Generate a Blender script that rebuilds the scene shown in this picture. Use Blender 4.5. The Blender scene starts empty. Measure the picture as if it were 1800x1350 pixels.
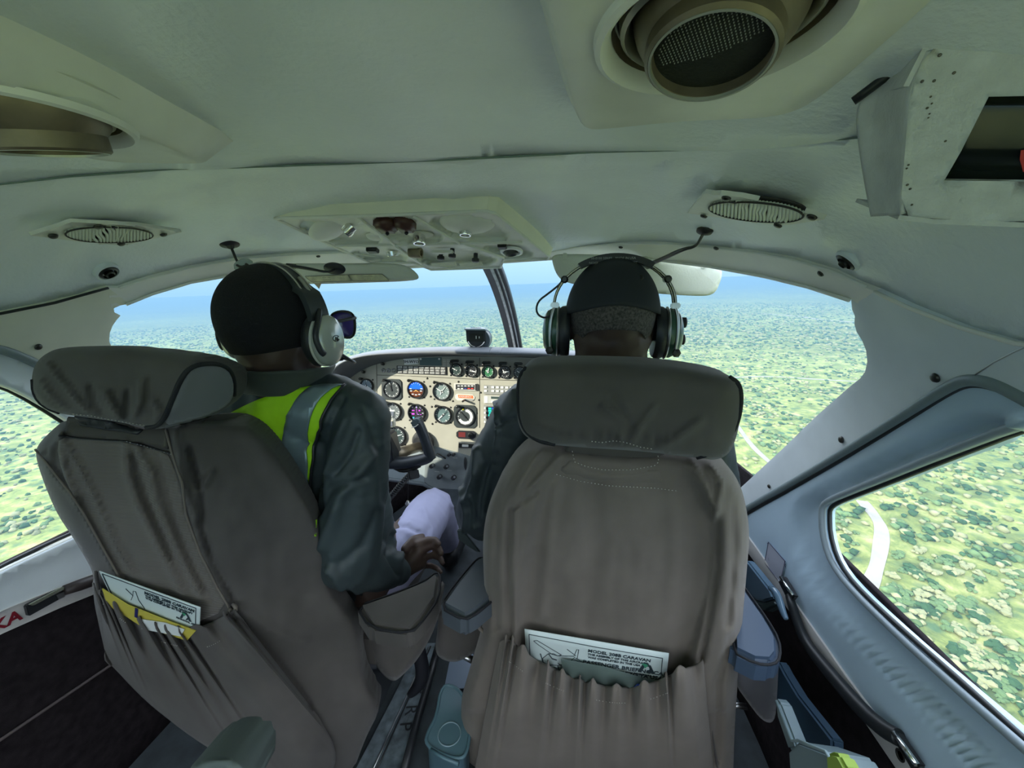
import bpy, bmesh, math, random
import numpy as np
from mathutils import Vector, Matrix, noise
from mathutils.geometry import delaunay_2d_cdt
random.seed(7); rng = np.random.default_rng(7)
sc = bpy.context.scene
COL = sc.collection

# ---------------------------------------------------------------- camera
F, YAW, PIT = 700.0, math.radians(8.0), math.radians(13.5)
CAM = np.array([0.25, 0.0, 1.12])
cd = bpy.data.cameras.new('camera'); cam = bpy.data.objects.new('camera', cd); COL.objects.link(cam)
cd.sensor_width = 36.0; cd.lens = 36.0 * F / 1800.0; cd.clip_start = 0.01; cd.clip_end = 200000
cam.location = CAM; cam.rotation_euler = (math.pi / 2 - PIT, 0, YAW)
sc.camera = cam

# ---------------------------------------------------------------- light, sky, exposure
sc.view_settings.view_transform = 'Standard'; sc.view_settings.look = 'None'
sc.view_settings.exposure = 0.62; sc.view_settings.gamma = 1.0; sc.view_settings.use_curve_mapping = False
sc.cycles.use_denoising = True
sc.cycles.max_bounces = 10; sc.cycles.diffuse_bounces = 6; sc.cycles.transparent_max_bounces = 24
sc.cycles.volume_bounces = 0; sc.cycles.sample_clamp_indirect = 6.0
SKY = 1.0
w = bpy.data.worlds.new('sky'); sc.world = w; w.use_nodes = True
nt = w.node_tree; nt.nodes.clear()
tc = nt.nodes.new('ShaderNodeTexCoord'); sp = nt.nodes.new('ShaderNodeSeparateXYZ')
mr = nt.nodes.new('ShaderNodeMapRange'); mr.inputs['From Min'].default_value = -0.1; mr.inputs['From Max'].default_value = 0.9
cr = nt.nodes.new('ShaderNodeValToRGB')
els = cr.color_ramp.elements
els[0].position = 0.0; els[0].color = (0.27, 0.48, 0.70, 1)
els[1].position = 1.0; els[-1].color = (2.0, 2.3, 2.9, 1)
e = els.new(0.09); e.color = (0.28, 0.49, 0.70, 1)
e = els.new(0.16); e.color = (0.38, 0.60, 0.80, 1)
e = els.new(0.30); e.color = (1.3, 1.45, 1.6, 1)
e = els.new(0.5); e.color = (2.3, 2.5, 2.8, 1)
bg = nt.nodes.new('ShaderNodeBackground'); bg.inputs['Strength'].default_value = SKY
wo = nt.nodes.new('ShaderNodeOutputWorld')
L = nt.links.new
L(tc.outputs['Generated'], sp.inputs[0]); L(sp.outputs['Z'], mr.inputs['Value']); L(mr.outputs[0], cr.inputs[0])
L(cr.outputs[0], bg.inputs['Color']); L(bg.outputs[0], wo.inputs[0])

SUN_DIR = Vector((0.80, 0.62, -0.36)).normalized()
sd = bpy.data.lights.new('sun', 'SUN'); sd.energy = 5.0; sd.angle = math.radians(0.6); sd.color = (1.0, 0.94, 0.80)
so = bpy.data.objects.new('sun', sd); COL.objects.link(so)
so.rotation_euler = SUN_DIR.to_track_quat('-Z', 'Y').to_euler()

# ---------------------------------------------------------------- helpers
def ray(x, y):
    r, u = x - 900.0, 675.0 - y
    f = F * math.cos(PIT) + u * math.sin(PIT); z = u * math.cos(PIT) - F * math.sin(PIT)
    return np.array([r * math.cos(YAW) - f * math.sin(YAW), r * math.sin(YAW) + f * math.cos(YAW), z])
def proj(p):
    d = np.asarray(p, float) - CAM
    X = d[..., 0] * math.cos(YAW) + d[..., 1] * math.sin(YAW); f = -d[..., 0] * math.sin(YAW) + d[..., 1] * math.cos(YAW)
    Z = f * math.cos(PIT) - d[..., 2] * math.sin(PIT); u = f * math.sin(PIT) + d[..., 2] * math.cos(PIT)
    return 900 + F * X / Z, 675 - F * u / Z
def AY(x, y, Y): d = ray(x, y); return CAM + d * (Y / d[1])
def AX(x, y, X): d = ray(x, y); return CAM + d * ((X - CAM[0]) / d[0])
def AZ(x, y, Z): d = ray(x, y); return CAM + d * ((Z - CAM[2]) / d[2])
def plane(P0, n):
    P0 = np.asarray(P0, float); n = np.asarray(n, float); n = n / np.linalg.norm(n)
    def f(x, y, off=0.0):
        d = ray(x, y); t = np.dot(P0 + n * off - CAM, n) / np.dot(d, n); return CAM + d * t
    f.n = n
    return f

# inner skin of the fuselage
ys = np.array([-2.0, 0.55, 0.60, 0.64, 0.87, 1.30, 2.00, 2.6]); zs = np.array([1.30, 1.30, 1.293, 1.305, 1.305, 1.185, 0.88, 0.55])
ya = np.array([-2.0, 0.9, 1.4, 2.0, 2.6]); aa = np.array([0.76, 0.76, 0.70, 0.52, 0.3])
Z0, NN = 0.75, 3.0
def zc(Y): return np.interp(Y, ys, zs)
def wa(Y): return np.interp(Y, ya, aa)
def gin(p):
    x, y, z = p
    a = wa(y); b = max(zc(y) - Z0, 0.02)
    if z < Z0: return abs(x) / a - 1
    return (abs(x) / a) ** NN + ((z - Z0) / b) ** NN - 1
def hit(x, y, off=0.0):
    d = ray(x, y); d = d / np.linalg.norm(d); t0, t = 0.02, 0.02
    while gin(CAM + d * t) < 0 and t < 4: t0 = t; t += 0.02
    for _ in range(22):
        m = (t0 + t) / 2
        if gin(CAM + d * m) < 0: t0 = m
        else: t = m
    p = CAM + d * t
    if off: p = p - inorm(p) * off
    return p
def toward(b, D, off):  # slide a point along its line of sight until it stands off by `off` along D
    v = CAM - b; return b + v * (off / max(.12, float(np.dot(v, D))))
def inorm(p):  # outward normal of the skin
    g = np.array([(gin(p + e_) - gin(p - e_)) for e_ in np.eye(3) * 1e-3]); return g / (np.linalg.norm(g) + 1e-12)
def surf(s, Y):  # s: -1 right wall foot .. 0 right .. 1 crown .. 2 left .. 3 left wall foot
    a = wa(Y); b = zc(Y) - Z0
    if s < 0: return np.array([a, Y, Z0 * (1 + s)])
    if s > 2: return np.array([-a, Y, Z0 * (3 - s)])
    t = s * math.pi / 2; c, q = math.cos(t), math.sin(t)
    return np.array([a * math.copysign(abs(c) ** (2 / NN), c), Y, Z0 + b * abs(q) ** (2 / NN)])

MATS = {}
def mat(name, col, rough=0.6, metal=0.0, bump=0.0, bscale=200.0, var=0.0, vscale=20.0, spec=0.5, bdist=0.002, emit=None, estr=0.0, sheen=0.0, coat=0.0, wave=None):
    if name in MATS: return MATS[name]
    m = bpy.data.materials.new(name); m.use_nodes = True; n = m.node_tree.nodes; l = m.node_tree.links
    b = n['Principled BSDF']; b.inputs['Base Color'].default_value = (*col, 1); b.inputs['Roughness'].default_value = rough
    b.inputs['Metallic'].default_value = metal; b.inputs['Specular IOR Level'].default_value = spec
    b.inputs['Sheen Weight'].default_value = sheen; b.inputs['Coat Weight'].default_value = coat
    if emit is not None: b.inputs['Emission Color'].default_value = (*emit, 1); b.inputs['Emission Strength'].default_value = estr
    t = n.new('ShaderNodeTexCoord')
    if var:
        no = n.new('ShaderNodeTexNoise'); no.inputs['Scale'].default_value = vscale; no.inputs['Detail'].default_value = 5
        l.new(t.outputs['Object'], no.inputs['Vector'])
        r = n.new('ShaderNodeMapRange'); r.inputs['From Min'].default_value = .3; r.inputs['From Max'].default_value = .7
        r.inputs['To Min'].default_value = 1 - var; r.inputs['To Max'].default_value = 1 + var; l.new(no.outputs['Fac'], r.inputs['Value'])
        mx = n.new('ShaderNodeVectorMath'); mx.operation = 'SCALE'; mx.inputs[0].default_value = col; l.new(r.outputs[0], mx.inputs['Scale'])
        l.new(mx.outputs[0], b.inputs['Base Color'])
    if bump:
        if wave:
            no = n.new('ShaderNodeTexWave'); no.inputs['Scale'].default_value = bscale; no.bands_direction = wave; no.inputs['Distortion'].default_value = 0.6
        else:
            no = n.new('ShaderNodeTexNoise'); no.inputs['Scale'].default_value = bscale; no.inputs['Detail'].default_value = 4
        l.new(t.outputs['Object'], no.inputs['Vector'])
        bu = n.new('ShaderNodeBump'); bu.inputs['Strength'].default_value = bump; bu.inputs['Distance'].default_value = bdist
        l.new(no.outputs[0], bu.inputs['Height']); l.new(bu.outputs[0], b.inputs['Normal'])
    MATS[name] = m; return m

def tagk(o, kind): o['kind'] = kind; return o
def tag(o, label, cat, group=None):
    o['label'] = label; o['category'] = cat
    if group: o['group'] = group
    return o
def link(name, me, m=None, parent=None, smooth=True):
    o = bpy.data.objects.new(name, me); COL.objects.link(o)
    if m is not None and not len(me.materials):
        for q in (m if isinstance(m, (list, tuple)) else [m]): me.materials.append(q)
    if smooth and hasattr(me, 'polygons') and len(me.polygons): me.polygons.foreach_set('use_smooth', [True] * len(me.polygons))
    if parent is not None:
        o.parent = parent; bpy.context.view_layer.update() if False else None
        o.matrix_parent_inverse = Matrix.Translation(-Vector(PLOC.get(parent.name, (0, 0, 0))))
    return o
PLOC = {}
def empty(name, loc, label, cat, group=None):
    o = bpy.data.objects.new(name, None); COL.objects.link(o); o.location = loc; o.empty_display_size = 0.03
    PLOC[o.name] = tuple(loc)
    return tag(o, label, cat, group)
def mesh(verts, faces, name='m'):
    me = bpy.data.meshes.new(name); me.from_pydata([tuple(map(float, v)) for v in verts], [], [tuple(f) for f in faces]); me.update(); return me
def mod_solid(o, t, off=-1, bev=0.0):
    m = o.modifiers.new('s', 'SOLIDIFY'); m.thickness = t; m.offset = off
    if bev:
        b = o.modifiers.new('b', 'BEVEL'); b.width = bev; b.segments = 3; b.limit_method = 'ANGLE'; b.angle_limit = math.radians(50)
    return o
def face_cam(me):  # make the faces look at the cabin
    bm = bmesh.new(); bm.from_mesh(me); bmesh.ops.recalc_face_normals(bm, faces=bm.faces)
    s = 0
    for f in bm.faces: s += f.calc_area() * (1 if f.normal.dot(Vector(CAM) - f.calc_center_median()) > 0 else -1)
    if s < 0: bmesh.ops.reverse_faces(bm, faces=bm.faces)
    bm.to_mesh(me); bm.free(); return me
def pip(px, py, poly):
    inside = np.zeros(np.shape(px), bool); n = len(poly)
    for i in range(n):
        x1, y1 = poly[i]; x2, y2 = poly[(i + 1) % n]
        if y1 == y2: continue
        c = ((y1 > py) != (y2 > py)) & (px < (x2 - x1) * (py - y1) / (y2 - y1) + x1); inside ^= c
    return inside
def dist_poly(x, y, poly, closed=True):
    b = 1e18; n = len(poly); ax, ay = poly[-1] if closed else poly[0]
    if n == 1: return math.hypot(x - ax, y - ay)
    for bx, by in (poly if closed else poly[1:]):
        dx = bx - ax; dy = by - ay; px = x - ax; py = y - ay; q = dx * dx + dy * dy; t = (px * dx + py * dy) / q if q else 0
        if t > 1: px -= dx; py -= dy
        elif t > 0: px -= t * dx; py -= t * dy
        e_ = px * px + py * py
        if e_ < b: b = e_
        ax, ay = bx, by
    return math.sqrt(b)
def smoothpoly(pts, it=2, closed=True):  # Chaikin corner cutting
    for _ in range(it):
        out = []; n = len(pts)
        if not closed: out.append(pts[0])
        for i in range(n if closed else n - 1):
            a, b = np.array(pts[i], float), np.array(pts[(i + 1) % n], float)
            out += [tuple(a * .75 + b * .25), tuple(a * .25 + b * .75)]
        if not closed: out.append(pts[-1])
        pts = out
    return pts
def resample(pts, step, closed=True):
    out = []; n = len(pts)
    for i in range(n if closed else n - 1):
        a, b = np.array(pts[i], float), np.array(pts[(i + 1) % n], float); k = max(1, int(np.linalg.norm(b - a) / step))
        for j in range(k): out.append(tuple(a + (b - a) * j / k))
    if not closed: out.append(tuple(pts[-1]))
    return out
def tri(outer, holes=(), step=14.0, frame=None, extra=()):
    """triangulate a 2-D outline; returns pts, faces"""
    loops = [resample(outer, step)] + [resample(h, step) for h in holes]
    vs, es = [], []
    for lp in loops:
        b = len(vs); vs += [Vector(p) for p in lp]; es += [(b + i, b + (i + 1) % len(lp)) for i in range(len(lp))]
    for ex in extra:
        lp = resample(ex, step, False); b = len(vs); vs += [Vector(p) for p in lp]; es += [(b + i, b + i + 1) for i in range(len(lp) - 1)]
    o = np.array(outer); x0, y0 = o.min(0); x1, y1 = o.max(0)
    if frame is None: gx, gy = np.arange(x0, x1, step), np.arange(y0, y1, step)
    else:
        def ax(a, b, lo, hi): return np.concatenate([np.arange(a, lo, step * 6), np.arange(max(a, lo), min(b, hi), step), np.arange(hi, b, step * 6)])
        gx, gy = ax(x0, x1, frame[0], frame[2]), ax(y0, y1, frame[1], frame[3])
    X, Y = np.meshgrid(gx, gy); X = X.ravel(); Y = Y.ravel(); k = pip(X, Y, outer)
    for h in holes: k &= ~pip(X, Y, h)
    X, Y = X[k], Y[k]
    B = np.array([tuple(v) for v in vs])
    for x, y in zip(X, Y):
        if np.min((B[:, 0] - x) ** 2 + (B[:, 1] - y) ** 2) > (step * .45) ** 2: vs.append(Vector((x, y)))
    r = delaunay_2d_cdt(vs, es, [], 0, 1e-6)
    pts = [tuple(v) for v in r[0]]; faces = []
    for f in r[2]:
        cx = sum(pts[i][0] for i in f) / len(f); cy = sum(pts[i][1] for i in f) / len(f)
        c = np.array([cx]), np.array([cy])
        if pip(*c, outer)[0] and not any(pip(*c, h)[0] for h in holes): faces.append(f)
    used = sorted({i for f in faces for i in f}); mp = {u: i for i, u in enumerate(used)}
    return [pts[u] for u in used], [[mp[i] for i in f] for f in faces]
def patch(name, outer, mapf, m, holes=(), step=14, thick=0.008, frame=None, parent=None, disp=None, bev=0.0, kind=None, extra=()):
    pts, faces = tri(outer, holes, step, frame, extra)
    V = [mapf(x, y) if disp is None else mapf(x, y, disp(x, y)) for x, y in pts]
    o = link(name, face_cam(mesh(V, faces)), m, parent)
    if thick: mod_solid(o, thick, -1, bev)
    if kind: tagk(o, kind)
    return o
def tube(name, pts, r, m, parent=None, n=10, closed=False, sm=0):
    """round bar through 3-D points; r may be a list"""
    if sm: pts = [np.array(p) for p in smooth3(pts, sm, closed)]
    pts = [np.asarray(p, float) for p in pts]; N = len(pts); rr = r if isinstance(r, (list, tuple, np.ndarray)) else [r] * N
    if len(rr) != N: rr = np.interp(np.linspace(0, 1, N), np.linspace(0, 1, len(rr)), rr)
    V, Fc = [], []; T = []
    for i in range(N):
        a = pts[(i - 1) % N] if (closed or i > 0) else pts[i]; b = pts[(i + 1) % N] if (closed or i < N - 1) else pts[i]
        t = b - a; T.append(t / (np.linalg.norm(t) + 1e-12))
    up = np.array([0, 0, 1.0]) if abs(T[0][2]) < .9 else np.array([1.0, 0, 0])
    for i in range(N):
        x = np.cross(up, T[i]); x /= np.linalg.norm(x) + 1e-12; y = np.cross(T[i], x); up = y
        for k in range(n):
            a = 2 * math.pi * k / n; V.append(pts[i] + rr[i] * (math.cos(a) * x + math.sin(a) * y))
    for i in range(N if closed else N - 1):
        j = (i + 1) % N
        for k in range(n): Fc.append((i * n + k, i * n + (k + 1) % n, j * n + (k + 1) % n, j * n + k))
    if not closed: Fc.append(tuple(range(n))[::-1]); Fc.append(tuple((N - 1) * n + k for k in range(n)))
    return _mk(name, V, Fc, m, parent) if name else (V, Fc)
def _mk(name, V, Fc, m, parent): return link(name, mesh(V, Fc), m, parent)
def smooth3(pts, it, closed=False):
    for _ in range(it):
        out = []; n = len(pts)
        if not closed: out.append(np.array(pts[0], float))
        for i in range(n if closed else n - 1):
            a, b = np.array(pts[i], float), np.array(pts[(i + 1) % n], float); out += [a * .75 + b * .25, a * .25 + b * .75]
        if not closed: out.append(np.array(pts[-1], float))
        pts = out
    return pts
def basis(n, up=(0, 0, 1)):
    n = np.asarray(n, float); n = n / np.linalg.norm(n); up = np.asarray(up, float)
    x = np.cross(up, n); x /= np.linalg.norm(x); y = np.cross(n, x); return x, y, n
def lathe(name, c, n, prof, m, parent=None, seg=28, up=(0, 0, 1.0), sx=1.0, a0=0, caps=True):
    """profile [(radius, height along n)] turned about axis n at c"""
    if abs(np.dot(np.asarray(n, float) / np.linalg.norm(n), np.asarray(up, float))) > .98: up = (0, 1, 0)
    x, y, z = basis(n, up); V, Fc = [], []; c = np.asarray(c, float)
    for r, h in prof:
        for k in range(seg):
            a = 2 * math.pi * k / seg + a0; V.append(c + z * h + max(r, 1e-5) * (math.cos(a) * x * sx + math.sin(a) * y))
    for i in range(len(prof) - 1):
        for k in range(seg): Fc.append((i * seg + k, i * seg + (k + 1) % seg, (i + 1) * seg + (k + 1) % seg, (i + 1) * seg + k))
    if caps: Fc.append(tuple(range(seg))[::-1]); Fc.append(tuple((len(prof) - 1) * seg + k for k in range(seg)))
    if name is None: return V, Fc
    o = link(name, mesh(V, Fc), m, parent)
    e = o.modifiers.new('e', 'EDGE_SPLIT'); e.split_angle = math.radians(35)
    return o
def boxm(c, x, y, z, hx, hy, hz):
    c = np.asarray(c, float); V = [c + sx * hx * x + sy * hy * y + sz * hz * z for sx in (-1, 1) for sy in (-1, 1) for sz in (-1, 1)]
    return V, [(0, 1, 3, 2), (4, 6, 7, 5), (0, 4, 5, 1), (2, 3, 7, 6), (0, 2, 6, 4), (1, 5, 7, 3)]
def box(name, c, size, m, parent=None, axes=None, bev=0.002):
    x, y, z = axes if axes is not None else (np.eye(3)[0], np.eye(3)[1], np.eye(3)[2])
    V, Fc = boxm(c, x, y, z, size[0] / 2, size[1] / 2, size[2] / 2)
    me = mesh(V, Fc); bm = bmesh.new(); bm.from_mesh(me); bmesh.ops.recalc_face_normals(bm, faces=bm.faces)
    if bev: bmesh.ops.bevel(bm, geom=bm.edges[:], offset=min(bev, min(size) * .45), segments=2, affect='EDGES')
    bm.to_mesh(me); bm.free()
    return link(name, me, m, parent, smooth=False)
def join(parts):
    V, Fc = [], []
    for v, f in parts:
        b = len(V); V += list(v); Fc += [tuple(i + b for i in q) for q in f]
    return V, Fc
def prism(name, pts3, n, t, m, parent=None, bev=0.0, seg=2):
    """plate: 3-D outline pts3 pushed along n by t (both sides closed)"""
    n = np.asarray(n, float); n = n / np.linalg.norm(n); me = bpy.data.meshes.new('p'); bm = bmesh.new()
    vs = [bm.verts.new(tuple(p)) for p in pts3]; f = bm.faces.new(vs)
    r = bmesh.ops.extrude_face_region(bm, geom=[f]); nv = [g for g in r['geom'] if isinstance(g, bmesh.types.BMVert)]
    bmesh.ops.translate(bm, verts=nv, vec=tuple(n * t)); bmesh.ops.recalc_face_normals(bm, faces=bm.faces)
    if bev: bmesh.ops.bevel(bm, geom=[e for e in bm.edges if e.calc_face_angle(0) > .6], offset=bev, segments=seg, affect='EDGES')
    bm.to_mesh(me); bm.free()
    return link(name, me, m, parent, smooth=False)
def text(name, s, c, x, y, size, m, parent=None, bold=0.0, ext=0.0003, align='CENTER', sx=1.0):
    cu = bpy.data.curves.new(name, 'FONT'); cu.body = s; cu.size = size; cu.align_x = align; cu.align_y = 'CENTER'; cu.extrude = ext; cu.offset = bold; cu.resolution_u = 2
    o = bpy.data.objects.new(name, cu); x = np.asarray(x, float); y = np.asarray(y, float); x = x / np.linalg.norm(x); z = np.cross(x, y); z /= np.linalg.norm(z); y = np.cross(z, x)
    M = Matrix(((x[0] * sx, y[0], z[0], c[0]), (x[1] * sx, y[1], z[1], c[1]), (x[2] * sx, y[2], z[2], c[2]), (0, 0, 0, 1)))
    COL.objects.link(o); bpy.context.view_layer.update()
    me = bpy.data.meshes.new_from_object(o.evaluated_get(bpy.context.evaluated_depsgraph_get())); COL.objects.unlink(o); bpy.data.objects.remove(o)
    me.transform(M); me.materials.clear()
    return link(name, me, m, parent, smooth=False)
def screw(c, n, m, parent=None, r=0.0042, name='screw'):
    x, y, z = basis(n, (0.1, 0.2, 1)); A = lathe(None, c, n, [(r, 0), (r, .0006), (r * .8, r * .45), (r * .3, r * .55)], None, seg=14)
    return link(name, mesh(*A), m, parent)
# ---------------------------------------------------------------- the bushland far below (the aircraft is banked a little)
gn = np.cross(ray(1450, 480), ray(300, 522)); gn /= np.linalg.norm(gn)
if gn[2] < 0: gn = -gn
GP = CAM - gn * 210.0
gmap = plane(GP, gn)
gx_, gy_, _ = basis(gn, (0, 1, 0)); gx_, gy_ = -gx_, -gy_     # in-plane axes
if gy_[1] < 0: gx_, gy_ = -gx_, -gy_
def nodes_ground():
    m = bpy.data.materials.new('bush ground'); m.use_nodes = True; n = m.node_tree.nodes; l = m.node_tree.links
    b = n['Principled BSDF']; b.inputs['Roughness'].default_value = 1.0; b.inputs['Specular IOR Level'].default_value = 0.0
    t = n.new('ShaderNodeTexCoord')
    def nz(scale, det=4, rough=.6, dist=0.0):
        q = n.new('ShaderNodeTexNoise'); q.inputs['Scale'].default_value = scale; q.inputs['Detail'].default_value = det; q.inputs['Roughness'].default_value = rough
        q.inputs['Distortion'].default_value = dist; l.new(t.outputs['Object'], q.inputs['Vector']); return q
    a = nz(0.03, 6, .75, .4); r = n.new('ShaderNodeValToRGB'); l.new(a.outputs['Fac'], r.inputs[0])
    E_ = r.color_ramp.elements
    E_[0].position = .36; E_[0].color = (0.116, 0.15, 0.054, 1); E_[1].position = .66; E_[1].color = (0.449, 0.408, 0.204, 1)
    q = E_.new(.5); q.color = (0.231, 0.272, 0.082, 1)
    q = E_.new(.58); q.color = (0.34, 0.354, 0.122, 1)
    v = n.new('ShaderNodeTexVoronoi'); v.inputs['Scale'].default_value = 0.075; l.new(t.outputs['Object'], v.inputs['Vector'])
    r2 = n.new('ShaderNodeValToRGB'); l.new(v.outputs['Distance'], r2.inputs[0])
    r2.color_ramp.elements[0].position = .2; r2.color_ramp.elements[0].color = (1, 1, 1, 1); r2.color_ramp.elements[1].position = .42; r2.color_ramp.elements[1].color = (0, 0, 0, 1)
    c = nz(0.004, 3); r3 = n.new('ShaderNodeValToRGB'); l.new(c.outputs['Fac'], r3.inputs[0]); r3.color_ramp.elements[0].position = .35; r3.color_ramp.elements[1].position = .6
    mu = n.new('ShaderNodeMath'); mu.operation = 'MULTIPLY'; l.new(r2.outputs[0], mu.inputs[0]); l.new(r3.outputs[0], mu.inputs[1])
    mx = n.new('ShaderNodeMix'); mx.data_type = 'RGBA'; l.new(mu.outputs[0], mx.inputs[0]); l.new(r.outputs[0], mx.inputs[6]); mx.inputs[7].default_value = (0.068, 0.136, 0.075, 1)
    big = nz(0.0011, 5, .6); r4 = n.new('ShaderNodeMapRange'); r4.inputs['From Min'].default_value = .35; r4.inputs['From Max'].default_value = .65; r4.inputs['To Min'].default_value = .75; r4.inputs['To Max'].default_value = 1.25
    l.new(big.outputs['Fac'], r4.inputs[0]); sc_ = n.new('ShaderNodeVectorMath'); sc_.operation = 'SCALE'; l.new(mx.outputs[2], sc_.inputs[0]); l.new(r4.outputs[0], sc_.inputs['Scale'])
    l.new(sc_.outputs[0], b.inputs['Base Color']); return m
GM = nodes_ground()
R_ = 60000.0
def gpt(u, v, h=0.0): return GP + gx_ * u + gy_ * v + gn * h
gme = mesh([(-R_, -R_, 0), (R_, -R_, 0), (R_, R_, 0), (-R_, R_, 0)], [(0, 1, 2, 3)])
GMX = Matrix(((gx_[0], gy_[0], gn[0], GP[0]), (gx_[1], gy_[1], gn[1], GP[1]), (gx_[2], gy_[2], gn[2], GP[2]), (0, 0, 0, 1)))
go = link('ground', gme, GM, smooth=False); go.matrix_world = GMX; tagk(go, 'structure')

# roads and tracks: white earth strips on the ground
road_m = mat('white earth', (0.34, 0.313, 0.265), 1.0, var=.12, vscale=.08, spec=0)
RPX = []
def road(name, px, wd, label):
    RPX.append(px)
    P = [gmap(x, y, 0.35 + .06 * len(RPX)) for x, y in resample(smoothpoly(px, 2, False), 10, False)]; V, Fc = [], []
    for i, p in enumerate(P):
        t = P[min(i + 1, len(P) - 1)] - P[max(i - 1, 0)]; s = np.cross(t, gn); s /= np.linalg.norm(s); k = wd * (.5 + .05 * math.sin(i * .7))
        V += [p + s * k, p - s * k, p + s * k - gn * .6, p - s * k - gn * .6]
    for i in range(len(P) - 1):
        a, b = i * 4, i * 4 + 4; Fc += [(a, a + 1, b + 1, b), (a, b, b + 2, a + 2), (a + 1, a + 3, b + 3, b + 1)]
    return tag(link(name, mesh(V, Fc), road_m, smooth=False), label, 'road', 'pale dirt roads through the bush')
road('dirt_road', [(1515, 880), (1537, 905), (1552, 930), (1546, 975), (1537, 1010), (1520, 1045), (1490, 1090), (1440, 1150)], 9.0, 'wide pale dirt road curving through bushland, seen through the right door window')
road('dirt_road', [(1250, 690), (1290, 738), (1318, 780), (1345, 806), (1400, 850), (1440, 868), (1470, 874), (1492, 876)], 6.0, 'narrow pale dirt road slanting down behind the right headrest')
road('dirt_track', [(1290, 663), (1360, 661), (1440, 667), (1540, 672), (1700, 680)], 7.0, 'thin pale track running level across the bush in the right windshield')
road('dirt_track', [(1330, 551), (1400, 555), (1440, 562), (1500, 566)], 22.0, 'faint pale far track near the right end of the windshield')

# bushes: real clumps with real shadows
def bush_pts(n, r0, r1, a0, a1):
    out = []
    while len(out) < n:
        rr = math.sqrt(rng.uniform(r0 * r0, r1 * r1)); a = rng.uniform(a0, a1); u, v = rr * math.sin(a), rr * math.cos(a)
        q = noise.noise(Vector((u * .012, v * .012, 3.0))) + .5 * noise.noise(Vector((u * .05, v * .05, 9.0)))
        if q > rng.uniform(-.55, .45): out.append((u, v))
    return out
rd = math.radians
def bush_field(n):
    out = []
    while len(out) < n:
        rr = 130 + 3600 * rng.uniform() ** 1.25; a = rng.uniform(rd(-80), rd(74)); u, v = rr * math.sin(a), rr * math.cos(a)
        q = noise.noise(Vector((u * .012, v * .012, 3.0))) + .5 * noise.noise(Vector((u * .05, v * .05, 9.0)))
        if q > rng.uniform(-.5, .4): out.append((u, v))
    return out
spots = bush_field(46000)
bm_ = bmesh.new(); bmesh.ops.create_icosphere(bm_, subdivisions=1, radius=1.0); ico = np.array([v.co[:] for v in bm_.verts]); icf = np.array([[v.index for v in f.verts] for f in bm_.faces]); bm_.free()
leafm = [mat('leaf a', (0.048, 0.102, 0.041), .9, var=.5, vscale=.11, spec=.1), mat('leaf b', (0.122, 0.19, 0.075), .9, var=.4, vscale=.13, spec=.1), mat('leaf c', (0.286, 0.292, 0.15), .9, var=.3, vscale=.1, spec=.1)]
def clump(seed):
    g = np.random.default_rng(seed); V, Fc = [], []
    for k in range(5 if seed < 6 else 1):
        c = np.array([g.uniform(-.7, .7), g.uniform(-.7, .7), g.uniform(.35, .7)]) if seed < 6 else np.array([0, 0, .5]); r = g.uniform(.45, .8) if seed < 6 else 1
        v = ico * (1 + g.uniform(-.38, .38, (len(ico), 1))) * r * np.array([1, 1, .75]) + c
        Fc += [tuple(f + len(V)) for f in icf]; V += list(v)
    return np.array(V), Fc
RB = [[np.array([np.dot(gmap(x, y) - GP, gx_), np.dot(gmap(x, y) - GP, gy_)]) for x, y in resample(smoothpoly(q, 2, False), 12, False)] for q in RPX]
def clear(P, wd):
    P = np.asarray(P); k = np.ones(len(P), bool)
    for R in RB:
        for i in range(len(R) - 1):
            a, b = R[i], R[i + 1]; d = b - a; t = np.clip(((P - a) @ d) / (d @ d + 1e-9), 0, 1); k &= np.hypot(*(P - a - t[:, None] * d).T) > wd
    return P[k]
spots = [tuple(p) for p in clear(spots, 8.5)]
near = []; far = []
for (u, v) in spots:
    d = math.hypot(u, v)
    near.append((d, u, v)) if d < 420 else far.append((u, v))
vis = []
rest = []
for d, u, v in sorted(near):
    p = gpt(u, v); x, y = proj(p); f = np.dot(p - CAM, ray(900, 675))
    ok = f > 0 and ((1455 < x < 1795 and 760 < y < 1300 and y < 900 + (x - 1450) * 1.14 and y > 890 - (x - 1470) * .42) or (0 < x < 70 and 690 < y < 990))
    if ok and len(vis) < 290: vis.append((u, v))
    else: rest.append((u, v))
cm = []
for k in range(3):
    V, Fc = clump(k + 1); me = mesh(V, Fc); me.materials.append(leafm[k]); cm.append(me)
VN = ['dark green', 'mid green', 'pale grey-green']
for i, (u, v) in enumerate(vis):
    k = [0, 1, 1, 2, 2][i % 5]; o = bpy.data.objects.new('bush', cm[k]); COL.objects.link(o); s = random.uniform(2.0, 4.2)
    o.matrix_world = GMX @ Matrix.Translation((u, v, 0)) @ Matrix.Rotation(random.random() * 6.28, 4, 'Z') @ Matrix.Diagonal((s, s * random.uniform(.8, 1.2), s * .8, 1))
    tag(o, VN[k] + ' bush on the bushland seen through a door window', 'bush', VN[k] + ' bushes of the near bushland')
P_ = np.array(far + rest); N_ = len(P_)
S_ = rng.uniform(1.3, 3.6, N_) * np.where(np.hypot(P_[:, 0], P_[:, 1]) > 1400, 1.5, 1.0)
base = [clump(10 + k)[0] for k in range(4)]
VV = np.zeros((N_, len(ico), 3))
for k in range(4):
    q = np.arange(N_) % 4 == k; VV[q] = base[k][None] * S_[q][:, None, None] * np.array([1.2, 1.0, .9])
VV[:, :, 0] += P_[:, 0:1]; VV[:, :, 1] += P_[:, 1:2]
FF = (icf[None] + (np.arange(N_) * len(ico))[:, None, None]).reshape(-1, 3)
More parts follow.
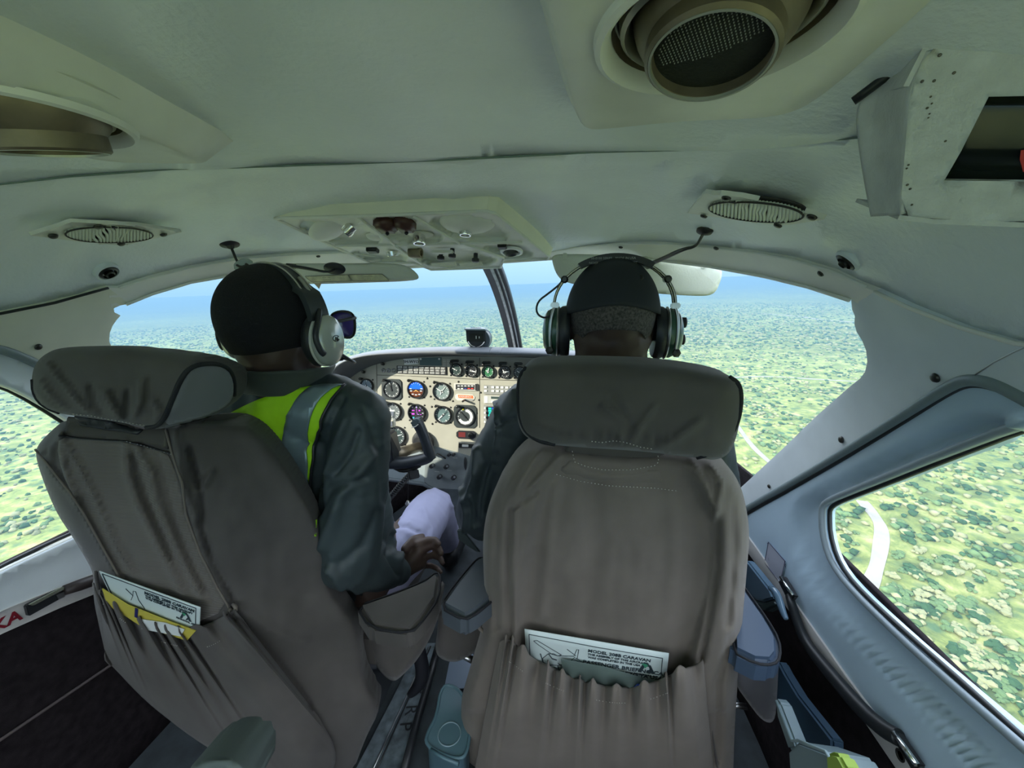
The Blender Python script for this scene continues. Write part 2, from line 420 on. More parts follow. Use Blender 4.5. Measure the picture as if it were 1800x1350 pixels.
me = bpy.data.meshes.new('bushes'); me.vertices.add(N_ * len(ico)); me.vertices.foreach_set('co', VV.ravel()); me.loops.add(FF.size); me.loops.foreach_set('vertex_index', FF.ravel().astype(np.int32))
me.polygons.add(len(FF)); me.polygons.foreach_set('loop_start', np.arange(0, FF.size, 3, dtype=np.int32))
for q in leafm: me.materials.append(q)
me.polygons.foreach_set('material_index', np.repeat(rng.integers(0, 3, N_), len(icf)).astype(np.int32)); me.update(calc_edges=True)
bo = bpy.data.objects.new('distant_bushes', me); COL.objects.link(bo); bo.matrix_world = GMX
tag(tagk(bo, 'stuff'), 'countless green bushes covering the land out to the horizon', 'bushes')

# haze over the land
hm = bpy.data.materials.new('haze'); hm.use_nodes = True; hn = hm.node_tree.nodes; hn.clear(); hv = hn.new('ShaderNodeVolumeScatter'); ho_ = hn.new('ShaderNodeOutputMaterial')
hv.inputs['Color'].default_value = (0.185, 0.33, 0.45, 1); hv.inputs['Density'].default_value = 1 / 2500.0; hv.inputs['Anisotropy'].default_value = 0.0
ha = hn.new('ShaderNodeVolumeAbsorption'); ha.inputs['Color'].default_value = hv.inputs['Color'].default_value; ha.inputs['Density'].default_value = hv.inputs['Density'].default_value
hs = hn.new('ShaderNodeAddShader'); hm.node_tree.links.new(hv.outputs[0], hs.inputs[0]); hm.node_tree.links.new(ha.outputs[0], hs.inputs[1]); hm.node_tree.links.new(hs.outputs[0], ho_.inputs['Volume'])
H = R_ * .98; V = [(sx * H, sy * H, z) for z in (-2, 200) for sx, sy in ((-1, -1), (1, -1), (1, 1), (-1, 1))]
hz = link('haze', mesh(V, [(0, 3, 2, 1), (4, 5, 6, 7), (0, 1, 5, 4), (1, 2, 6, 5), (2, 3, 7, 6), (3, 0, 4, 7)]), hm, smooth=False); hz.matrix_world = GMX
tag(tagk(hz, 'stuff'), 'pale blue haze lying over the land towards the horizon', 'haze')
# ---------------------------------------------------------------- cabin shell
M_head = mat('headliner vinyl', (0.80, 0.86, 0.88), .34, bump=.8, bscale=130, bdist=.0014, var=.06, vscale=6, spec=.5)
M_trim = mat('painted trim', (0.80, 0.80, 0.74), .5, bump=.15, bscale=500, bdist=.0005, var=.05, vscale=10)
M_pil = mat('pillar plastic', (0.70, 0.76, 0.79), .5, bump=.2, bscale=600, bdist=.0004, var=.05, vscale=12)
M_door = mat('door plastic', (0.52, 0.67, 0.80), .30, bump=.15, bscale=500, bdist=.0004, var=.04, vscale=9)  # blue sheen of the reflected sky is put into the base colour
M_rub = mat('black rubber', (0.015, 0.018, 0.02), .45)
M_seal = mat('grey seal vinyl', (0.20, 0.25, 0.26), .45, bump=.3, bscale=80)
M_carp = mat('dark carpet', (0.022, 0.018, 0.020), 1.0, bump=.6, bscale=700, var=.3, vscale=60, spec=.1)
M_lip = mat('sill strip', (0.62, 0.6, 0.58), .5)
M_metal = mat('bare metal', (0.55, 0.56, 0.56), .3, metal=1.0)
M_dkscrew = mat('dark screw', (0.06, 0.06, 0.055), .35, metal=.8)
FR = (-60, -60, 1860, 1410)
def wrink(x, y):  # soft sags of the vinyl lining
    return 0.004 * noise.noise(Vector((x * .004, y * .012, 0))) + 0.0
def hd(x, y, d=0.0): return hit(x, y, d)

# rear fuselage (behind the photographer), with cabin windows
def rear():
    V, Fc = [], []; S = np.linspace(-1, 3, 81); Y = np.linspace(-.90, .24, 26); g = {}
    for i, y in enumerate(Y):
        for j, s in enumerate(S):
            p = surf(s, y); n = inorm(p + 0); V.append(p + n * .016); g[i, j] = len(V) - 1
    for i in range(len(Y) - 1):
        for j in range(len(S) - 1):
            c = (np.array(V[g[i, j]]) + V[g[i + 1, j + 1]]) / 2
            if .46 < c[2] < 1.15 and ((c[0] > .5 and -.80 < c[1] < .12) or (c[0] < -.5 and -.87 < c[1] < -.76)): continue
            Fc.append((g[i, j], g[i + 1, j], g[i + 1, j + 1], g[i, j + 1]))
    o = link('wall_rear_cabin', mesh(V, Fc), M_head); tagk(o, 'structure'); mod_solid(o, .012, 0); return o
rear()

# headliner
seamL = [(-900, 470), (-300, 352), (0, 318), (120, 305), (300, 292), (430, 289), (600, 283), (760, 277), (900, 270), (1040, 262), (1200, 257), (1330, 250), (1480, 236), (1700, 215), (1900, 190), (2300, 120)]
wtop = [(2600, 560), (1900, 606), (1800, 598), (1700, 570), (1610, 536), (1548, 507)]        # headliner / right pillar line
hdr_up = [(1530, 500), (1470, 472), (1400, 452), (1330, 440), (1250, 431), (1170, 425), (1090, 424), (1020, 430), (965, 440)]
con = [(900, 448), (700, 452)]
hdr_upL = [(600, 441), (520, 444), (420, 452), (330, 468), (260, 486), (205, 503)]
wtopL = [(185, 502), (90, 528), (0, 546), (-300, 600), (-1200, 690)]
fore = [(-900, 470)] + seamL[1:] + [(2600, 60)] + wtop + hdr_up + con + hdr_upL + wtopL
def dfore(x, y):
    mk = min(1, max(0, dist_poly(x, y, [(95, 395), (270, 395)], False) - 30) / 40.) * min(1, max(0, dist_poly(x, y, [(1270, 343), (1410, 355)], False) - 32) / 40.) * min(1, dist_poly(x, y, [(185, 474)], False) / 60.) * min(1, dist_poly(x, y, [(1498, 452)], False) / 60.)
    # soft wrinkles near the speakers and the console
    d = .006 * noise.noise(Vector((x * .003 + 5, y * .009, 2)))
    for pl, wd, am in folds_head:
        q = dist_poly(x, y, pl, False)
        if q < wd * 3: d += am * math.exp(-(q / wd) ** 2)
    return d * mk
folds_head = [([(60, 362), (200, 372), (330, 388), (480, 410)], 9, .010), ([(330, 385), (420, 395), (480, 372)], 12, -.006), ([(300, 420), (400, 412), (500, 420)], 10, .004),
              ([(1180, 335), (1100, 400), (960, 440)], 22, .006), ([(1420, 372), (1440, 400), (1520, 470)], 14, .014), ([(1240, 375), (1330, 385), (1440, 370)], 8, .005), ([(190, 430), (150, 480), (130, 520)], 10, .004),
              ([(690, 290), (760, 285), (830, 283)], 9, .004), ([(820, 290), (790, 330), (800, 345)], 18, .004), ([(1240, 262), (1330, 262), (1490, 240)], 7, .005)]
patch('ceiling', fore, hd, M_head, step=15, thick=.012, frame=FR, disp=dfore, kind='structure')
rearp = [(p[0], p[1] + 2) for p in seamL] + [(3200, 60), (3200, -900), (-1500, -900), (-1500, 600)]
patch('ceiling', rearp, hd, M_head, step=22, thick=.012, frame=FR, disp=lambda x, y: .004 * noise.noise(Vector((x * .004, y * .006, 7))) + .004 * max(0, 1 - dist_poly(x, y, seamL, False) / 30.), kind='structure')
tube('trim_1', [hit(x, y + 1, .003) for x, y in resample(seamL[1:-1], 30, False)], .0014, M_rub if 0 else mat('seam thread', (.16, .22, .20), .7)); tagk(bpy.data.objects['trim_1'], 'structure')

# windshield header trim (strip between lining and glass)
glassT = [(215, 531), (262, 512), (330, 492), (400, 480), (480, 470), (700, 466), (850, 458), (965, 450), (1060, 446), (1150, 450), (1250, 462), (1350, 480), (1430, 498), (1504, 521)]
hdr = hdr_upL[::-1] + con[::-1] + hdr_up[::-1] + [(1548, 507)] + [(1515, 530)] + glassT[::-1] + [(190, 540), (185, 502)]
def dh(x, y):
    return .004 + .012 * min(1, max(0, (dist_poly(x, y, glassT, False)) / 22.)) * 0 + .003
patch('trim_2', hdr, hd, M_trim, step=11, thick=.02, frame=FR, disp=dh, kind='structure', bev=.002)
tube('trim_3', [hit(x, y, .006) for x, y in resample(hdr_upL[::-1] + con[::-1] + hdr_up[::-1], 20, False)], .0025, M_trim); tagk(bpy.data.objects['trim_3'], 'structure')
tube('trim_4', [hit(x, y, .010) for x, y in resample(glassT, 20, False)], .003, M_trim); tagk(bpy.data.objects['trim_4'], 'structure')

# right windshield pillar
wsR = [(1515, 527), (1504, 521), (1506, 540), (1511, 552), (1510, 566), (1514, 580), (1524, 596), (1531, 614), (1533, 634), (1529, 652), (1520, 664), (1500, 680), (1440, 733), (1380, 790), (1320, 845), (1290, 872)]
sealR = [(1300, 905), (1330, 886), (1400, 848), (1500, 790), (1600, 728), (1680, 676), (1712, 664), (1752, 668), (1800, 690), (2000, 800), (2500, 1150)]
pilR = [(2600, 560), (1900, 606), (1800, 598), (1700, 570), (1610, 536), (1548, 507)] + wsR + sealR[:-1] + [(2600, 1200)]
patch('wall_right', pilR, hd, M_pil, step=15, thick=.02, frame=FR, disp=lambda x, y: .007, kind='structure', bev=.003)
tube('trim_5', [hit(x, y, .006) for x, y in resample(smoothpoly(sealR, 2, False), 22, False)], .0075, M_seal, n=10); tagk(bpy.data.objects['trim_5'], 'structure')
tube('trim_6', [hit(x, y + 9, .004) for x, y in resample(smoothpoly(sealR, 2, False), 22, False)], .004, M_rub); tagk(bpy.data.objects['trim_6'], 'structure')
tube('trim_7', [hit(x, y, .0075) for x, y in resample(wtop[::-1][:-1], 22, False)], .0025, M_trim); tagk(bpy.data.objects['trim_7'], 'structure')
tube('trim_8', [hit(*q, .0072) for q in [(1727, 655), (1760, 633), (1800, 612), (1850, 590)]], .0009, M_metal); tagk(bpy.data.objects['trim_8'], 'structure')

# right door with its window
winR = [(1449, 905), (1450, 890), (1462, 880), (1500, 864), (1560, 840), (1650, 803), (1800, 745), (2100, 650), (2350, 700), (2450, 1000), (2500, 1700), (2300, 1760), (2000, 1480), (1850, 1352), (1740, 1256), (1620, 1150), (1560, 1094), (1510, 1045), (1478, 1008), (1460, 975), (1450, 935)]
winR = smoothpoly(winR, 1)
recR = smoothpoly([(1392, 905), (1402, 880), (1430, 862), (1500, 828), (1600, 774), (1680, 736), (1730, 726), (1790, 740), (1900, 790), (2700, 1300), (2700, 2300), (2300, 2120), (1900, 1540), (1700, 1330), (1560, 1175), (1470, 1085), (1420, 1030), (1395, 980), (1388, 940)], 2)
doorR = sealR + [(2900, 1500), (2900, 2500), (1650, 1418), (1600, 1352), (1500, 1214), (1400, 1078), (1310, 958), (1296, 935)]
def dd(x, y):
    q = dist_poly(x, y, recR); ins = bool(pip(np.array([x]), np.array([y]), recR)[0]); k = min(1, q / 16.0) if ins else 0
    k = k * k * (3 - 2 * k); g = dist_poly(x, y, winR); k2 = max(0, 1 - g / 22.0)
    return .004 - .018 * k + .012 * k2
patch('door_1', doorR, hd, M_door, holes=[winR], step=13, thick=.015, frame=FR, disp=dd, kind='structure')
wr = resample(winR, 20)
tube('trim_9', [hit(x, y, .004) for x, y in wr], .006, mat('window rim', (.30, .36, .40), .35), closed=True); tagk(bpy.data.objects['trim_9'], 'structure')
wc = np.mean(winR, 0)
def inset(poly, k): return [(x + (wc[0] - x) / max(1, math.hypot(wc[0] - x, wc[1] - y)) * k, y + (wc[1] - y) / max(1, math.hypot(wc[0] - x, wc[1] - y)) * k) for x, y in poly]
tube('trim_10', [hit(x, y, -.001) for x, y in inset(wr, 9)], .004, M_rub, closed=True); tagk(bpy.data.objects['trim_10'], 'structure')

# left pillar, door and window
wsL = [(185, 502), (204, 517), (222, 531), (206, 534), (195, 539), (196, 546), (207, 552), (200, 560), (193, 570), (188, 583), (187, 598), (192, 610), (215, 640), (300, 700), (400, 780)]
sealL = [(-900, 800), (-300, 650), (-60, 600), (0, 612), (40, 628), (80, 648), (160, 700), (300, 790), (420, 860)]
pilL = [(-1200, 690), (-300, 600), (0, 546), (90, 528)] + wsL + sealL[::-1]
patch('wall_left', pilL, hd, mat('pillar plastic warm', (0.76, 0.76, 0.62), .5, bump=.2, bscale=600, bdist=.0004, var=.05, vscale=12), step=15, thick=.02, frame=FR, disp=lambda x, y: .007, kind='structure', bev=.003)
tube('trim_11', [hit(x, y, .006) for x, y in resample(smoothpoly(sealL, 2, False), 22, False)], .008, M_seal); tagk(bpy.data.objects['trim_11'], 'structure')
tube('trim_12', [hit(x, y, .0075) for x, y in resample([(-200, 582), (0, 546), (90, 528), (185, 502)], 22, False)], .0025, M_rub); tagk(bpy.data.objects['trim_12'], 'structure')
winL = smoothpoly([(-130, 800), (-110, 690), (-60, 660), (0, 672), (60, 702), (150, 760), (230, 850), (232, 900), (190, 915), (125, 945), (60, 975), (0, 1003), (-100, 1056), (-130, 1000)], 1)
doorL = sealL + [(380, 950), (175, 1033), (80, 1072), (0, 1107), (-60, 1135), (-300, 1290), (-900, 2200), (-1500, 1900)]
def ddl(x, y): return .004 + .010 * max(0, 1 - dist_poly(x, y, winL) / 26.)
patch('door_2', doorL, hd, M_pil, holes=[winL], step=14, thick=.015, frame=FR, disp=ddl, kind='structure')
wl = resample(winL, 20)
tube('trim_13', [hit(x, y, .004) for x, y in wl], .005, M_trim, closed=True); tagk(bpy.data.objects['trim_13'], 'structure')
wc = np.mean(winL, 0)
tube('trim_14', [hit(x, y, -.001) for x, y in inset(wl, 7)], .0035, M_rub, closed=True); tagk(bpy.data.objects['trim_14'], 'structure')

# glass
gl = bpy.data.materials.new('window glass'); gl.use_nodes = True; n_ = gl.node_tree.nodes; n_.clear(); l_ = gl.node_tree.links
tr = n_.new('ShaderNodeBsdfTransparent'); tr.inputs[0].default_value = (.95, .98, .98, 1); gs = n_.new('ShaderNodeBsdfGlossy'); gs.inputs['Roughness'].default_value = .03
lw = n_.new('ShaderNodeLayerWeight'); lw.inputs[0].default_value = .12; mm = n_.new('ShaderNodeMath'); mm.operation = 'MULTIPLY'; mm.inputs[1].default_value = .35; mx = n_.new('ShaderNodeMixShader'); oo = n_.new('ShaderNodeOutputMaterial')
l_.new(lw.outputs['Fresnel'], mm.inputs[0]); l_.new(mm.outputs[0], mx.inputs[0]); l_.new(tr.outputs[0], mx.inputs[1]); l_.new(gs.outputs[0], mx.inputs[2]); l_.new(mx.outputs[0], oo.inputs[0])
patch('window_1', winR, hd, gl, step=50, thick=0, disp=lambda x, y: -.006, kind='structure')
patch('window_2', winL, hd, gl, step=50, thick=0, disp=lambda x, y: -.006, kind='structure')
shield = [(150, 470), (600, 400), (900, 395), (1100, 380), (1560, 470), (1560, 660), (1290, 900), (1000, 900), (560, 900), (330, 800), (150, 640)]
patch('window_3', shield, hd, gl, step=50, thick=0, disp=lambda x, y: -.012, kind='structure')

o = link('rear_light_blocker', mesh([(-.76, -.88, 0), (.76, -.88, 0), (.76, -.88, .50), (-.76, -.88, .50)], [(0, 1, 2, 3)]), M_carp, smooth=False); tagk(o, 'structure'); mod_solid(o, .03, 0)  # unseen low partition, added behind the camera to darken the lower cabin
# side walls under the sills, floor, footwell
for nm, sx in (('wall_lower_right', 1), ('wall_lower_left', -1)):
    V, Fc = [], []; Ys = np.linspace(-1.15, 2.2, 38); Zs = np.linspace(-.02, .62, 9)
    for y in Ys:
        for z in Zs: V.append((sx * (wa(y) + .002 + .018 * (z > .5)), y, z))
    for i in range(len(Ys) - 1):
        for j in range(8): a = i * 9 + j; Fc.append((a, a + 1, a + 10, a + 9))
    o = link(nm, face_cam(mesh(V, Fc)), M_carp); tagk(o, 'structure'); mod_solid(o, .01, -1)
M_floor = mat('floor mat', (0.035, 0.045, 0.05), .8, bump=.3, bscale=300, var=.3, vscale=20)
o = link('floor', mesh([(-.78, -1.15, 0), (.78, -1.15, 0), (.78, 2.3, 0), (-.78, 2.3, 0)], [(0, 1, 2, 3)]), M_floor, smooth=False); tagk(o, 'structure'); mod_solid(o, .02, -1)
o = link('wall_front', mesh([(-.75, 2.2, 0), (.75, 2.2, 0), (.6, 2.2, .60), (-.6, 2.2, .60)], [(0, 1, 2, 3)]), M_rub, smooth=False); tagk(o, 'structure'); mod_solid(o, .02, 0)
# sill strips (the line between trim and carpet)
stripR = [(1300, 935), (1316, 938), (1405, 1062), (1500, 1196), (1600, 1326), (1700, 1440), (1640, 1440), (1585, 1352), (1490, 1214), (1396, 1078), (1310, 958)]
patch('trim_15', stripR, hd, M_lip, step=14, thick=.006, disp=lambda x, y: .008, kind='structure', bev=.001)
stripL = [(-60, 1102), (0, 1072), (80, 1040), (180, 1000), (190, 1032), (100, 1068), (0, 1112), (-60, 1142)]
patch('trim_16', stripL, hd, M_lip, step=14, thick=.006, disp=lambda x, y: .008, kind='structure', bev=.001)
# ---------------------------------------------------------------- things on the ceiling
M_cream = mat('cream plastic', (0.80, 0.80, 0.68), .42, bump=.1, bscale=500, bdist=.0004, var=.05, vscale=14)
M_creamg = mat('grey cream plastic', (0.76, 0.77, 0.71), .45, bump=.15, bscale=420, bdist=.0005, var=.06, vscale=18)
M_brown = mat('tarnished brass', (0.20, 0.165, 0.11), .42, metal=.4, var=.35, vscale=25)
M_dark = mat('dark recess', (0.03, 0.028, 0.025), .6)
M_chrome = mat('chrome', (0.78, 0.78, 0.76), .15, metal=1.0)
M_black = mat('black plastic', (0.02, 0.022, 0.025), .4)
M_redbr = mat('dark red brown plastic', (0.07, 0.025, 0.022), .4)
M_smoke = mat('lamp lens', (0.022, 0.025, 0.020), .55, bump=.8, bscale=420, bdist=.001, spec=.25)

def loftloops(loops, close=True):
    n = len(loops[0]); V = [p for lp in loops for p in lp]; Fc = []
    for i in range(len(loops) - 1):
        for k in range(n): Fc.append((i * n + k, i * n + (k + 1) % n, (i + 1) * n + (k + 1) % n, (i + 1) * n + k))
    return V, Fc
def pod(loc_label, outline_px, zb, zt, lean, hole_c, hole_r, eye_n, eye_r, eye_drop, bs=1.03):
    t = empty('lamp_pod', (0, 0, 0), *loc_label)
    lo = resample(smoothpoly(outline_px, 2), 40); B = [AZ(x, y, zb) for x, y in lo]
    c = np.mean(B, 0)
    def scaled(P, k, z): return [np.array([c[0] + (p[0] - c[0]) * k + lean[0] * (z - zb), c[1] + (p[1] - c[1]) * k + lean[1] * (z - zb), z]) for p in P]
    loops = [scaled(B, bs, zt), scaled(B, 1.012, zb + .004), scaled(B, 1.0, zb + .0015), scaled(B, .985, zb)]
    V, Fc = loftloops(loops)
    hp = [np.array([hole_c[0] + hole_r * math.cos(a), hole_c[1] + hole_r * math.sin(a), zb]) for a in np.linspace(0, 2 * math.pi, 49)[:-1]]
    # bottom plate with a round hole
    pts, fs = tri([(p[0], p[1]) for p in loops[-1]], [[(p[0], p[1]) for p in hp]], .02)
    b = len(V); V = list(V) + [(x, y, zb) for x, y in pts]; Fc += [tuple(i + b for i in f) for f in fs]
    me = mesh(V, Fc); bm = bmesh.new(); bm.from_mesh(me); bmesh.ops.remove_doubles(bm, verts=bm.verts, dist=.0004); bmesh.ops.recalc_face_normals(bm, faces=bm.faces); bm.to_mesh(me); bm.free()
    o = link('housing', me, M_creamg, t); e = o.modifiers.new('e', 'EDGE_SPLIT'); e.split_angle = rd(50)
    r = hole_r
    lathe('bezel_ring', (hole_c[0], hole_c[1], zb), (0, 0, -1), [(r * 1.04, -.001), (r * 1.02, .004), (r * .97, .0055), (r * .92, .003), (r * .88, -.004), (r * .86, -.012), (r * .84, -.012), (r * .84, -.02), (r * 1.0, -.02)], M_creamg, t, seg=56, caps=False)
    lathe('socket', (hole_c[0], hole_c[1], zb + .004), (0, 0, 1), [(r * .87, 0), (r * .85, .012), (r * .6, .030), (.001, .034)], M_brown, t, seg=48, caps=False)
    lathe('inner_ring', (hole_c[0], hole_c[1], zb + .008), (0, 0, -1), [(r * .82, -.004), (r * .80, .004), (r * .76, .006), (r * .73, .003), (r * .72, -.006)], mat('dull steel', (.45, .46, .40), .35, metal=.9), t, seg=48, caps=False)
    ec = np.array([hole_c[0], hole_c[1], zb + .012]); en = np.array(eye_n, float); en /= np.linalg.norm(en); q = eye_r
    R = q * 1.28
    pr = [(R * math.sin(a), R * math.cos(a) * .0 + R * (math.cos(a))) for a in np.linspace(2.6, .9, 12)]
    pr = [(a_, h_ * .75) for a_, h_ in pr]
    hh = pr[-1][1]
    ey = lathe('eyeball', ec, en, pr + [(q, hh), (q * .985, hh + eye_drop), (q * .93, hh + eye_drop + .002), (q * .87, hh + eye_drop), (q * .86, hh + eye_drop - .006), (.001, hh + eye_drop - .006)], M_brown, t, seg=56)
    lathe('rim', ec + en * (hh + eye_drop + .001), en, [(q * .93, -.001), (q * .92, .0012), (q * .885, .0012), (q * .875, -.002)], M_chrome if 0 else mat('rim grey', (.5, .52, .46), .35, metal=.5), ey, seg=56, caps=False)
    lathe('lens', ec + en * (hh + eye_drop - .0055), en, [(q * .86, 0), (q * .5, .0012), (.001, .0016)], M_smoke, ey, seg=48)
    xx, yy, _ = basis(en); V, Fc = [], []; dots = []
    for i in range(-14, 15):
        for j in range(-14, 15):
            if math.hypot(i, j) > 14 or j < -2 + abs(i) * .2: continue
            dots.append(boxm(ec + en * (hh + eye_drop - .0038) + xx * i * q * .055 + yy * j * q * .055, xx, yy, en, q * .008, q * .008, .0003))
    link('grille', mesh(*join(dots)), mat('grille dots', (.30, .32, .28), .5), ey, smooth=False)
    return t
podR = [(955, -10), (975, 60), (995, 140), (1012, 200), (1028, 229), (1060, 229), (1200, 214), (1340, 210), (1400, 198), (1450, 168), (1530, 100), (1650, -5), (1800, -160), (1950, -420), (1300, -560), (850, -520)]
pod(('large cream ceiling pod with a round swivel lamp, right of centre overhead', 'lamp'), podR, 1.262, 1.304, (0, .9), AZ(1258, 55, 1.262)[:2], .066, (-.12, -.20, -.97), .036, .007, 1.16)
podL = [(384, 288), (300, 289), (180, 286), (90, 262), (0, 238), (-250, 180), (-700, 60), (-1000, -150), (-500, -60), (-250, 50)]
PLB = [AZ(x, y, 1.246) for x, y in podL]
pod(('cream ceiling pod with a tarnished brown lamp, at the upper left corner', 'lamp'), podL, 1.262, 1.304, (.35, .9), AZ(55, 205, 1.262)[:2], .066, (.0, .22, -.96), .042, .012, 1.04)

# grey box housing with a dark window, upper right
def grey_box():
    t = empty('display_housing', AZ(1660, 240, 1.25), 'speckled grey box with a slanted dark window, upper right corner near the camera', 'display')
    Pf = plane(ray(1650, 240) / np.linalg.norm(ray(1650, 240)) * .40 + CAM, (-.45, -.80, -.35))
    m = mat('speckled grey enamel', (0.55, 0.57, 0.56), .55, bump=.35, bscale=350, var=.09, vscale=70)
    out = [(1628, 90), (1680, 72), (1800, 66), (2300, 60), (2350, 380), (1800, 391), (1640, 385), (1582, 378), (1592, 250), (1600, 160)]
    win = [(1738, 170), (1950, 166), (2150, 180), (2130, 318), (1850, 320), (1660, 317), (1690, 265)]
    pts = smoothpoly(out, 1); win_s = win
    bk = lambda x, y, o=0.0: Pf(x, y, o)
    o = patch('front_panel', pts, bk, m, holes=[win_s], step=24, thick=.006, parent=t, bev=.002)
    # side that faces left, with its dirty hollow
    q0 = [Pf(1600, 160), Pf(1592, 250), Pf(1582, 378)]; n = Pf.n
    A = [Pf(1628, 90), Pf(1598, 152), Pf(1592, 250), Pf(1582, 378)]
    Bp = [(1570, 108), (1500, 175), (1512, 285), (1530, 381)]
    Pb = plane(Pf(1590, 240) - n * -.0 + ray(1590, 240) / np.linalg.norm(ray(1590, 240)) * .035, (-.45, -.80, -.35))
    B = [Pb(*p) for p in Bp]; V, Fc = [], []; K = 14
    La = smooth3([np.array(p) for p in A], 2); Lb = smooth3([np.array(p) for p in B], 2)
    for i in range(len(La)):
        for k in range(K + 1):
            f = k / K; v = i / (len(La) - 1); dip = .012 * max(0, math.sin(math.pi * f)) ** 1.5 * max(0, math.sin(math.pi * min(1, v * 1.15))) ** .7
            V.append(La[i] * (1 - f) + Lb[i] * f + (-n) * dip)
    for i in range(len(La) - 1):
        for k in range(K): a = i * (K + 1) + k; Fc.append((a, a + 1, a + K + 2, a + K + 1))
    o = link('side_panel', face_cam(mesh(V, Fc)), m, t); mod_solid(o, .004, -1)
    # top edge and bottom edge, back
    def strip(nm, P, dvec):
        V, Fc = [], []
        for p in P: V += [p, p + dvec]
        for i in range(len(P) - 1): Fc.append((2 * i, 2 * i + 1, 2 * i + 3, 2 * i + 2))
        o = link(nm, face_cam(mesh(V, Fc)), m, t, smooth=False); mod_solid(o, .003, -1)
    strip('top_panel', [Pf(x, y) for x, y in [(1598, 152), (1628, 90), (1680, 72), (1800, 66), (2300, 60)]], np.array([0.03, .10, .03]))
    strip('bottom_panel', [Pf(x, y) for x, y in [(1582, 378), (1640, 385), (1800, 391), (2350, 380)]], np.array([0.03, .10, .03]))
    Pw = plane(Pf(1700, 240) - n * .014, n)
    patch('dark_window', [(1640, 150), (2180, 140), (2180, 345), (1640, 345)], lambda x, y, o=0: Pw(x, y), mat('dark screen', (.012, .016, .016), .12), step=60, thick=.002, parent=t)
    # bevelled reveal round the window
    V, Fc = [], []; R0 = resample(win_s, 30)
    for x, y in R0: V += [Pf(x, y, -.001), Pf(x, y) - n * .013 + 0]
    cx, cy = np.mean(win_s, 0)
    V = []
    for x, y in R0: V += [Pf(x, y, -.0005), Pf(x + (cx - x) * .0, y + (cy - y) * .0, -.014)]
    for i in range(len(R0)): j = (i + 1) % len(R0); Fc.append((2 * i, 2 * i + 1, 2 * j + 1, 2 * j))
    link('window_reveal', mesh(V, Fc), mat('reveal', (.38, .40, .32), .5), t, smooth=False)
    prism('red_mark', [Pw(x, y, .002) for x, y in [(1794, 264), (1806, 262), (1806, 300), (1798, 302), (1792, 280)]], Pw.n, .001, mat('mark red', (.5, .02, .02), .5), t)  # small unreadable red mark in the dark window, plain colour
    # black gasket along the top where it meets the ceiling
    tube('gasket', [Pf(1500 + i, 178 - i * .75, -.03) for i in range(0, 110, 20)] + [Pf(x, y - 5, -.004) for x, y in [(1628, 90), (1680, 74), (1800, 67), (2300, 61)]], .003, M_rub, t)
    # specks of dirt
    sp = []
    for (x, y) in [(1636, 170), (1638, 182), (1630, 190), (1634, 200), (1632, 207), (1597, 290), (1594, 296), (1595, 325), (1600, 332), (1621, 143), (1642, 142), (1677, 128), (1652, 97), (1603, 360), (1662, 248)]:
        c = Pf(x, y, .0004); X, Y_, Z = basis(n); sp.append(lathe(None, c, n, [(.0008 * random.uniform(.6, 1.3), 0), (.0005, .0002)], None, seg=8))
    link('dirt_specks', mesh(*join(sp)), mat('dirt', (.13, .12, .09), .9), t)
grey_box()

# speakers
def speaker(quad, ec, ea, eb, tilt, screws, label, wide):
    t = empty('ceiling_speaker', hit(*ec), label, 'speaker')
    q = smoothpoly(quad, 0)
    el = [(ec[0] + ea * math.cos(a) * math.cos(tilt) - eb * math.sin(a) * math.sin(tilt), ec[1] + ea * math.cos(a) * math.sin(tilt) + eb * math.sin(a) * math.cos(tilt)) for a in np.linspace(0, 2 * math.pi, 41)[:-1]]
    patch('plate', q, hd, M_creamg, holes=[el], step=9, thick=.006, parent=t, disp=lambda x, y: .016, bev=.001)
    sl = []; V, Fc = [], []
    patch('backing', el, hd, M_dark, step=12, thick=.002, parent=t, disp=lambda x, y: .012)
    n = 26
    for i in range(n):
        f = -1 + (2 * i + 1) / n; h = math.sqrt(max(0, 1 - f * f)) * .985
        P = []
        for k in (-1, -.5, 0, .5, 1):
            dx, dy = ea * f, eb * h * k
            P.append(hit(ec[0] + dx * math.cos(tilt) - dy * math.sin(tilt), ec[1] + dx * math.sin(tilt) + dy * math.cos(tilt), .017))
        sl.append(tube(None, P, .0024, None, n=6))
    link('grille', mesh(*join(sl)), mat('grille slats', (.62, .66, .58), .4), t)
    tube('grille_rim', [hit(x, y, .0185) for x, y in el], .0013, M_dark, t, closed=True)
    for s_ in screws: p = hit(*s_, .018); screw(p, -inorm(p), M_dkscrew, t, .006)
speaker([(42, 397), (118, 373), (232, 380), (312, 394), (252, 408), (205, 418), (120, 408)], (182, 395), 77, 14.5, .03, [(165, 379), (83, 396), (278, 396), (202, 412)], 'oval ribbed ceiling speaker on its plate, at the upper left', 1)
speaker([(1215, 358), (1230, 338), (1246, 319), (1310, 324), (1400, 342), (1463, 364), (1385, 378), (1300, 369)], (1341, 349), 86, 18.5, .06, [(1286, 323), (1246, 360), (1443, 356), (1382, 374)], 'oval ribbed ceiling speaker on its plate, right of the black-capped pilot', 1)

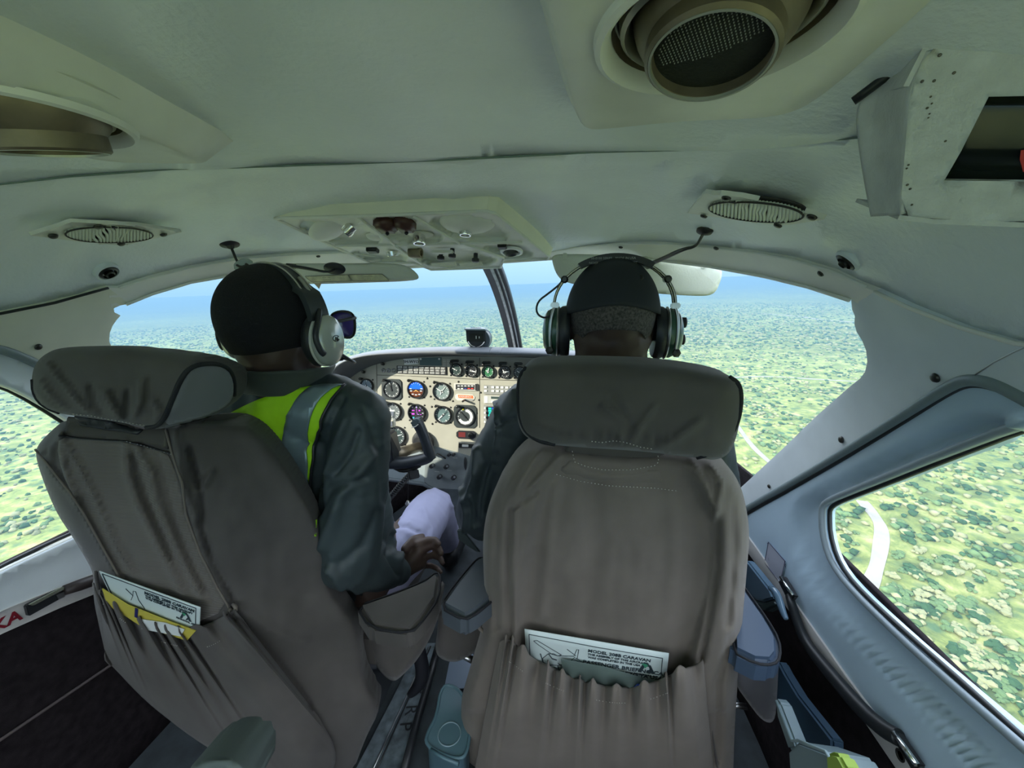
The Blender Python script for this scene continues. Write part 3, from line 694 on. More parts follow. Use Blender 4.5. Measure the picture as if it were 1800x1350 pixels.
# round air vents at the pillar tops
def vent(c, r, label):
    t = empty('air_vent', hit(*c), label, 'vent'); p = hit(*c, .004); n = -inorm(p)
    lathe('outer_ring', p, n, [(r * 1.25, -.004), (r * 1.22, .004), (r * 1.0, .006), (r * .95, .002)], M_pil, t, seg=32)
    lathe('inner_ring', p, n, [(r * .95, 0), (r * .88, .006), (r * .7, .008), (r * .62, .001), (.001, -.002)], M_dkscrew, t, seg=32)
    lathe('nozzle', p, n, [(r * .48, 0), (r * .45, .010), (r * .32, .012), (r * .26, .004), (.001, .003)], M_dkscrew, t, seg=28)
vent((185, 474), .017, 'round black air vent set in the lining at the left pillar top')
vent((1498, 452), .015, 'round dark air vent set in the lining at the right pillar top')

# visors
def visor(outline, Y0, tiltn, label, m):
    P = plane(AY(*np.mean(outline, 0), Y0), tiltn); t = empty('sun_visor', P(*np.mean(outline, 0)), label, 'sun visor')
    def dv(x, y): q = min(1, dist_poly(x, y, sp_) / 7.0); return .004 * math.sqrt(max(0, 1 - (1 - q) ** 2))
    sp_ = smoothpoly(outline, 2); pts, fs = tri(sp_, (), 7)
    V = [P(x, y, dv(x, y)) for x, y in pts] + [P(x, y, -dv(x, y)) for x, y in pts]; n = len(pts)
    Fc = [tuple(f) for f in fs] + [tuple(i + n for i in f[::-1]) for f in fs]
    me = mesh(V, Fc); bm = bmesh.new(); bm.from_mesh(me); bmesh.ops.remove_doubles(bm, verts=bm.verts, dist=.0003); bmesh.ops.recalc_face_normals(bm, faces=bm.faces); bm.to_mesh(me); bm.free()
    link('panel', me, m, t); return t, P
M_vis = mat('visor vinyl', (0.66, 0.68, 0.58), .45, bump=.2, bscale=250, var=.06, vscale=12)
t, P = visor([(466, 468), (480, 463), (590, 463), (696, 462), (722, 470), (739, 487), (729, 494), (640, 497), (540, 500), (510, 498), (484, 484)], 1.02, (0, -.9, -.45), 'greenish sun visor with two stuck paper placards, above the left pilot', M_vis)
M_pap = mat('yellowed paper', (0.62, 0.60, 0.40), .7, var=.2, vscale=60)
for k, q in enumerate(([(536, 486), (611, 483), (618, 494), (548, 496)], [(613, 483), (672, 482), (684, 493), (620, 494)])):
    prism('placard', [P(x, y, .0052) for x, y in q], P.n, .0006, M_pap, t); tube('placard_edge', [P(x, y, .0060) for x, y in q], .0005, M_redbr, t, n=5, closed=True)
for c in ((574, 489.5), (648, 488)): text('placard_text', '-- -- - ---\n- --- -- --', P(*c, .0062), P(700, 480) - P(500, 484), P(600, 460) - P(600, 500), .0065, mat('faded ink', (.3, .3, .18), .8), t)
prism('tape_scrap', [P(549, 495, .002), P(566, 496, .002), P(561, 508, .004)], P.n, .0004, mat('old tape', (.5, .42, .3), .4), t)
rod = [hit(404, 429), hit(404, 429, .012), hit(409, 442, .030), hit(418, 450, .045), hit(440, 457, .07), AY(500, 466, .99), AY(542, 472, .99), AY(575, 479, .99), AY(588, 474, 1.0)]
tube('arm', rod, [.004, .003, .003, .0035, .004, .0045, .0028, .0028], M_black, t, sm=2)
lathe('arm_mount', hit(403, 428), -inorm(hit(403, 428)), [(.016, 0), (.015, .004), (.006, .008), (.005, .012)], M_dkscrew, t, sx=1.4)
lathe('arm_socket', P(588, 472, .004), P.n, [(.017, 0), (.015, .004), (.006, .008)], M_black, t, sx=1.8, seg=24)
lathe('rod_collar', AY(512, 467.5, 1.0), AY(530, 470, 1) - AY(500, 466, 1), [(.0058, -.012), (.0062, 0), (.0058, .012)], M_black, t)
t, P = visor([(969, 455), (974, 448), (989, 446), (1120, 449), (1244, 461), (1264, 467), (1271, 480), (1262, 507), (1253, 518), (1233, 521), (1162, 517), (1060, 507), (995, 498), (978, 484)], 1.10, (0, -.97, -.2), 'greenish sun visor behind the black cap, above the right windshield', M_vis)
for x in (993, 1238): box('clip', P(x, 451 + (x > 1100) * 14, .006), (.012, .004, .018), M_vis, t)
rod = [hit(1238, 406), hit(1238, 406, .014), hit(1232, 415, .024), AY(1200, 438, .93), AY(1165, 455, 1.0), AY(1128, 470, 1.07), AY(1110, 478, 1.08)]
tube('arm', rod, [.004, .003, .003, .0035, .005, .005, .0035, .0028], M_metal if 0 else mat('dark steel rod', (.10, .10, .10), .3, metal=.8), t, sm=2)
lathe('arm_mount', hit(1239, 405), -inorm(hit(1239, 405)), [(.014, 0), (.013, .004), (.006, .008)], M_dkscrew, t, sx=1.3)

# overhead console
PC = plane((0, .87, 1.272), (0, -.27, -.963))
def console():
    t = empty('overhead_console', PC(720, 410), 'cream overhead console with small lamps and switches, between the sun visors', 'console')
    out = [(484, 384), (660, 379), (855, 371), (872, 376), (966, 452), (960, 456), (886, 454), (880, 470), (758, 474), (738, 466), (727, 462), (650, 462), (588, 434)]
    up = lambda x, y, d=0.0: PC(x, y, 0)
    bays = [[(501, 387), (622, 385), (688, 429), (592, 430)], [(640, 384), (722, 381), (801, 423), (701, 429)], [(733, 380), (847, 374), (913, 424), (814, 426)],
            [(602, 437), (690, 435), (728, 458), (652, 459)], [(724, 436), (806, 434), (876, 452), (868, 464), (764, 468), (734, 455)], [(832, 430), (914, 428), (948, 450), (892, 450)]]
    bs = [smoothpoly(b, 1) for b in bays]
    def dz(x, y):
        for k, b in enumerate(bs):
            if pip(np.array([x]), np.array([y]), b)[0]:
                q = min(1, dist_poly(x, y, b) / 3.0); return -(.014 if k != 4 else .022) * q
        return 0.0
    V, Fc = [], []
    patch('housing', out, lambda x, y, d=0: PC(x, y, d), M_creamg, step=4.5, thick=.002, parent=t, disp=dz)
    # sides rising to the ceiling
    oo = resample(out, 20); V = []
    n = len(oo)
    for x, y in oo:
        p = PC(x, y, 0); q = hit(*proj(p), -.004); h = max(.03, .0); V += [p, p + np.array([0, 0, max(.01, zc(p[1]) + .0 - p[2])]) + (p - PC(720, 410)) * .035]
    for i in range(n): j = (i + 1) % n; Fc.append((2 * i, 2 * i + 1, 2 * j + 1, 2 * j))
    link('side_wall', mesh(V, Fc), M_cream, t, smooth=False)
    tube('edge_bead', [PC(x, y, .001) for x, y in resample(out, 15)], .0035, M_creamg, t, closed=True)
    rib = []
    for a in ([(630, 382), (694, 431)], [(726, 380), (808, 428)], [(590, 432), (694, 431), (808, 428), (918, 426)], [(694, 431), (740, 464)], [(816, 428), (886, 453)]):
        rib.append(tube(None, [PC(x, y, .0015) for x, y in resample(a, 20, False)], .0035, None, n=8))
    link('rib', mesh(*join(rib)), M_creamg, t)
    X, Y_, Z = basis(PC.n, (0, 1, 0)); N = PC.n
    def lamp(px, py, nn, r, h, sub='swivel_lamp', m=M_chrome):
        c = PC(px, py, .002); o = lathe(sub, c, nn, [(r, -h), (r, h * .8), (r * .92, h), (r * .72, h), (r * .68, h * .4), (.001, h * .35)], m, t, seg=24)
        rg = []
        for k in range(14):
            a = 2 * math.pi * k / 14; x, y, z = basis(nn, (.2, 1, .3)); rg.append(boxm(c + r * 1.0 * (math.cos(a) * x + math.sin(a) * y) + z * h * .3, math.cos(a) * x + math.sin(a) * y, -math.sin(a) * x + math.cos(a) * y, z, .0007, .0012, h * .4))
        link('knurl', mesh(*join(rg)), m, o, smooth=False)
        lathe('lens', c + np.asarray(nn, float) / np.linalg.norm(nn) * h * .4, nn, [(r * .68, 0), (.001, .001)], M_black, o, seg=20)
    def bowl(px, py, r, sx, d, a=0.0, nm='scoop'):
        prf = [(r * math.cos(q), d * math.sin(q)) for q in np.linspace(0, math.pi / 2, 8)]
        lathe(nm, PC(px, py, -.012), N + np.array([a, 0, 0]), prf, M_creamg, t, seg=32, up=(0, 1, 0), sx=sx)
    bowl(578, 400, .040, 1.3, .018, .5); lamp(613, 404, (-.55, -.2, -.6), .0125, .012)
    bowl(660, 415, .020, 1.2, .010)
    bowl(822, 390, .048, 1.35, .020); lamp(818, 405, (.0, -.2, -1), .014, .012)
    bowl(740, 412, .020, 1.6, .006); lamp(737, 421, (.05, -.25, -1), .0155, .011)
    bowl(692, 443, .018, 1.3, .004); lamp(690, 446, (.1, .1, -1), .0150, .006)
    lathe('ring_light', PC(899, 442, .002), N, [(.030, -.002), (.029, .003), (.023, .004), (.021, .0)], mat('white ring', (.8, .82, .8), .3), t, seg=32, up=(0, 1, 0), sx=1.0)
    lathe('eyeball', PC(899, 442, .0), (.2, -.1, -1), [(.020, -.004), (.017, .008), (.012, .011), (.009, .006), (.001, .005)], M_black, t, seg=24)
    for q in ((678, 395, .022), (712, 394, .020)):
        c = PC(q[0], q[1], .004); x, y, z = basis(N, (0, 1, 0))
        V, Fc = boxm(c, x, y, z, q[2], .022, .014); me = mesh(V, Fc); bm = bmesh.new(); bm.from_mesh(me); bmesh.ops.bevel(bm, geom=bm.edges[:], offset=.006, segments=3, affect='EDGES'); bm.to_mesh(me); bm.free()
        o = link('switch_guard', me, M_redbr, t)
        box('toggle', c + z * .014 + y * .010, (.008, .006, .012), M_black, o, axes=(x, y, z))
    box('switch_block', PC(655, 440, .003), (.03, .02, .012), M_black, t, axes=basis(N, (0, 1, 0)), bev=.002)
    box('switch_block', PC(883, 432, .003), (.022, .02, .014), M_black, t, axes=basis(N, (0, 1, 0)), bev=.002)
    c = PC(731, 444, .006); lathe('brown_knob', c, (1, -.1, -.1), [(.013, -.018), (.014, -.014), (.014, .012), (.012, .016), (.008, .016), (.007, .01), (.001, .01)], M_brown, t)
    for (x0, x1, y) in ((757, 800, 462), (806, 846, 462)): prism('bracket', [PC(x0, y, .004), PC(x1, y - 3, .004), PC(x1 + 3, y + 3, .010), PC((x0 + x1) / 2, y + 6, .013), PC(x0 + 3, y + 5, .010)], N, .003, M_cream, t, bev=.0008)
    for x, y in ((775, 448), (795, 444), (836, 452)): lathe('valve_knob', PC(x, y, .0), N, [(.006, -.01), (.006, .004), (.010, .005), (.010, .012), (.007, .014)], M_black, t, seg=16)
    box('handle_bar', PC(778, 443, .003), (.06, .016, .008), M_black if 0 else M_creamg, t, axes=basis(N, (0, 1, 0)), bev=.003)
console()

# centre post of the windshield
def post():
    t = empty('windshield_post', (0, 1.95, .85), 'black windshield centre post with grey stripes, right of the compass', 'post')
    a0, a1, b0, b1 = (835, 458), (886, 456), (893, 616), (918, 616)
    A = [AY(861, 455, 1.32), AY(880, 500, 1.46), AY(897, 560, 1.66), AY(909, 622, 1.86)]
    Wd = [.042, .040, .040, .040]; P = smooth3(A, 2); W = np.interp(np.linspace(0, 1, len(P)), np.linspace(0, 1, 4), Wd)
    def band(nm, o0, o1, d, m, par):
        V, Fc = [], []
        for i, p in enumerate(P):
            x = np.array([1, 0, 0.]); tt = P[min(i + 1, len(P) - 1)] - P[max(0, i - 1)]; tt = tt / np.linalg.norm(tt); nn = np.cross(x, tt); nn = nn if nn[1] < 0 else -nn
            for (f, h) in ((o0, 0), (o0, d), (o1, d), (o1, 0)): V.append(p + x * W[i] * f + nn * h)
        for i in range(len(P) - 1):
            for k in range(4): Fc.append((i * 4 + k, i * 4 + (k + 1) % 4, i * 4 + 4 + (k + 1) % 4, i * 4 + 4 + k))
        Fc += [(3, 2, 1, 0), tuple(len(V) - 4 + k for k in range(4))]
        return link(nm, mesh(V, Fc), m, par, smooth=False)
    band('bar', -.8, .8, .012, M_black, t)
    gs_ = mat('worn grey stripe', (.35, .37, .38), .5, var=.3, vscale=60)
    band('stripe', -.12, .10, .020, gs_, t); band('stripe', .36, .48, .017, gs_, t); band('edge_strip', .66, .78, .016, M_black, t)
post()
for q in [(60, 607)]: p = hit(*q, .008); o = screw(p, -inorm(p), M_dkscrew, None, .006); tag(o, 'dark screw head on the left pillar above the door seal', 'screw')
for q, l in (((1657, 661), 'large dark screw head high on the right pillar near the door seal corner'), ((1488, 773), 'dark screw head midway down the right pillar beside the door seal'), ((1358, 855), 'small dark screw head at the foot of the right pillar')):
    p = hit(*q, .008); o = screw(p, -inorm(p), M_dkscrew, None, .0065 if q[0] > 1400 else .005); tag(o, l, 'screw')
for q, l in (((1264, 427), 'dark screw on the windshield header behind the right visor arm'), ((1093, 426), 'dark screw on the windshield header above the black cap'), ((1455, 471), 'dark screw on the windshield header next to the right air vent'), ((558, 443), 'dark screw on the windshield header above the left sun visor')):
    p = hit(*q, .012); o = screw(p, -inorm(p), M_dkscrew, None, .0055); tag(o, l, 'screw')
# ---------------------------------------------------------------- instrument panel
PN = np.array([0, -1.0, 0.10]); PN = PN / np.linalg.norm(PN)
PP = plane((0, 1.40, .70), PN)
M_pan = mat('panel paint', (0.40, 0.385, 0.315), .5, bump=.1, bscale=500, bdist=.0003, var=.05, vscale=18)
M_wht = mat('white marks', (0.85, 0.87, 0.85), .5); M_btn = mat('white key', (0.75, 0.75, 0.70), .45)
M_dial = mat('dial dark', (0.05, 0.075, 0.07), .3); M_dialg = mat('dial green', (0.05, 0.20, 0.09), .3); M_dialp = mat('dial pale', (0.22, 0.28, 0.27), .25)
def emi(n, c, s=.8): return mat(n, tuple(q * .3 for q in c), .3, emit=c, estr=s)
PX_, PYv, PZ_ = basis(PN)          # right, up, out
if PX_[0] < 0: PX_ = -PX_
PYv = np.array([0, .0995, .995])
pan = empty('instrument_panel', PP(886, 720), 'instrument panel full of round gauges and radios, half sunlit, ahead of the pilots', 'instrument panel')
top = [(585, 712), (592, 694), (604, 674), (630, 653), (662, 639), (716, 629), (778, 626), (886, 626)]
T3 = [PP(*p) for p in smoothpoly(top, 2, False)]
mir = [np.array([-p[0], p[1], p[2]]) for p in T3[::-1]][1:]
bot = [PP(x, y) for x, y in [(842, 806), (818, 799), (758, 781)]]
outl = T3 + mir + [np.array([.62, 1.40, .50]), np.array([.35, 1.40, .40]), np.array([.1, 1.40, .42])] + [PP(842, 806), PP(818, 799), PP(758, 782), PP(700, 812), PP(580, 812)]
outl = [p - PN * np.dot(p - PP(800, 700), PN) for p in outl]
prism('face_plate', outl, -PN, .012, M_pan, pan)
def seam(pts, nm='panel_seam', m=None): tube(nm, [PP(x, y, .0004) for x, y in pts], .0009, m or M_dkscrew, pan, n=5)
seam([(662, 640), (663, 742)]); seam([(662, 659), (740, 662), (842, 667)]); seam([(843, 629), (843, 752)]); seam([(843, 667), (915, 669)])
prism('blank_plate', [PP(x, y, .002) for x, y in [(738, 629), (776, 628), (776, 643), (738, 642)]], -PN, .002, mat('blank plate', (.09, .15, .15), .4), pan)
for q in ((739.5, 631), (772, 631)): screw(PP(*q, .002), PN, M_wht, pan, .004)
prism('registration_plate', [PP(x, y, .0025) for x, y in [(709, 631), (735, 630), (735, 640), (711, 641.5)]], -PN, .0025, mat('white plate', (.9, .9, .88), .5), pan)
text('registration_text', '5H-WYO', PP(722.5, 636, .0032), PX_, PYv, .015, M_black, pan, bold=.0003)
prism('annunciator_frame', [PP(x, y, .004) for x, y in [(697, 642.5), (784.5, 645), (785, 659.5), (697, 656.5)]], -PN, .004, M_black, pan, bev=.001)
for r in range(3):
    for c in range(9):
        x = 699.5 + c * 9.45 + 3.3; y = 645.2 + r * 4.35 + c * .30; k = (r * 9 + c * 5) % 7
        b = prism('annunciator_light', [PP(x + a, y + d, .0055) for a, d in [(-3.7, -1.7), (3.7, -1.6), (3.7, 1.6), (-3.7, 1.5)]], -PN, .002, M_btn if k in (0, 3) else mat('cap grey', (.28, .27, .25), .5), pan)
        text('legend', ('FUEL', 'BATT', 'OIL', 'GEN', 'VAC', 'STBY', 'DOOR')[k][:4], PP(x, y, .006), PX_, PYv, .0065, M_wht if k not in (0, 3) else M_black, b)
for x in (674, 683, 692): lathe('toggle_switch', PP(x, 651, 0), PN, [(.0085, 0), (.0085, .003), (.006, .005), (.003, .006), (.003, .016), (.0015, .018)], M_metal, pan, seg=14)
for i, (x, y) in enumerate([(674, 640), (640, 654)]): lathe('post_light', PP(x, y, 0), PN + np.array([0, 0, .2]), [(.006, 0), (.006, .012), (.004, .016)], M_dkscrew, pan, seg=12)
for (x, n) in ((781, 5), (788, 5)):
    for k in range(n): box('label_line', PP(x, 633 + k * 2.6, .0004), (.012, .0004, .0022), M_btn, pan, bev=0)
def ring(c, r, n, k, m, l0, l1, w, a0=0, a1=2 * math.pi, h=0.002):
    P = []
    for i in range(n):
        a = a0 + (a1 - a0) * i / max(1, n - 1 if abs(a1 - a0) < 6.2 else n); d = math.cos(a) * PX_ + math.sin(a) * PYv; t = -math.sin(a) * PX_ + math.cos(a) * PYv
        P.append(boxm(c + d * r * (l0 + l1) / 2 + PN * h, d, t, PN, r * (l1 - l0) / 2, w, .0003))
    return P
def gauge(x, y, rp, dial, needles=(), square=False, ticks=24, light=True, extra=None, nm='gauge', txt=None):
    c = PP(x, y, 0); r = np.linalg.norm(PP(x + rp, y) - PP(x, y))
    if square:
        g = prism(nm, [c + PX_ * r * a * 1.22 + PYv * r * b * 1.22 for a, b in [(-1, -.75), (-.75, -1), (.75, -1), (1, -.75), (1, .75), (.75, 1), (-.75, 1), (-1, .75)]], PN, .004, mat('gauge case', (.04, .05, .05), .45), pan, bev=.001)
        lathe('bezel', c, PN, [(r * 1.04, .002), (r * 1.02, .009), (r * .92, .009), (r * .90, .003)], M_black, g, seg=36)
    else:
        g = lathe(nm, c, PN, [(r * 1.06, -.001), (r * 1.06, .008), (r * 1.0, .011), (r * .92, .011), (r * .90, .003)], M_black, pan, seg=36)
    lathe('dial_face', c + PN * .003, PN, [(r * .91, 0), (.001, .0004)], dial, g, seg=36)
    if ticks: link('dial_marks', mesh(*join(ring(c, r, ticks, 0, None, .74, .88, .0005, h=.0042) + ring(c, r, ticks // 3, 0, None, .66, .88, .0010, h=.0043))), M_wht, g, smooth=False)
    for (a, l, w_, m) in needles:
        d = math.cos(a) * PX_ + math.sin(a) * PYv; t = -math.sin(a) * PX_ + math.cos(a) * PYv
        prism('needle', [c + PN * .0055 - d * r * .2 - t * w_, c + PN * .0055 + d * r * l - t * w_ * .4, c + PN * .0055 + d * r * l + t * w_ * .4, c + PN * .0055 - d * r * .2 + t * w_], PN, .0008, m, g)
    if needles: lathe('hub', c + PN * .005, PN, [(r * .10, 0), (r * .08, .002)], M_black, g, seg=12)
    if txt: text('dial_text', txt, c + PN * .0045 - PYv * r * .35, PX_, PYv, r * .28, M_wht, g)
    sc_ = []
    for a in (.785, 2.356, 3.927, 5.498): sc_.append(lathe(None, c + (math.cos(a) * PX_ + math.sin(a) * PYv) * r * 1.30, PN, [(.0036, 0), (.003, .002)], None, seg=8))
    link('mounting_screws', mesh(*join(sc_)), M_black, g)
    if light:
        lc = c + (-.80 * PX_ + 1.0 * PYv) * r * 1.05; o = lathe('post_light', lc, PN + np.array([.25, 0, .1]), [(.0045, 0), (.0045, .016), (.0055, .017), (.0055, .026), (.003, .028)], M_dkscrew, g, seg=10)
    return g, c, r
W_ = M_wht
gauge(645.5, 678, 11, mat('dial blue grey', (.16, .22, .27), .25), [(-.5, .75, .0015, W_), (1.9, .5, .0015, M_black)], ticks=12)
gauge(689, 684.5, 14.5, M_dialp, [(1.65, .8, .0018, M_black), (2.0, .55, .0018, M_black)], square=True, ticks=30)
g, c, r = gauge(732, 684.5, 14.5, M_black, (), ticks=0, nm='attitude_display')
def half(a0, a1, y0, m, nm, h=.0044, k=.86):
    P = [c + PN * h + (math.cos(a) * PX_ + math.sin(a) * PYv) * r * k for a in np.linspace(a0, a1, 20)]; prism(nm, P, PN, .0004, m, g)
half(.06, math.pi - .06, 0, emi('sky blue screen', (0.01, .12, .95), 1.0), 'sky_half'); half(math.pi + .15, 2 * math.pi - .15, 0, emi('earth brown screen', (.12, .03, .008), .8), 'earth_half')
prism('wing_symbol', [c + PN * .0052 + PX_ * a * r + PYv * b * r for a, b in [(-.35, -.30), (0, -.02), (.35, -.30), (0, -.16)]], PN, .0005, emi('amber', (.9, .42, .12), .8), g)
link('horizon_marks', mesh(*join(ring(c, r, 5, 0, None, .70, .84, .0007, .9, 2.24, .0050) + [boxm(c + PN * .0052 + PX_ * a * r + PYv * b * r, PX_, PYv, PN, .004, .0018, .0003) for a, b in [(-.66, .08), (.66, .12), (-.6, -.18), (.6, -.15), (0, -.62), (-.4, -.55), (.4, -.55)]])), emi('white screen', (.8, .9, .9), .6), g, smooth=False)
gauge(777, 688, 15, M_dialp, [(2.6, .75, .0022, W_), (.9, .75, .0013, W_), (4.3, .4, .0025, W_)], ticks=30)
gauge(691, 723, 14.5, mat('dial grey', (.17, .19, .19), .3), [(2.2, .5, .002, W_), (-.3, .8, .002, W_)], ticks=24)
g, c, r = gauge(733, 725.5, 14.5, M_black, (), ticks=12, nm='heading_display')
pk, cy_, pl_ = emi('magenta screen', (.75, .10, .85), .8), emi('cyan screen', (.05, .6, .7), .8), emi('lilac screen', (.6, .55, 1.0), .8)
for m, L_ in ((pk, [(-.40, .28, .3, .10), (.36, .30, .2, .16), (-.42, -.12, .34, .16), (.02, .30, .03, .5), (.08, -.05, .04, .2), (.5, -.16, .2, .05)]), (cy_, [(-.38, -.56, .22, .12), (.42, -.58, .26, .12), (-.1, -.62, .1, .05)]), (pl_, [(0, .68, .16, .12), (-.5, .62, .07, .06), (.5, .6, .07, .06), (.2, -.16, .2, .04)])):
    link('screen_marks', mesh(*join([boxm(c + PN * .0050 + PX_ * a * r + PYv * b * r, PX_, PYv, PN, w_ * r * .5, h_ * r * .5, .0003) for a, b, w_, h_ in L_])), m, g, smooth=False)
gauge(779, 729, 14.5, mat('dial slate', (.13, .20, .20), .25), [(.75, .8, .0012, M_black), (3.95, .8, .0028, W_)], ticks=20)
g, c, r = gauge(818, 732, 16.5, M_dial, [(2.3, .7, .0026, M_black), (-.8, .6, .0016, M_black)], square=True, ticks=36)
link('compass_card', mesh(*join(ring(c, r, 40, 0, None, .52, .80, .0017, -2.6, 1.4, .0040))), M_wht, g, smooth=False)
lathe('marker', c + PYv * r * .78 - PX_ * r * .2 + PN * .005, PN, [(.004, 0), (.003, .001)], mat('yellow mark', (.75, .7, .05), .5), g, seg=10)
gauge(697, 766, 16, M_dial, [(.3, .7, .002, W_)], ticks=30)
for i, (x, y, d, nd) in enumerate([(802, 650, M_dial, [(2.7, .7, .0022, W_)]), (829, 651.5, M_black, [(-.25, .8, .003, W_)]), (858, 653, M_dialg, [(1.3, .75, .002, W_), (2.6, .4, .002, W_)]), (887, 654, M_black, [(.2, .8, .003, W_), (2.2, .5, .002, W_)]), (914, 655, M_dial, [(2.6, .6, .002, W_)]), (940, 656.5, M_dial, [(.6, .6, .002, W_)]), (966, 658, M_dial, [(1.6, .6, .002, W_)])]):
    gauge(x, y, 10.5, d, nd, ticks=18, txt=None)
    box('eyebrow_light', PP(x - 3, y - 15.5, .010), (.030, .02, .008), M_dkscrew, pan, bev=.002)
lathe('blank_cover', PP(652, 705, 0), PN, [(.022, 0), (.021, .002), (.001, .002)], mat('cover grey', (.45, .5, .5), .4), pan)
# switches, pills and placards between the gauges
def quad(nm, pts, h, m, par=pan, t=.003, bev=.0008): return prism(nm, [PP(x, y, h) for x, y in pts], -PN, t, m, par, bev=bev)
a = quad('audio_panel', [(798, 673.5), (838, 674.5), (838, 687), (798, 686)], .006, M_metal if 0 else mat('pale bezel', (.6, .58, .52), .4), t=.006)
quad('audio_face', [(801, 675.5), (834, 676.5), (834, 685), (801, 684.5)], .0066, M_black, a, .001)
quad('end_cap', [(835, 675), (838, 675), (838, 686.5), (835, 686)], .0075, M_black, a, .002)
for k in range(5):
    quad('key', [(804 + k * 6, 677.5), (808 + k * 6, 677.6), (808 + k * 6, 679.4), (804 + k * 6, 679.3)], .0074, M_btn, a, .0012, 0)
    quad('key', [(804 + k * 6, 682), (808 + k * 6, 682.1), (808 + k * 6, 684), (804 + k * 6, 683.9)], .0074, [M_btn, M_btn, mat('navy key', (.05, .06, .3), .4), mat('red key', (.7, .05, .04), .4), mat('red key', (.7, .05, .04), .4)][k], a, .0012, 0)
pl = quad('fire_placard', [(803, 692.5), (831, 694), (835, 697.5), (834, 703), (829, 705.5), (804, 704), (800, 700), (800, 695)], .002, mat('ivory plate', (.72, .7, .58), .4))
quad('orange_band', [(805, 694), (831, 695.3), (832, 700.5), (806, 699.5)], .0026, mat('orange paint', (.85, .16, .04), .5), pl, .0008, 0); text('placard_text', 'EMERGENCY', PP(818, 697.4, .003), PX_, PYv, .0085, M_btn, pl)
quad('grey_band', [(818, 701), (834, 701.5), (831, 705), (819, 704.4)], .0026, mat('grey cap', (.3, .3, .28), .5), pl, .0008, 0)
lathe('post_light', PP(817, 703, 0), PN, [(.004, 0), (.004, .03), (.002, .032)], M_dkscrew, pl, seg=10)
r1 = quad('transponder', [(850, 677), (960, 680), (960, 696), (850, 693)], .006, mat('radio grey', (.30, .30, .28), .45), t=.006)
for k in range(12):
    for j in range(2):
        x = 858 + k * 8.2 if k else 853.5; y = 680.5 + j * 6.6 + k * .2; quad('key', [(x - 2.6, y - 1.8), (x + 2.6, y - 1.7), (x + 2.6, y + 1.9), (x - 2.6, y + 1.8)], .0085, M_btn, r1, .0025, .0005)
r2 = quad('radio_unit', [(850, 695), (960, 698), (960, 712), (850, 709)], .006, mat('radio pale', (.50, .50, .46), .45), t=.006)
quad('display', [(863, 697), (912, 698.5), (912, 702.5), (863, 701)], .0066, M_dial, r2, .001, 0); quad('knob_plate', [(851.5, 696.5), (857, 696.7), (857, 708), (851.5, 707.8)], .0066, M_btn, r2, .001, 0)
for k in range(6): quad('key', [(863 + k * 8, 704.5), (868.5 + k * 8, 704.6), (868.5 + k * 8, 707.6), (863 + k * 8, 707.5)], .008, M_btn, r2, .002, .0004)
r3 = quad('navigation_screen', [(850, 712), (935, 714), (935, 747), (850, 745)], .006, mat('radio grey', (.30, .30, .28), .45), t=.006)
quad('screen', [(855, 714.5), (915, 716), (915, 742), (855, 740.5)], .0066, M_black, r3, .001, 0)
for m, L_ in ((emi('teal screen', (.02, .5, .42), .9), [(861, 718), (861, 722), (862, 726), (861, 730), (862, 734), (868, 720)]), (emi('blue screen', (.02, .08, .8), 1.0), [(868, 718), (869, 724), (868, 730), (872, 736), (876, 719)])):
    link('screen_marks', mesh(*join([boxm(PP(x, y, .007), PX_, PYv, PN, .006, .0035, .0003) for x, y in L_])), m, r3, smooth=False)
for k in range(4): lathe('knob', PP(853, 717 + k * 8, .006), PN, [(.004, 0), (.0035, .008)], M_btn, r3, seg=10)
p1 = quad('flap_indicator', [(806, 757), (832, 758), (837, 762), (836, 769), (831, 772), (806, 771), (802, 767), (802, 760)], .005, M_black, t=.005)
quad('red_window', [(806, 759.5), (818, 760), (818, 768.5), (806, 768)], .0056, mat('maroon', (.16, .03, .03), .3), p1, .001, 0)
lathe('knob', PP(827, 764.5, .005), PN, [(.010, 0), (.009, .006), (.005, .007)], M_dkscrew, p1, seg=18)
p2 = quad('fuse_holder', [(806, 779.5), (834, 781), (834, 788), (806, 787)], .004, M_dkscrew, t=.004); quad('white_cap', [(812, 781.5), (823, 782), (823, 786), (812, 785.5)], .008, M_btn, p2, .004)
for i in range(34):
    pass
for x, y in [(756, 679), (757, 697), (759, 715), (760, 745), (796, 705), (799, 720), (842, 703), (838, 726), (751, 665), (806, 671), (845, 690)]: screw(PP(x, y, 0), PN, M_dkscrew, pan, .004)
# lower shelf with the four knobs, and the knee panel
sub = prism('lower_panel', [PP(x, y, .004) for x, y in [(758, 783), (820, 800), (846, 808), (1000, 815), (1000, 880), (842, 862), (760, 858), (745, 846), (748, 812)]], -PN, .012, mat('lower panel shaded grey', (.22, .25, .25), .5, var=.1, vscale=30), pan)  # darker than the face plate: its shadow is put into the grey
prism('knee_panel', [PP(x, y, .002) for x, y in [(560, 806), (700, 806), (758, 784), (748, 846), (744, 850), (560, 838)]], -PN, .012, mat('knee panel grey', (.30, .35, .36), .5), pan)
tube('ledge', [PP(x, y, .010) for x, y in [(560, 836), (672, 841), (744, 851), (775, 868)]], .008, mat('ledge vinyl', (.10, .12, .13), .4), pan)
for x, y in ((761, 818), (786, 819.5), (774, 837), (799, 838.5)):
    k_ = lathe('pull_knob', PP(x, y, .004), PN + np.array([0, 0, .15]), [(.0085, 0), (.0085, .022), (.006, .025)], M_black, sub, seg=18); lathe('knob_cap', PP(x, y, .028), PN + np.array([0, 0, .15]), [(.0045, 0), (.004, .003)], M_metal, k_, seg=14)
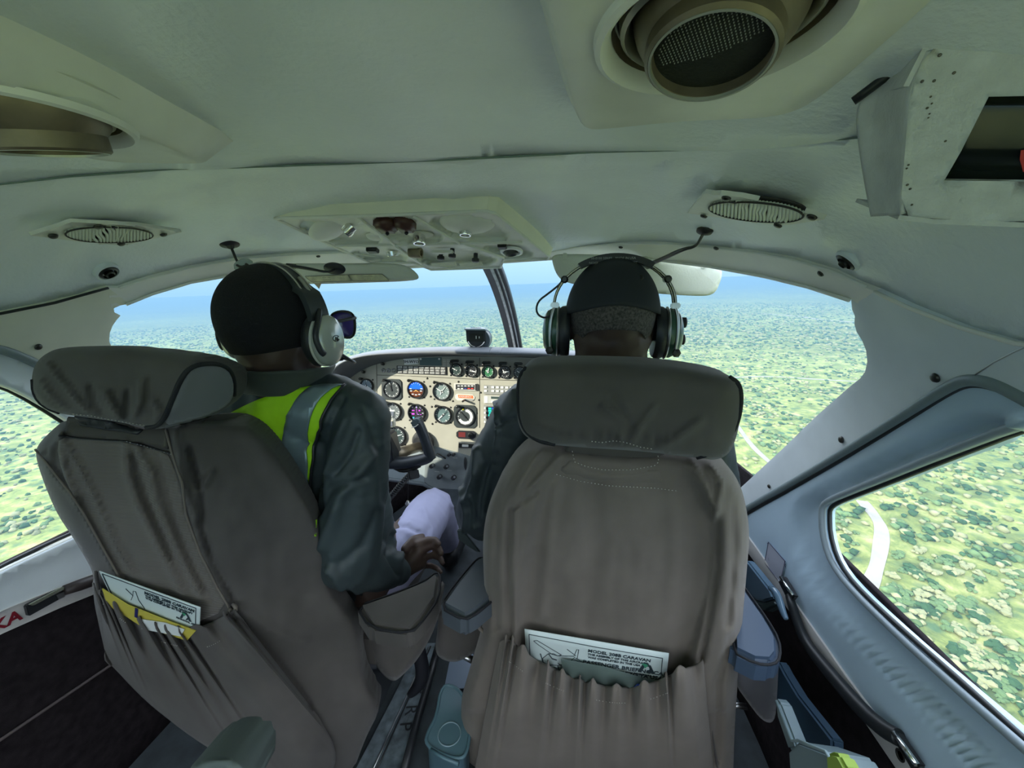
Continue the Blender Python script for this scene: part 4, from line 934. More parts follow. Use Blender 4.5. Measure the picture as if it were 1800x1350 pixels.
for x, y in ((767, 807), (793, 803), (800, 805), (790, 827), (768, 829)): box('label_line', PP(x, y, .0045), (.018, .0004, .003), mat('faint label', (.4, .42, .4), .6), sub, bev=0)
tube('pull_lever', [PP(767, 799, .004), PP(770, 797, .03), PP(778, 802, .03), PP(783, 806, .02)], .003, M_dkscrew, sub, sm=1)
lathe('quadrant_lever', PP(818, 815, .02), (-1, -.15, 0), [(.020, -.004), (.028, 0), (.020, .004)], M_black, sub, sx=.6, seg=28)
for x, y in ((790, 799), (798, 798)): lathe('toggle_switch', PP(x, y, .004), PN, [(.006, 0), (.006, .012), (.003, .014)], M_black, sub, seg=12)

# glareshield
def glare():
    t = empty('glareshield', PP(800, 610), 'padded grey glareshield hood curving over the instrument panel', 'glareshield')
    m = mat('glareshield vinyl', (0.13, 0.14, 0.15), .5, bump=.4, bscale=260, bdist=.0006, var=.05, vscale=20)
    inner = smoothpoly([(578, 760), (584, 722), (592, 694), (604, 674), (630, 653), (662, 639), (716, 629), (778, 626), (886, 627)], 2, False)
    lip = smoothpoly([(560, 735), (566, 690), (577, 655), (592, 636), (626, 624), (660, 619), (716, 616), (780, 614), (886, 616)], 2, False)
    I = resample(inner, 8, False); n = 44
    def samp(pl, k):
        pl = [np.array(p) for p in pl]; d = np.cumsum([0] + [np.linalg.norm(pl[i + 1] - pl[i]) for i in range(len(pl) - 1)]); s = d[-1] * k
        return np.array([np.interp(s, d, [p[0] for p in pl]), np.interp(s, d, [p[1] for p in pl])])
    V, Fc = [], []; cols = []
    for i in range(n):
        k = i / (n - 1); a = PP(*samp(inner, k), 0); b = AY(*samp(lip, k), 1.31); r = .014
        out = (a - b); o_ = np.array([a[0] - 0, 0, (a[2] - .55)]); o_ = o_ / np.linalg.norm(o_)
        top_ = b + np.array([0, .07, 0]) + o_ * .006; far_ = np.array([b[0] * .97, 1.95, b[2] - .12 - max(0, .86 - b[2]) * .3])
        ring_ = [a, a * .55 + b * .45 + o_ * .002, b - o_ * .024 + np.array([0, .010, 0]), b - o_ * .017 + np.array([0, -.008, 0]), b - o_ * .006 + np.array([0, -.010, 0]), b + np.array([0, .0, 0]), b + o_ * .003 + np.array([0, .012, 0]), top_, (top_ + far_) / 2, far_]
        cols.append(ring_)
    cols += [[np.array([-p[0], p[1], p[2]]) for p in c_] for c_ in cols[::-1][1:]]
    q = len(cols[0])
    for c_ in cols: V += c_
    for i in range(len(cols) - 1):
        for j in range(q - 1): Fc.append((i * q + j, i * q + j + 1, (i + 1) * q + j + 1, (i + 1) * q + j))
    me = mesh(V, Fc); bm = bmesh.new(); bm.from_mesh(me); bmesh.ops.recalc_face_normals(bm, faces=bm.faces); bm.to_mesh(me); bm.free()
    o = link('hood', me, m, t); s_ = o.modifiers.new('s', 'SUBSURF'); s_.levels = 2; s_.render_levels = 2
glare()
# magnetic compass
def compass():
    c = AY(838, 598, 1.36); t = empty('magnetic_compass', c - np.array([0, 0, .04]), 'small black compass standing on the glareshield beside the centre post', 'compass')
    s = .0022  # metres per pixel there
    def at(u, v, y): return c + np.array([(u - 838) * s, y, (598 - v) * s])
    lathe('body', c + np.array([.004, .012, 0]), (0, -1, 0), [(.034, -.05), (.042, -.035), (.043, -.01), (.040, 0)], mat('compass shell', (.08, .10, .11), .25), t, seg=36)
    f = prism('face', [at(u, v, -.006) for u, v in [(821, 581), (830, 578), (845, 578), (853, 581), (853, 600), (849, 606), (838, 610), (827, 607), (822, 600)]], (0, 1, 0), .012, M_black, t, bev=.002)
    prism('window', [at(u, v, -.0065) for u, v in [(826, 587), (850, 587), (850, 600), (826, 600)]], (0, -1, 0), .001, M_smoke, t)
    for k, u in enumerate((838, 843)): box('card_mark', at(u, 593, -.008), (.0025, .001, .010 - k * .003), M_btn, t, bev=0)
    tube('lower_ring', [at(838 + 13 * math.cos(a), 597 + 11.5 * math.sin(a), -.008) for a in np.linspace(.25, 2.9, 14)], .0018, M_chrome, t)
    box('hood', at(837.5, 580, -.010), (.075, .03, .006), mat('compass hood', (.25, .3, .32), .35), t, bev=.002)
    box('foot', at(838, 611, .01), (.045, .05, .014), M_black, t)
compass()

# control yoke
def yoke():
    t = empty('control_yoke', AY(700, 800, 1.16), 'black control yoke with a boxed digital clock, in front of the sunlit gauges', 'control yoke')
    Y0 = 1.14; m = mat('yoke plastic', (.022, .028, .035), .38, bump=.2, bscale=700, bdist=.0003); A = lambda x, y, d=0.0: AY(x, y, Y0 + d)
    def loft4(nm, f, b, mm, bev=.006):
        V = [A(*p, 0) for p in f] + [A(*p, .07) for p in b]; Fc = [(3, 2, 1, 0), (4, 5, 6, 7)] + [(k, (k + 1) % 4, 4 + (k + 1) % 4, 4 + k) for k in range(4)]
        me = mesh(V, Fc); bm = bmesh.new(); bm.from_mesh(me); bmesh.ops.recalc_face_normals(bm, faces=bm.faces); bmesh.ops.bevel(bm, geom=bm.edges[:], offset=bev, segments=3, affect='EDGES'); bm.to_mesh(me); bm.free(); return link(nm, me, mm, t, smooth=False)
    loft4('hub_box', [(656, 762), (685, 762), (690, 818), (662, 820)], [(664, 752), (697, 754), (712, 812), (672, 815)], m)
    fr = prism('clock_face', [A(x, y, -.001) for x, y in [(662, 766), (683, 766.5), (686, 812), (667, 813)]], (0, 1, 0), .004, mat('clock face', (.06, .08, .09), .35), t, bev=.001)
    prism('clock_screen', [A(x, y, -.0022) for x, y in [(664, 768.5), (681.5, 768.5), (683, 794), (664.5, 794)]], (0, 1, 0), .002, mat('lcd', (.52, .66, .68), .2), fr)
    text('clock_digit', '2', A(676.5, 779, -.0028), (1, 0, 0), (0, 0, 1), .012, M_black, fr)
    prism('clock_keys', [A(x, y, -.0025) for x, y in [(666, 799), (682, 798.5), (684, 810), (668, 811)]], (0, 1, 0), .002, M_black, fr, bev=.0008)
    # horn: base arm and upright grip
    tube('base_arm', [A(686, 813, .02), A(705, 814, .02), A(730, 811, .02), A(752, 805, .02), A(757, 799, .02)], [.022, .020, .020, .019, .015], m, t, n=16, sm=2)
    g = tube('hand_grip', [A(757, 806, .02), A(753, 790, .02), A(745, 766, .02), A(737, 748, .02), A(731, 738, .02)], [.018, .017, .0165, .018, .020], m, t, n=16, sm=2)
    prism('grip_cap', [A(x, y, -.004) for x, y in [(722, 741), (728, 737), (736, 738), (735, 747), (724, 752)]], (0, 1, 0), .03, mat('cap grey blue', (.10, .13, .14), .4), g, bev=.003)
    tube('grip_trim', [A(x, y, -.0075) for x, y in [(723, 752), (730, 750), (735, 746)]], .0012, M_btn, g)
    tube('shaft', [A(694, 800, .04), A(718, 791, .15), AY(748, 782, 1.40)], .019, mat('oiled steel', (.22, .18, .12), .35, metal=.6), t, n=16)
    lathe('shaft_boot', AY(744, 776, 1.385), (-.1, -1, 0), [(.045, 0), (.043, .01), (.028, .03)], M_black, t, seg=28)
    tube('under_bracket', [A(694, 822, .03), A(706, 828, .03), A(722, 826, .03), A(738, 818, .03)], .007, M_dkscrew, t, sm=1)
yoke()
def cord():
    P = [AY(x, y, 1.17) for x, y in [(722, 834), (714, 841), (700, 857), (688, 872), (676, 884), (664, 893)]]; P = smooth3(P, 2); n = 260; V = []
    D = np.cumsum([0] + [np.linalg.norm(P[i + 1] - P[i]) for i in range(len(P) - 1)])
    for i in range(n):
        s = D[-1] * i / (n - 1); p = np.array([np.interp(s, D, [q[k] for q in P]) for k in range(3)]); a = 2 * math.pi * 20 * i / n
        tdir = P[-1] - P[0]; x, y, z = basis(tdir, (0, 1, 0)); V.append(p + .0085 * (math.cos(a) * x + math.sin(a) * y))
    o = tube('coiled_cord', V, .0024, mat('cord rubber', (.03, .035, .04), .3), None, n=7); tag(o, 'black coiled cord hanging below the control yoke', 'cord')
    box('plug', AY(727, 834, 1.165), (.035, .03, .02), M_black, o, axes=basis((.5, -.7, .5)), bev=.003)
cord()
o = tube('hanging_wire', [AY(718, 838, 1.2), AY(717.5, 860, 1.2), AY(717, 882, 1.2)], .0012, M_dkscrew); tag(o, 'thin dark wire hanging straight down beside the coiled cord', 'wire'); lathe('wire_end', AY(717, 885, 1.2), (0, 0, -1), [(.004, -.01), (.010, 0), (.007, .006)], M_metal, o, seg=14)
# card clip standing on the yoke hub
def clip():
    t = empty('device_holder', AY(690, 752, 1.17), 'small pale framed gadget on a bracket above the yoke clock', 'gadget'); A = lambda x, y, d=0.0: AY(x, y, 1.17 + d)
    f = prism('case', [A(x, y) for x, y in [(679, 721.5), (694, 722), (692.5, 737), (676, 737.5)]], (0, 1, 0), .012, mat('pale frame', (.7, .7, .62), .35), t, bev=.003)
    prism('front', [A(x, y, -.001) for x, y in [(680.5, 723), (692, 723.5), (690.5, 734.5), (678.5, 735)]], (0, 1, 0), .002, mat('slate front', (.20, .22, .27), .35), f)
    for x, y in ((681, 732.5), (688.5, 732), (685, 725.5)): lathe('light_dot', A(x, y, -.0015), (0, -1, 0), [(.0028, 0), (.002, .001)], M_btn, f, seg=10)
    b = prism('bracket', [A(x, y, .005) for x, y in [(675, 740), (691, 739), (692, 752), (668, 751), (671, 747)]], (0, 1, 0), .02, mat('pale bracket', (.65, .62, .5), .4), t, bev=.002)
    prism('bracket_inlay', [A(x, y, .004) for x, y in [(680, 741), (689.5, 740.5), (689.5, 749.5), (674.5, 750)]], (0, 1, 0), .002, mat('slate front', (.20, .22, .27), .35), b)
clip()
# ---------------------------------------------------------------- seats
M_seat = mat('brown seat cloth', (0.165, 0.143, 0.120), .85, bump=.35, bscale=900, bdist=.0005, var=.10, vscale=14, spec=.2, sheen=.15)
M_seat2 = mat('dark seat cloth', (0.086, 0.079, 0.072), .8, bump=.35, bscale=900, bdist=.0005, var=.10, vscale=14, spec=.25, sheen=.15)
M_rib = mat('ribbed seat cloth', (0.14, 0.125, 0.107), .8, bump=.35, bscale=55, bdist=.0012, var=.08, vscale=14, spec=.25, sheen=.2, wave='Z')
M_pipe = mat('black piping', (.008, .009, .012), .7, bump=.5, bscale=700)
M_thread = mat('pale thread', (.55, .53, .47), .7)
M_arm = mat('armrest vinyl', (0.07, 0.085, 0.10), .55, bump=.2, bscale=500, bdist=.0004, var=.08, vscale=18)
def ss(a, b, x): t = min(1, max(0, (x - a) / (b - a))); return t * t * (3 - 2 * t)
def cushion(name, outline, base, D, R, bulge, thick, m, parent, disp=None, step=9, it=2, sub=0, extra=(), holes=()):
    """rounded solid whose rim is the outline and whose two faces swell by bulge / thick along D"""
    o_ = smoothpoly(outline, it) if it else outline; pts, fs = tri(o_, holes, step, None, extra); D = np.asarray(D, float); D = D / np.linalg.norm(D)
    V1, V2 = [], []
    for x, y in pts:
        q = min(1.0, dist_poly(x, y, o_) / R); h = math.sqrt(max(0, 1 - (1 - q) ** 2)); b = base(x, y)
        V1.append(toward(b, D, bulge * h + (disp(x, y) * min(1, q * 2) if disp else 0))); V2.append(b - D * thick * math.sqrt(max(0, 1 - (1 - min(1, q * 1.5)) ** 2)))
    n = len(pts); Fc = [tuple(f) for f in fs] + [tuple(i + n for i in f[::-1]) for f in fs]
    me = mesh(V1 + V2, Fc); bm = bmesh.new(); bm.from_mesh(me); bmesh.ops.remove_doubles(bm, verts=bm.verts, dist=.0002); bmesh.ops.recalc_face_normals(bm, faces=bm.faces); bm.to_mesh(me); bm.free()
    o = link(name, me, m, parent)
    if sub: s_ = o.modifiers.new('s', 'SUBSURF'); s_.levels = sub; s_.render_levels = sub
    return o
def sdist(x, y, pl):  # signed distance to an open polyline (left of its direction positive)
    best = 1e9; sg = 1
    for i in range(len(pl) - 1):
        ax, ay = pl[i]; bx, by = pl[i + 1]; dx, dy = bx - ax, by - ay; q = dx * dx + dy * dy; t = max(0, min(1, ((x - ax) * dx + (y - ay) * dy) / q))
        d = math.hypot(x - ax - t * dx, y - ay - t * dy)
        if d < best: best = d; sg = 1 if dx * (y - ay) - dy * (x - ax) > 0 else -1
    return best * sg
def fold(x, y, pl, w, a):
    w *= .72; a *= 1.5; d = dist_poly(x, y, pl, False); return a * math.exp(-(d / w) ** 2) if d < 3 * w else 0.0
def foldstep(x, y, pl, w, a):  # one cloth edge lying over the other
    d = sdist(x, y, pl); return a * math.exp(-abs(d) / w) * (1 if d > 0 else -.15) if abs(d) < 5 * w else 0
def wr(x, y, s=.02, a=.003, seed=0.0): return a * noise.noise(Vector((x * s, y * s * .6, seed)))
def stitches(P, parent, r=.0007, gap=2):
    out = []
    for i in range(0, len(P) - 1, gap): out.append(tube(None, [P[i], P[i] * .45 + P[i + 1] * .55], r, None, n=5))
    return link('stitching', mesh(*join(out)), M_thread, parent)
def pocket(name, top, bot, base, D, amp, nr, m, parent, bulge=.03, seed=1, ph=None, edge_lift=.012, K=None):
    """gathered cloth pocket: top edge ruffled by elastic, cloth swelling below"""
    g = np.random.default_rng(seed); T = [np.array(p) for p in smooth3(top, 2)]; B = [np.array(p) for p in smooth3(bot, 2)]
    def at(L, k):
        d = np.cumsum([0] + [np.linalg.norm(L[i + 1] - L[i]) for i in range(len(L) - 1)]); s = d[-1] * k; return np.array([np.interp(s, d, [p[0] for p in L]), np.interp(s, d, [p[1] for p in L])])
    U, W = 240, 46; D = np.asarray(D, float); D /= np.linalg.norm(D); V, Fc = [], []
    # irregular ruffle phase
    cuts = np.sort(g.uniform(0, 1, nr)); cuts = cuts * .65 + np.linspace(0, 1, nr) * .35
    def phase(u): return np.interp(u, cuts, np.arange(nr) * 1.0)
    amps = g.uniform(.6, 1.3, nr + 1); slant = g.uniform(-.03, .03, nr + 1)
    for i in range(U):
        u0 = i / (U - 1)
        for j in range(W):
            v = (j / (W - 1)) ** 1.35; k = phase(u0); a_ = np.interp(k, np.arange(nr + 1), amps)
            dec = math.exp(-v * 5.5); r = math.sin(2 * math.pi * k) * a_; r2 = math.sin(4 * math.pi * k + 1.3 + 3 * v) * .35
            u = u0 + (.008 * math.cos(2 * math.pi * k) * dec)
            t, b = at(T, min(1, max(0, u))), at(B, min(1, max(0, u))); p = t * (1 - v) + b * v
            side = min(1, u0 / .06, (1 - u0) / .06)
            if j < 2: p = p + np.array([0, -9.0 * max(0, r) + 2])
            sw = bulge * math.sin(math.pi * min(1, v * 1.0) ** .6) if v < 1 else 0
            long_ = .30 * math.exp(-v * 2.6) * (1 - math.exp(-v * 18))
            h = edge_lift * math.exp(-v * 12) + sw * side + amp * side * (r * (dec + long_) + r2 * dec) + .004 * noise.noise(Vector((u0 * 9, v * 3, seed))) * side
            V.append(toward(base(*p), D, h + .003))
    for i in range(U - 1):
        for j in range(W - 1): a = i * W + j; Fc.append((a, a + 1, a + W + 1, a + W))
    o = link(name, face_cam(mesh(V, Fc)), m, parent); mod_solid(o, .0018, -1)
    # line of machine stitching under the gathered edge
    row = [np.array(V[i * W + 9]) + D * .0012 for i in range(2, U - 2)]
    segs = [row[a:b] for a, b in ((14, 34), (60, 84), (118, 150), (176, 196))]
    st = []
    for s_ in segs:
        for i in range(0, len(s_) - 1, 3): st.append(tube(None, [s_[i], s_[i] * .3 + s_[i + 1] * .7], .0006, None, n=5))
    link('pocket_stitching', mesh(*join(st)), M_thread, o)
    return o

# ---- right seat
SB = (0, -1, -.14)
SR = plane((.3, .615, .90), SB); SRb = lambda x, y: SR(x, y, 0)
rs = empty('pilot_seat', (.32, .75, 0), 'brown cloth seat with a wide pillow headrest and pleated pocket, right of the aisle', 'seat')
bo_r = [(940, 782), (1000, 790), (1100, 800), (1170, 797), (1240, 803), (1278, 816), (1300, 848), (1312, 890), (1318, 940), (1313, 1000), (1306, 1080), (1298, 1180), (1290, 1300), (1288, 1430), (812, 1430), (812, 1300), (810, 1230), (820, 1195), (836, 1140), (852, 1085), (852, 1040), (849, 985), (849, 940), (857, 892), (876, 843), (905, 802)]
cL = [(1000, 700), (988, 795), (975, 835), (952, 895), (934, 970), (922, 1050), (918, 1110), (935, 1500)]
cR = [(1170, 700), (1172, 800), (1212, 846), (1246, 900), (1254, 950), (1246, 1030), (1226, 1100), (1208, 1160), (1190, 1500)]
def dR(x, y):
    a, b = sdist(x, y, cL), -sdist(x, y, cR)
    side = (.020 * ss(-2, 16, a) if a > -2 else 0) + (.020 * ss(-2, 16, b) if b > -2 else 0)
    h = side if side else 0
    top = ss(1240, 1060, y) if y > 1060 else 1.0
    d = h * (ss(800, 860, y)) * (1 if y < 1250 else .5)
    d += -.006 * ss(30, 4, abs(a + 18)) * (a < 0) * ss(810, 900, y) - .004 * (b < 0) * ss(28, 4, abs(b + 16)) * ss(810, 900, y)
    d += fold(x, y, [(884, 850), (874, 900), (868, 1000), (872, 1100)], 9, -.007) + fold(x, y, [(898, 898), (893, 980), (898, 1120)], 6, -.008) + fold(x, y, [(905, 900), (902, 980), (903, 1110)], 7, .006)
    d += fold(x, y, [(1245, 812), (1268, 850), (1260, 910)], 8, .008) + fold(x, y, [(1210, 805), (1240, 850), (1258, 905)], 7, .007) + fold(x, y, [(1262, 905), (1262, 1000), (1242, 1110), (1232, 1160)], 7, -.010)
    d += fold(x, y, [(1290, 880), (1292, 980), (1280, 1100)], 9, -.006) + fold(x, y, [(1285, 1120), (1262, 1200), (1260, 1340)], 9, -.008)
    d += fold(x, y, [(950, 790), (925, 830), (905, 870)], 8, .006) + fold(x, y, [(985, 800), (950, 840), (930, 860)], 6, .005) + fold(x, y, [(897, 898), (955, 858)], 3, -.005)
    d += fold(x, y, [(1040, 850), (1045, 960), (1030, 1090)], 26, -.004) + fold(x, y, [(975, 850), (965, 950), (950, 1080)], 14, .005) + fold(x, y, [(1180, 850), (1190, 980), (1170, 1100)], 22, .003)
    d += wr(x, y, .012, .006, 1) + wr(x, y, .05, .0015, 4)
    return d
cushion('backrest', bo_r, SRb, SB, 34, .035, .08, M_seat, rs, disp=dR, step=5.5)
# neck band between headrest and backrest
cushion('neck_cover', [(995, 765), (1170, 775), (1172, 850), (1100, 858), (1000, 850), (985, 810)], lambda x, y: SR(x, y, .006), SB, 12, .012, .04, mat('neck lining', (.07, .064, .055), .85), rs, step=9)
bk = cushion('top_band', [(1006, 803), (1022, 818), (1060, 826), (1110, 827), (1160, 818), (1166, 830), (1180, 860), (1060, 852), (975, 834), (990, 812)], lambda x, y: SR(x, y, .026), SB, 10, .010, .02, M_seat, rs, step=7)
stitches([SR(x, y, .040) for x, y in resample([(1006, 793), (1010, 812), (1030, 820), (1060, 826), (1110, 826), (1150, 819), (1158, 812), (1156, 797)], 3, False)], rs)
stitches([SR(x, y, .040) for x, y in resample([(978, 834), (1020, 846), (1070, 854), (1150, 858), (1190, 863)], 3, False)], rs)
hr_r = [(908, 690), (911, 662), (922, 645), (940, 637), (1000, 635), (1080, 636), (1160, 640), (1230, 649), (1280, 660), (1298, 672), (1305, 695), (1302, 735), (1293, 775), (1280, 800), (1258, 809), (1235, 806), (1205, 803), (1160, 797), (1120, 793), (1060, 789), (1000, 785), (955, 780), (925, 770), (912, 750), (908, 720)]
def dHR(x, y):
    g = ss(745, 790, y); t = (x - 1075) / 90.0; w = math.exp(-t * t)
    d = g * w * .010 * math.sin(x * .30 + 2 * math.sin(x * .07)) + .006 * fold(x, y, [(0, 0), (1, 1)], 1, 0)
    d += fold(x, y, [(1075, 700), (1100, 740), (1120, 785)], 12, -.005) + fold(x, y, [(1150, 715), (1118, 760), (1112, 790)], 10, .005) + fold(x, y, [(1060, 715), (1085, 730), (1100, 745)], 8, .006)
    d += fold(x, y, [(1230, 740), (1190, 770), (1150, 795)], 12, .006) + fold(x, y, [(950, 745), (1000, 765), (1050, 780)], 12, .004) + wr(x, y, .012, .007, 8)
    return d - .010 * ss(760, 800, y) * w
cushion('headrest', hr_r, lambda x, y: SR(x, y, .035), SB, 46, .045, .075, M_seat2, rs, disp=dHR, step=6)
tube('piping', [SR(x, y, .035 + d) for x, y, d in [(925, 646, .012), (914, 660, .012), (910, 693, .014), (913, 733, .016), (924, 760, .018), (947, 776, .018), (975, 781, .012)]], .0032, M_pipe, rs, sm=2)
tube('piping', [SR(x, y, .035 + d) for x, y, d in [(1282, 663, .010), (1298, 673, .012), (1303, 695, .013), (1300, 728, .013), (1291, 756, .015), (1267, 787, .016), (1240, 801, .016), (1225, 804, .01)]], .0034, M_pipe, rs, sm=2)
stitches([SR(x, y, .075) for x, y in resample([(1040, 776), (1058, 778), (1080, 775), (1095, 777), (1110, 781), (1125, 786), (1150, 790)], 3, False)], rs)
topR = [(876, 1128), (888, 1120), (905, 1127), (930, 1150), (965, 1168), (1000, 1186), (1040, 1198), (1080, 1206), (1120, 1205), (1155, 1194), (1190, 1178), (1222, 1166), (1236, 1158)]
botR = [(818, 1440), (880, 1450), (1000, 1460), (1100, 1460), (1200, 1455), (1262, 1440)]
pocket('seat_pocket', topR, botR, lambda x, y: SR(x, y, .060), SB, .016, 12, M_seat, rs, bulge=.032, seed=5)
tube('side_seam', [SR(x, y, .040) for x, y in [(1232, 1160), (1240, 1220), (1252, 1290), (1266, 1380)]], .0022, M_seat2, rs, sm=1)
tube('side_loop', [SR(x, y, .02) for x, y in [(846, 1078), (838, 1090), (842, 1105), (862, 1118), (890, 1126)]], .004, M_seat, rs, sm=2)
# armrests of the right seat
def armrest(parent, topf, z, drop, skirt, Ysk, m1, m2, thick=.05):
    P = [AZ(x, y, z) for x, y in topf]; o = prism('armrest', P, (0, 0, -1), drop, m1, parent, bev=.010, seg=3)
    tube('armrest_piping', [p - np.array([0, 0, .006]) for p in P], .0022, M_pipe, o, closed=True, sm=1)
    cushion('armrest_skirt', skirt, lambda x, y: AY(x, y, Ysk), (0, -1, 0), 12, .02, thick, m2, o, disp=lambda x, y: wr(x, y, .03, .012, 3), step=7)
armrest(rs, [(771, 1062), (800, 1022), (832, 984), (846, 974), (880, 985), (880, 1040), (838, 1074), (816, 1086)], .545, .05, [(770, 1064), (792, 1076), (816, 1084), (852, 1062), (866, 1060), (866, 1130), (830, 1150), (800, 1166), (772, 1158), (764, 1140), (770, 1100)], .775, M_arm, M_seat2)
armrest(rs, [(1296, 1010), (1318, 1040), (1350, 1084), (1371, 1120), (1373, 1150), (1362, 1164), (1330, 1162), (1285, 1140), (1280, 1010)], .515, .05, [(1285, 1135), (1330, 1160), (1362, 1164), (1371, 1150), (1368, 1180), (1366, 1225), (1362, 1272), (1340, 1268), (1315, 1235), (1290, 1200)], .70, mat('armrest blue vinyl', (0.05, 0.08, 0.13), .5, bump=.2, bscale=500, bdist=.0004), mat('skirt grey blue', (.08, .08, .09), .7, sheen=.2))
tube('metal_bar', [AY(802, 1146, .80), AY(830, 1160, .78)], .008, M_metal, rs, n=12); tube('metal_bar', [AY(1280, 1238, .72), AY(1312, 1242, .72)], .006, M_metal, rs, n=12)
box('seat_pan', (.32, .93, .30), (.42, .42, .13), M_seat2, rs, bev=.03); box('seat_base', (.32, .93, .13), (.34, .36, .20), M_black, rs, bev=.01)
tube('frame_leg', [(.13, .76, .3), (.13, .78, .02)], .012, M_dkscrew, rs); tube('frame_leg', [(.51, .76, .3), (.51, .78, .02)], .012, M_dkscrew, rs)

# ---- left seat (seen from behind and from its right)
ls = empty('pilot_seat', (-.38, .65, 0), 'dark brown cloth seat seen aslant with ribbed back panel, beside the left window', 'seat')
xCs = np.array([[740, 292], [802, 302], [862, 322], [900, 325], [973, 352], [1033, 382], [1073, 405], [1200, 440], [1320, 500]], float)
xRs = np.array([[740, 400], [750, 447], [800, 490], [850, 520], [900, 548], [940, 563], [1043, 582], [1100, 634], [1180, 640], [1240, 672], [1340, 640]], float)
def xC(y): return np.interp(y, xCs[:, 0], xCs[:, 1])
def xR(y): return np.interp(y, xRs[:, 0], xRs[:, 1])
def YL(x, y, y0=.50):
    k = ss(0, 1, (x - xC(y)) / max(20, xR(y) - xC(y))); zz = (y - 740) / 600.0
    return y0 + .07 * zz + .10 * k
LB = lambda x, y: AY(x, y, YL(x, y))
bo_l = [(118, 734), (90, 757), (66, 782), (62, 800), (73, 838), (98, 900), (125, 940), (147, 975), (166, 1010), (163, 1050), (177, 1113), (187, 1157), (217, 1193), (267, 1243), (333, 1292), (383, 1325), (440, 1360), (600, 1420), (640, 1300), (672, 1242), (640, 1190), (634, 1110), (600, 1060), (580, 1040), (570, 967), (560, 930), (547, 897), (520, 850), (490, 800), (450, 752), (415, 738), (380, 735), (330, 745), (250, 755)]
cLL = [(60, 770), (86, 822), (118, 862), (145, 900), (180, 963), (212, 1020), (240, 1070)]
cRR = [(288, 740), (302, 802), (320, 850), (327, 905), (352, 973), (382, 1033), (405, 1073)]
def dL(x, y):
    a = -sdist(x, y, cRR); d = fold(x, y, [(310, 760), (320, 850), (340, 900), (360, 970), (392, 1035), (412, 1080)], 9, .010) + fold(x, y, [(330, 790), (352, 860), (352, 930), (372, 990), (404, 1050), (412, 1085)], 7, -.012)
    d += fold(x, y, [(372, 830), (348, 870), (350, 905)], 7, .006)
    d += fold(x, y, cLL, 6, .007) + fold(x, y, [(105, 765), (112, 820), (135, 880)], 7, .006) + fold(x, y, [(105, 762), (140, 820), (170, 880), (205, 960), (235, 1010)], 6, .006) + fold(x, y, [(105, 762), (90, 790), (88, 815)], 6, .005)
    d += fold(x, y, [(222, 778), (224, 830), (240, 880), (280, 960), (320, 1040)], 10, .008) + fold(x, y, [(240, 785), (265, 830), (275, 880), (310, 960), (350, 1040)], 9, .008) + fold(x, y, [(232, 800), (258, 880), (300, 980)], 8, -.006)
    d += fold(x, y, [(275, 800), (292, 860), (310, 930), (340, 1000), (372, 1055)], 8, -.005)
    d += fold(x, y, [(410, 1080), (450, 1120), (500, 1180), (545, 1240)], 7, -.006) + fold(x, y, [(420, 1070), (480, 1110), (540, 1130)], 8, .004)
    d += wr(x, y, .010, .010, 2) + wr(x, y, .04, .002, 6)
    return d
bl = cushion('backrest', bo_l, LB, (.25, -.95, -.1), 30, .03, .06, M_seat2, ls, disp=dL, step=5.5)
# the ribbed back panel is a sewn-in cloth of its own
pan_l = [(104, 768), (140, 772), (222, 777), (292, 796), (302, 815), (318, 862), (324, 905), (350, 975), (378, 1030), (400, 1072), (330, 1100), (260, 1080), (212, 1020), (182, 963), (146, 900), (120, 860), (100, 800)]
cushion('back_panel', pan_l, lambda x, y: LB(x, y) + np.array([.25, -.95, -.1]) * (.0305 * min(1, math.sqrt(1 - (1 - min(1, dist_poly(x, y, BL_) / 30.)) ** 2)) + dL(x, y) * 1.0) if True else 0, (.25, -.95, -.1), 6, .004, .004, M_rib, ls, step=7) if False else None
BL_ = smoothpoly(bo_l, 2)
def LBo(x, y, o=0.0):
    q = min(1.0, dist_poly(x, y, BL_) / 30); return toward(LB(x, y), np.array([.2535, -.962, -.101]), .03 * math.sqrt(max(0, 1 - (1 - q) ** 2)) + dL(x, y) * min(1, q * 2) + o)
patch('back_panel', smoothpoly(pan_l, 1), lambda x, y, d=0: LBo(x, y, .0025), M_rib, step=6, thick=.002, parent=ls)
tube('panel_seam', [LBo(x, y, .004) for x, y in resample([(104, 766), (140, 771), (222, 776), (250, 783), (300, 797)], 8, False)], .0014, M_black, ls)
stitches([LBo(x, y, .005) for x, y in resample([(222, 776), (250, 783), (303, 799)], 3, False)], ls)
tube('side_seam', [LBo(x, y, .0035) for x, y in resample([(290, 750), (303, 800), (320, 850), (327, 905), (352, 973), (382, 1033), (406, 1074)], 8, False)], .0016, M_seat, ls)
tube('side_seam', [LBo(x, y, .0035) for x, y in resample([(62, 790), (88, 822), (120, 862), (146, 900), (181, 963), (212, 1018)], 8, False)], .0016, M_seat, ls)
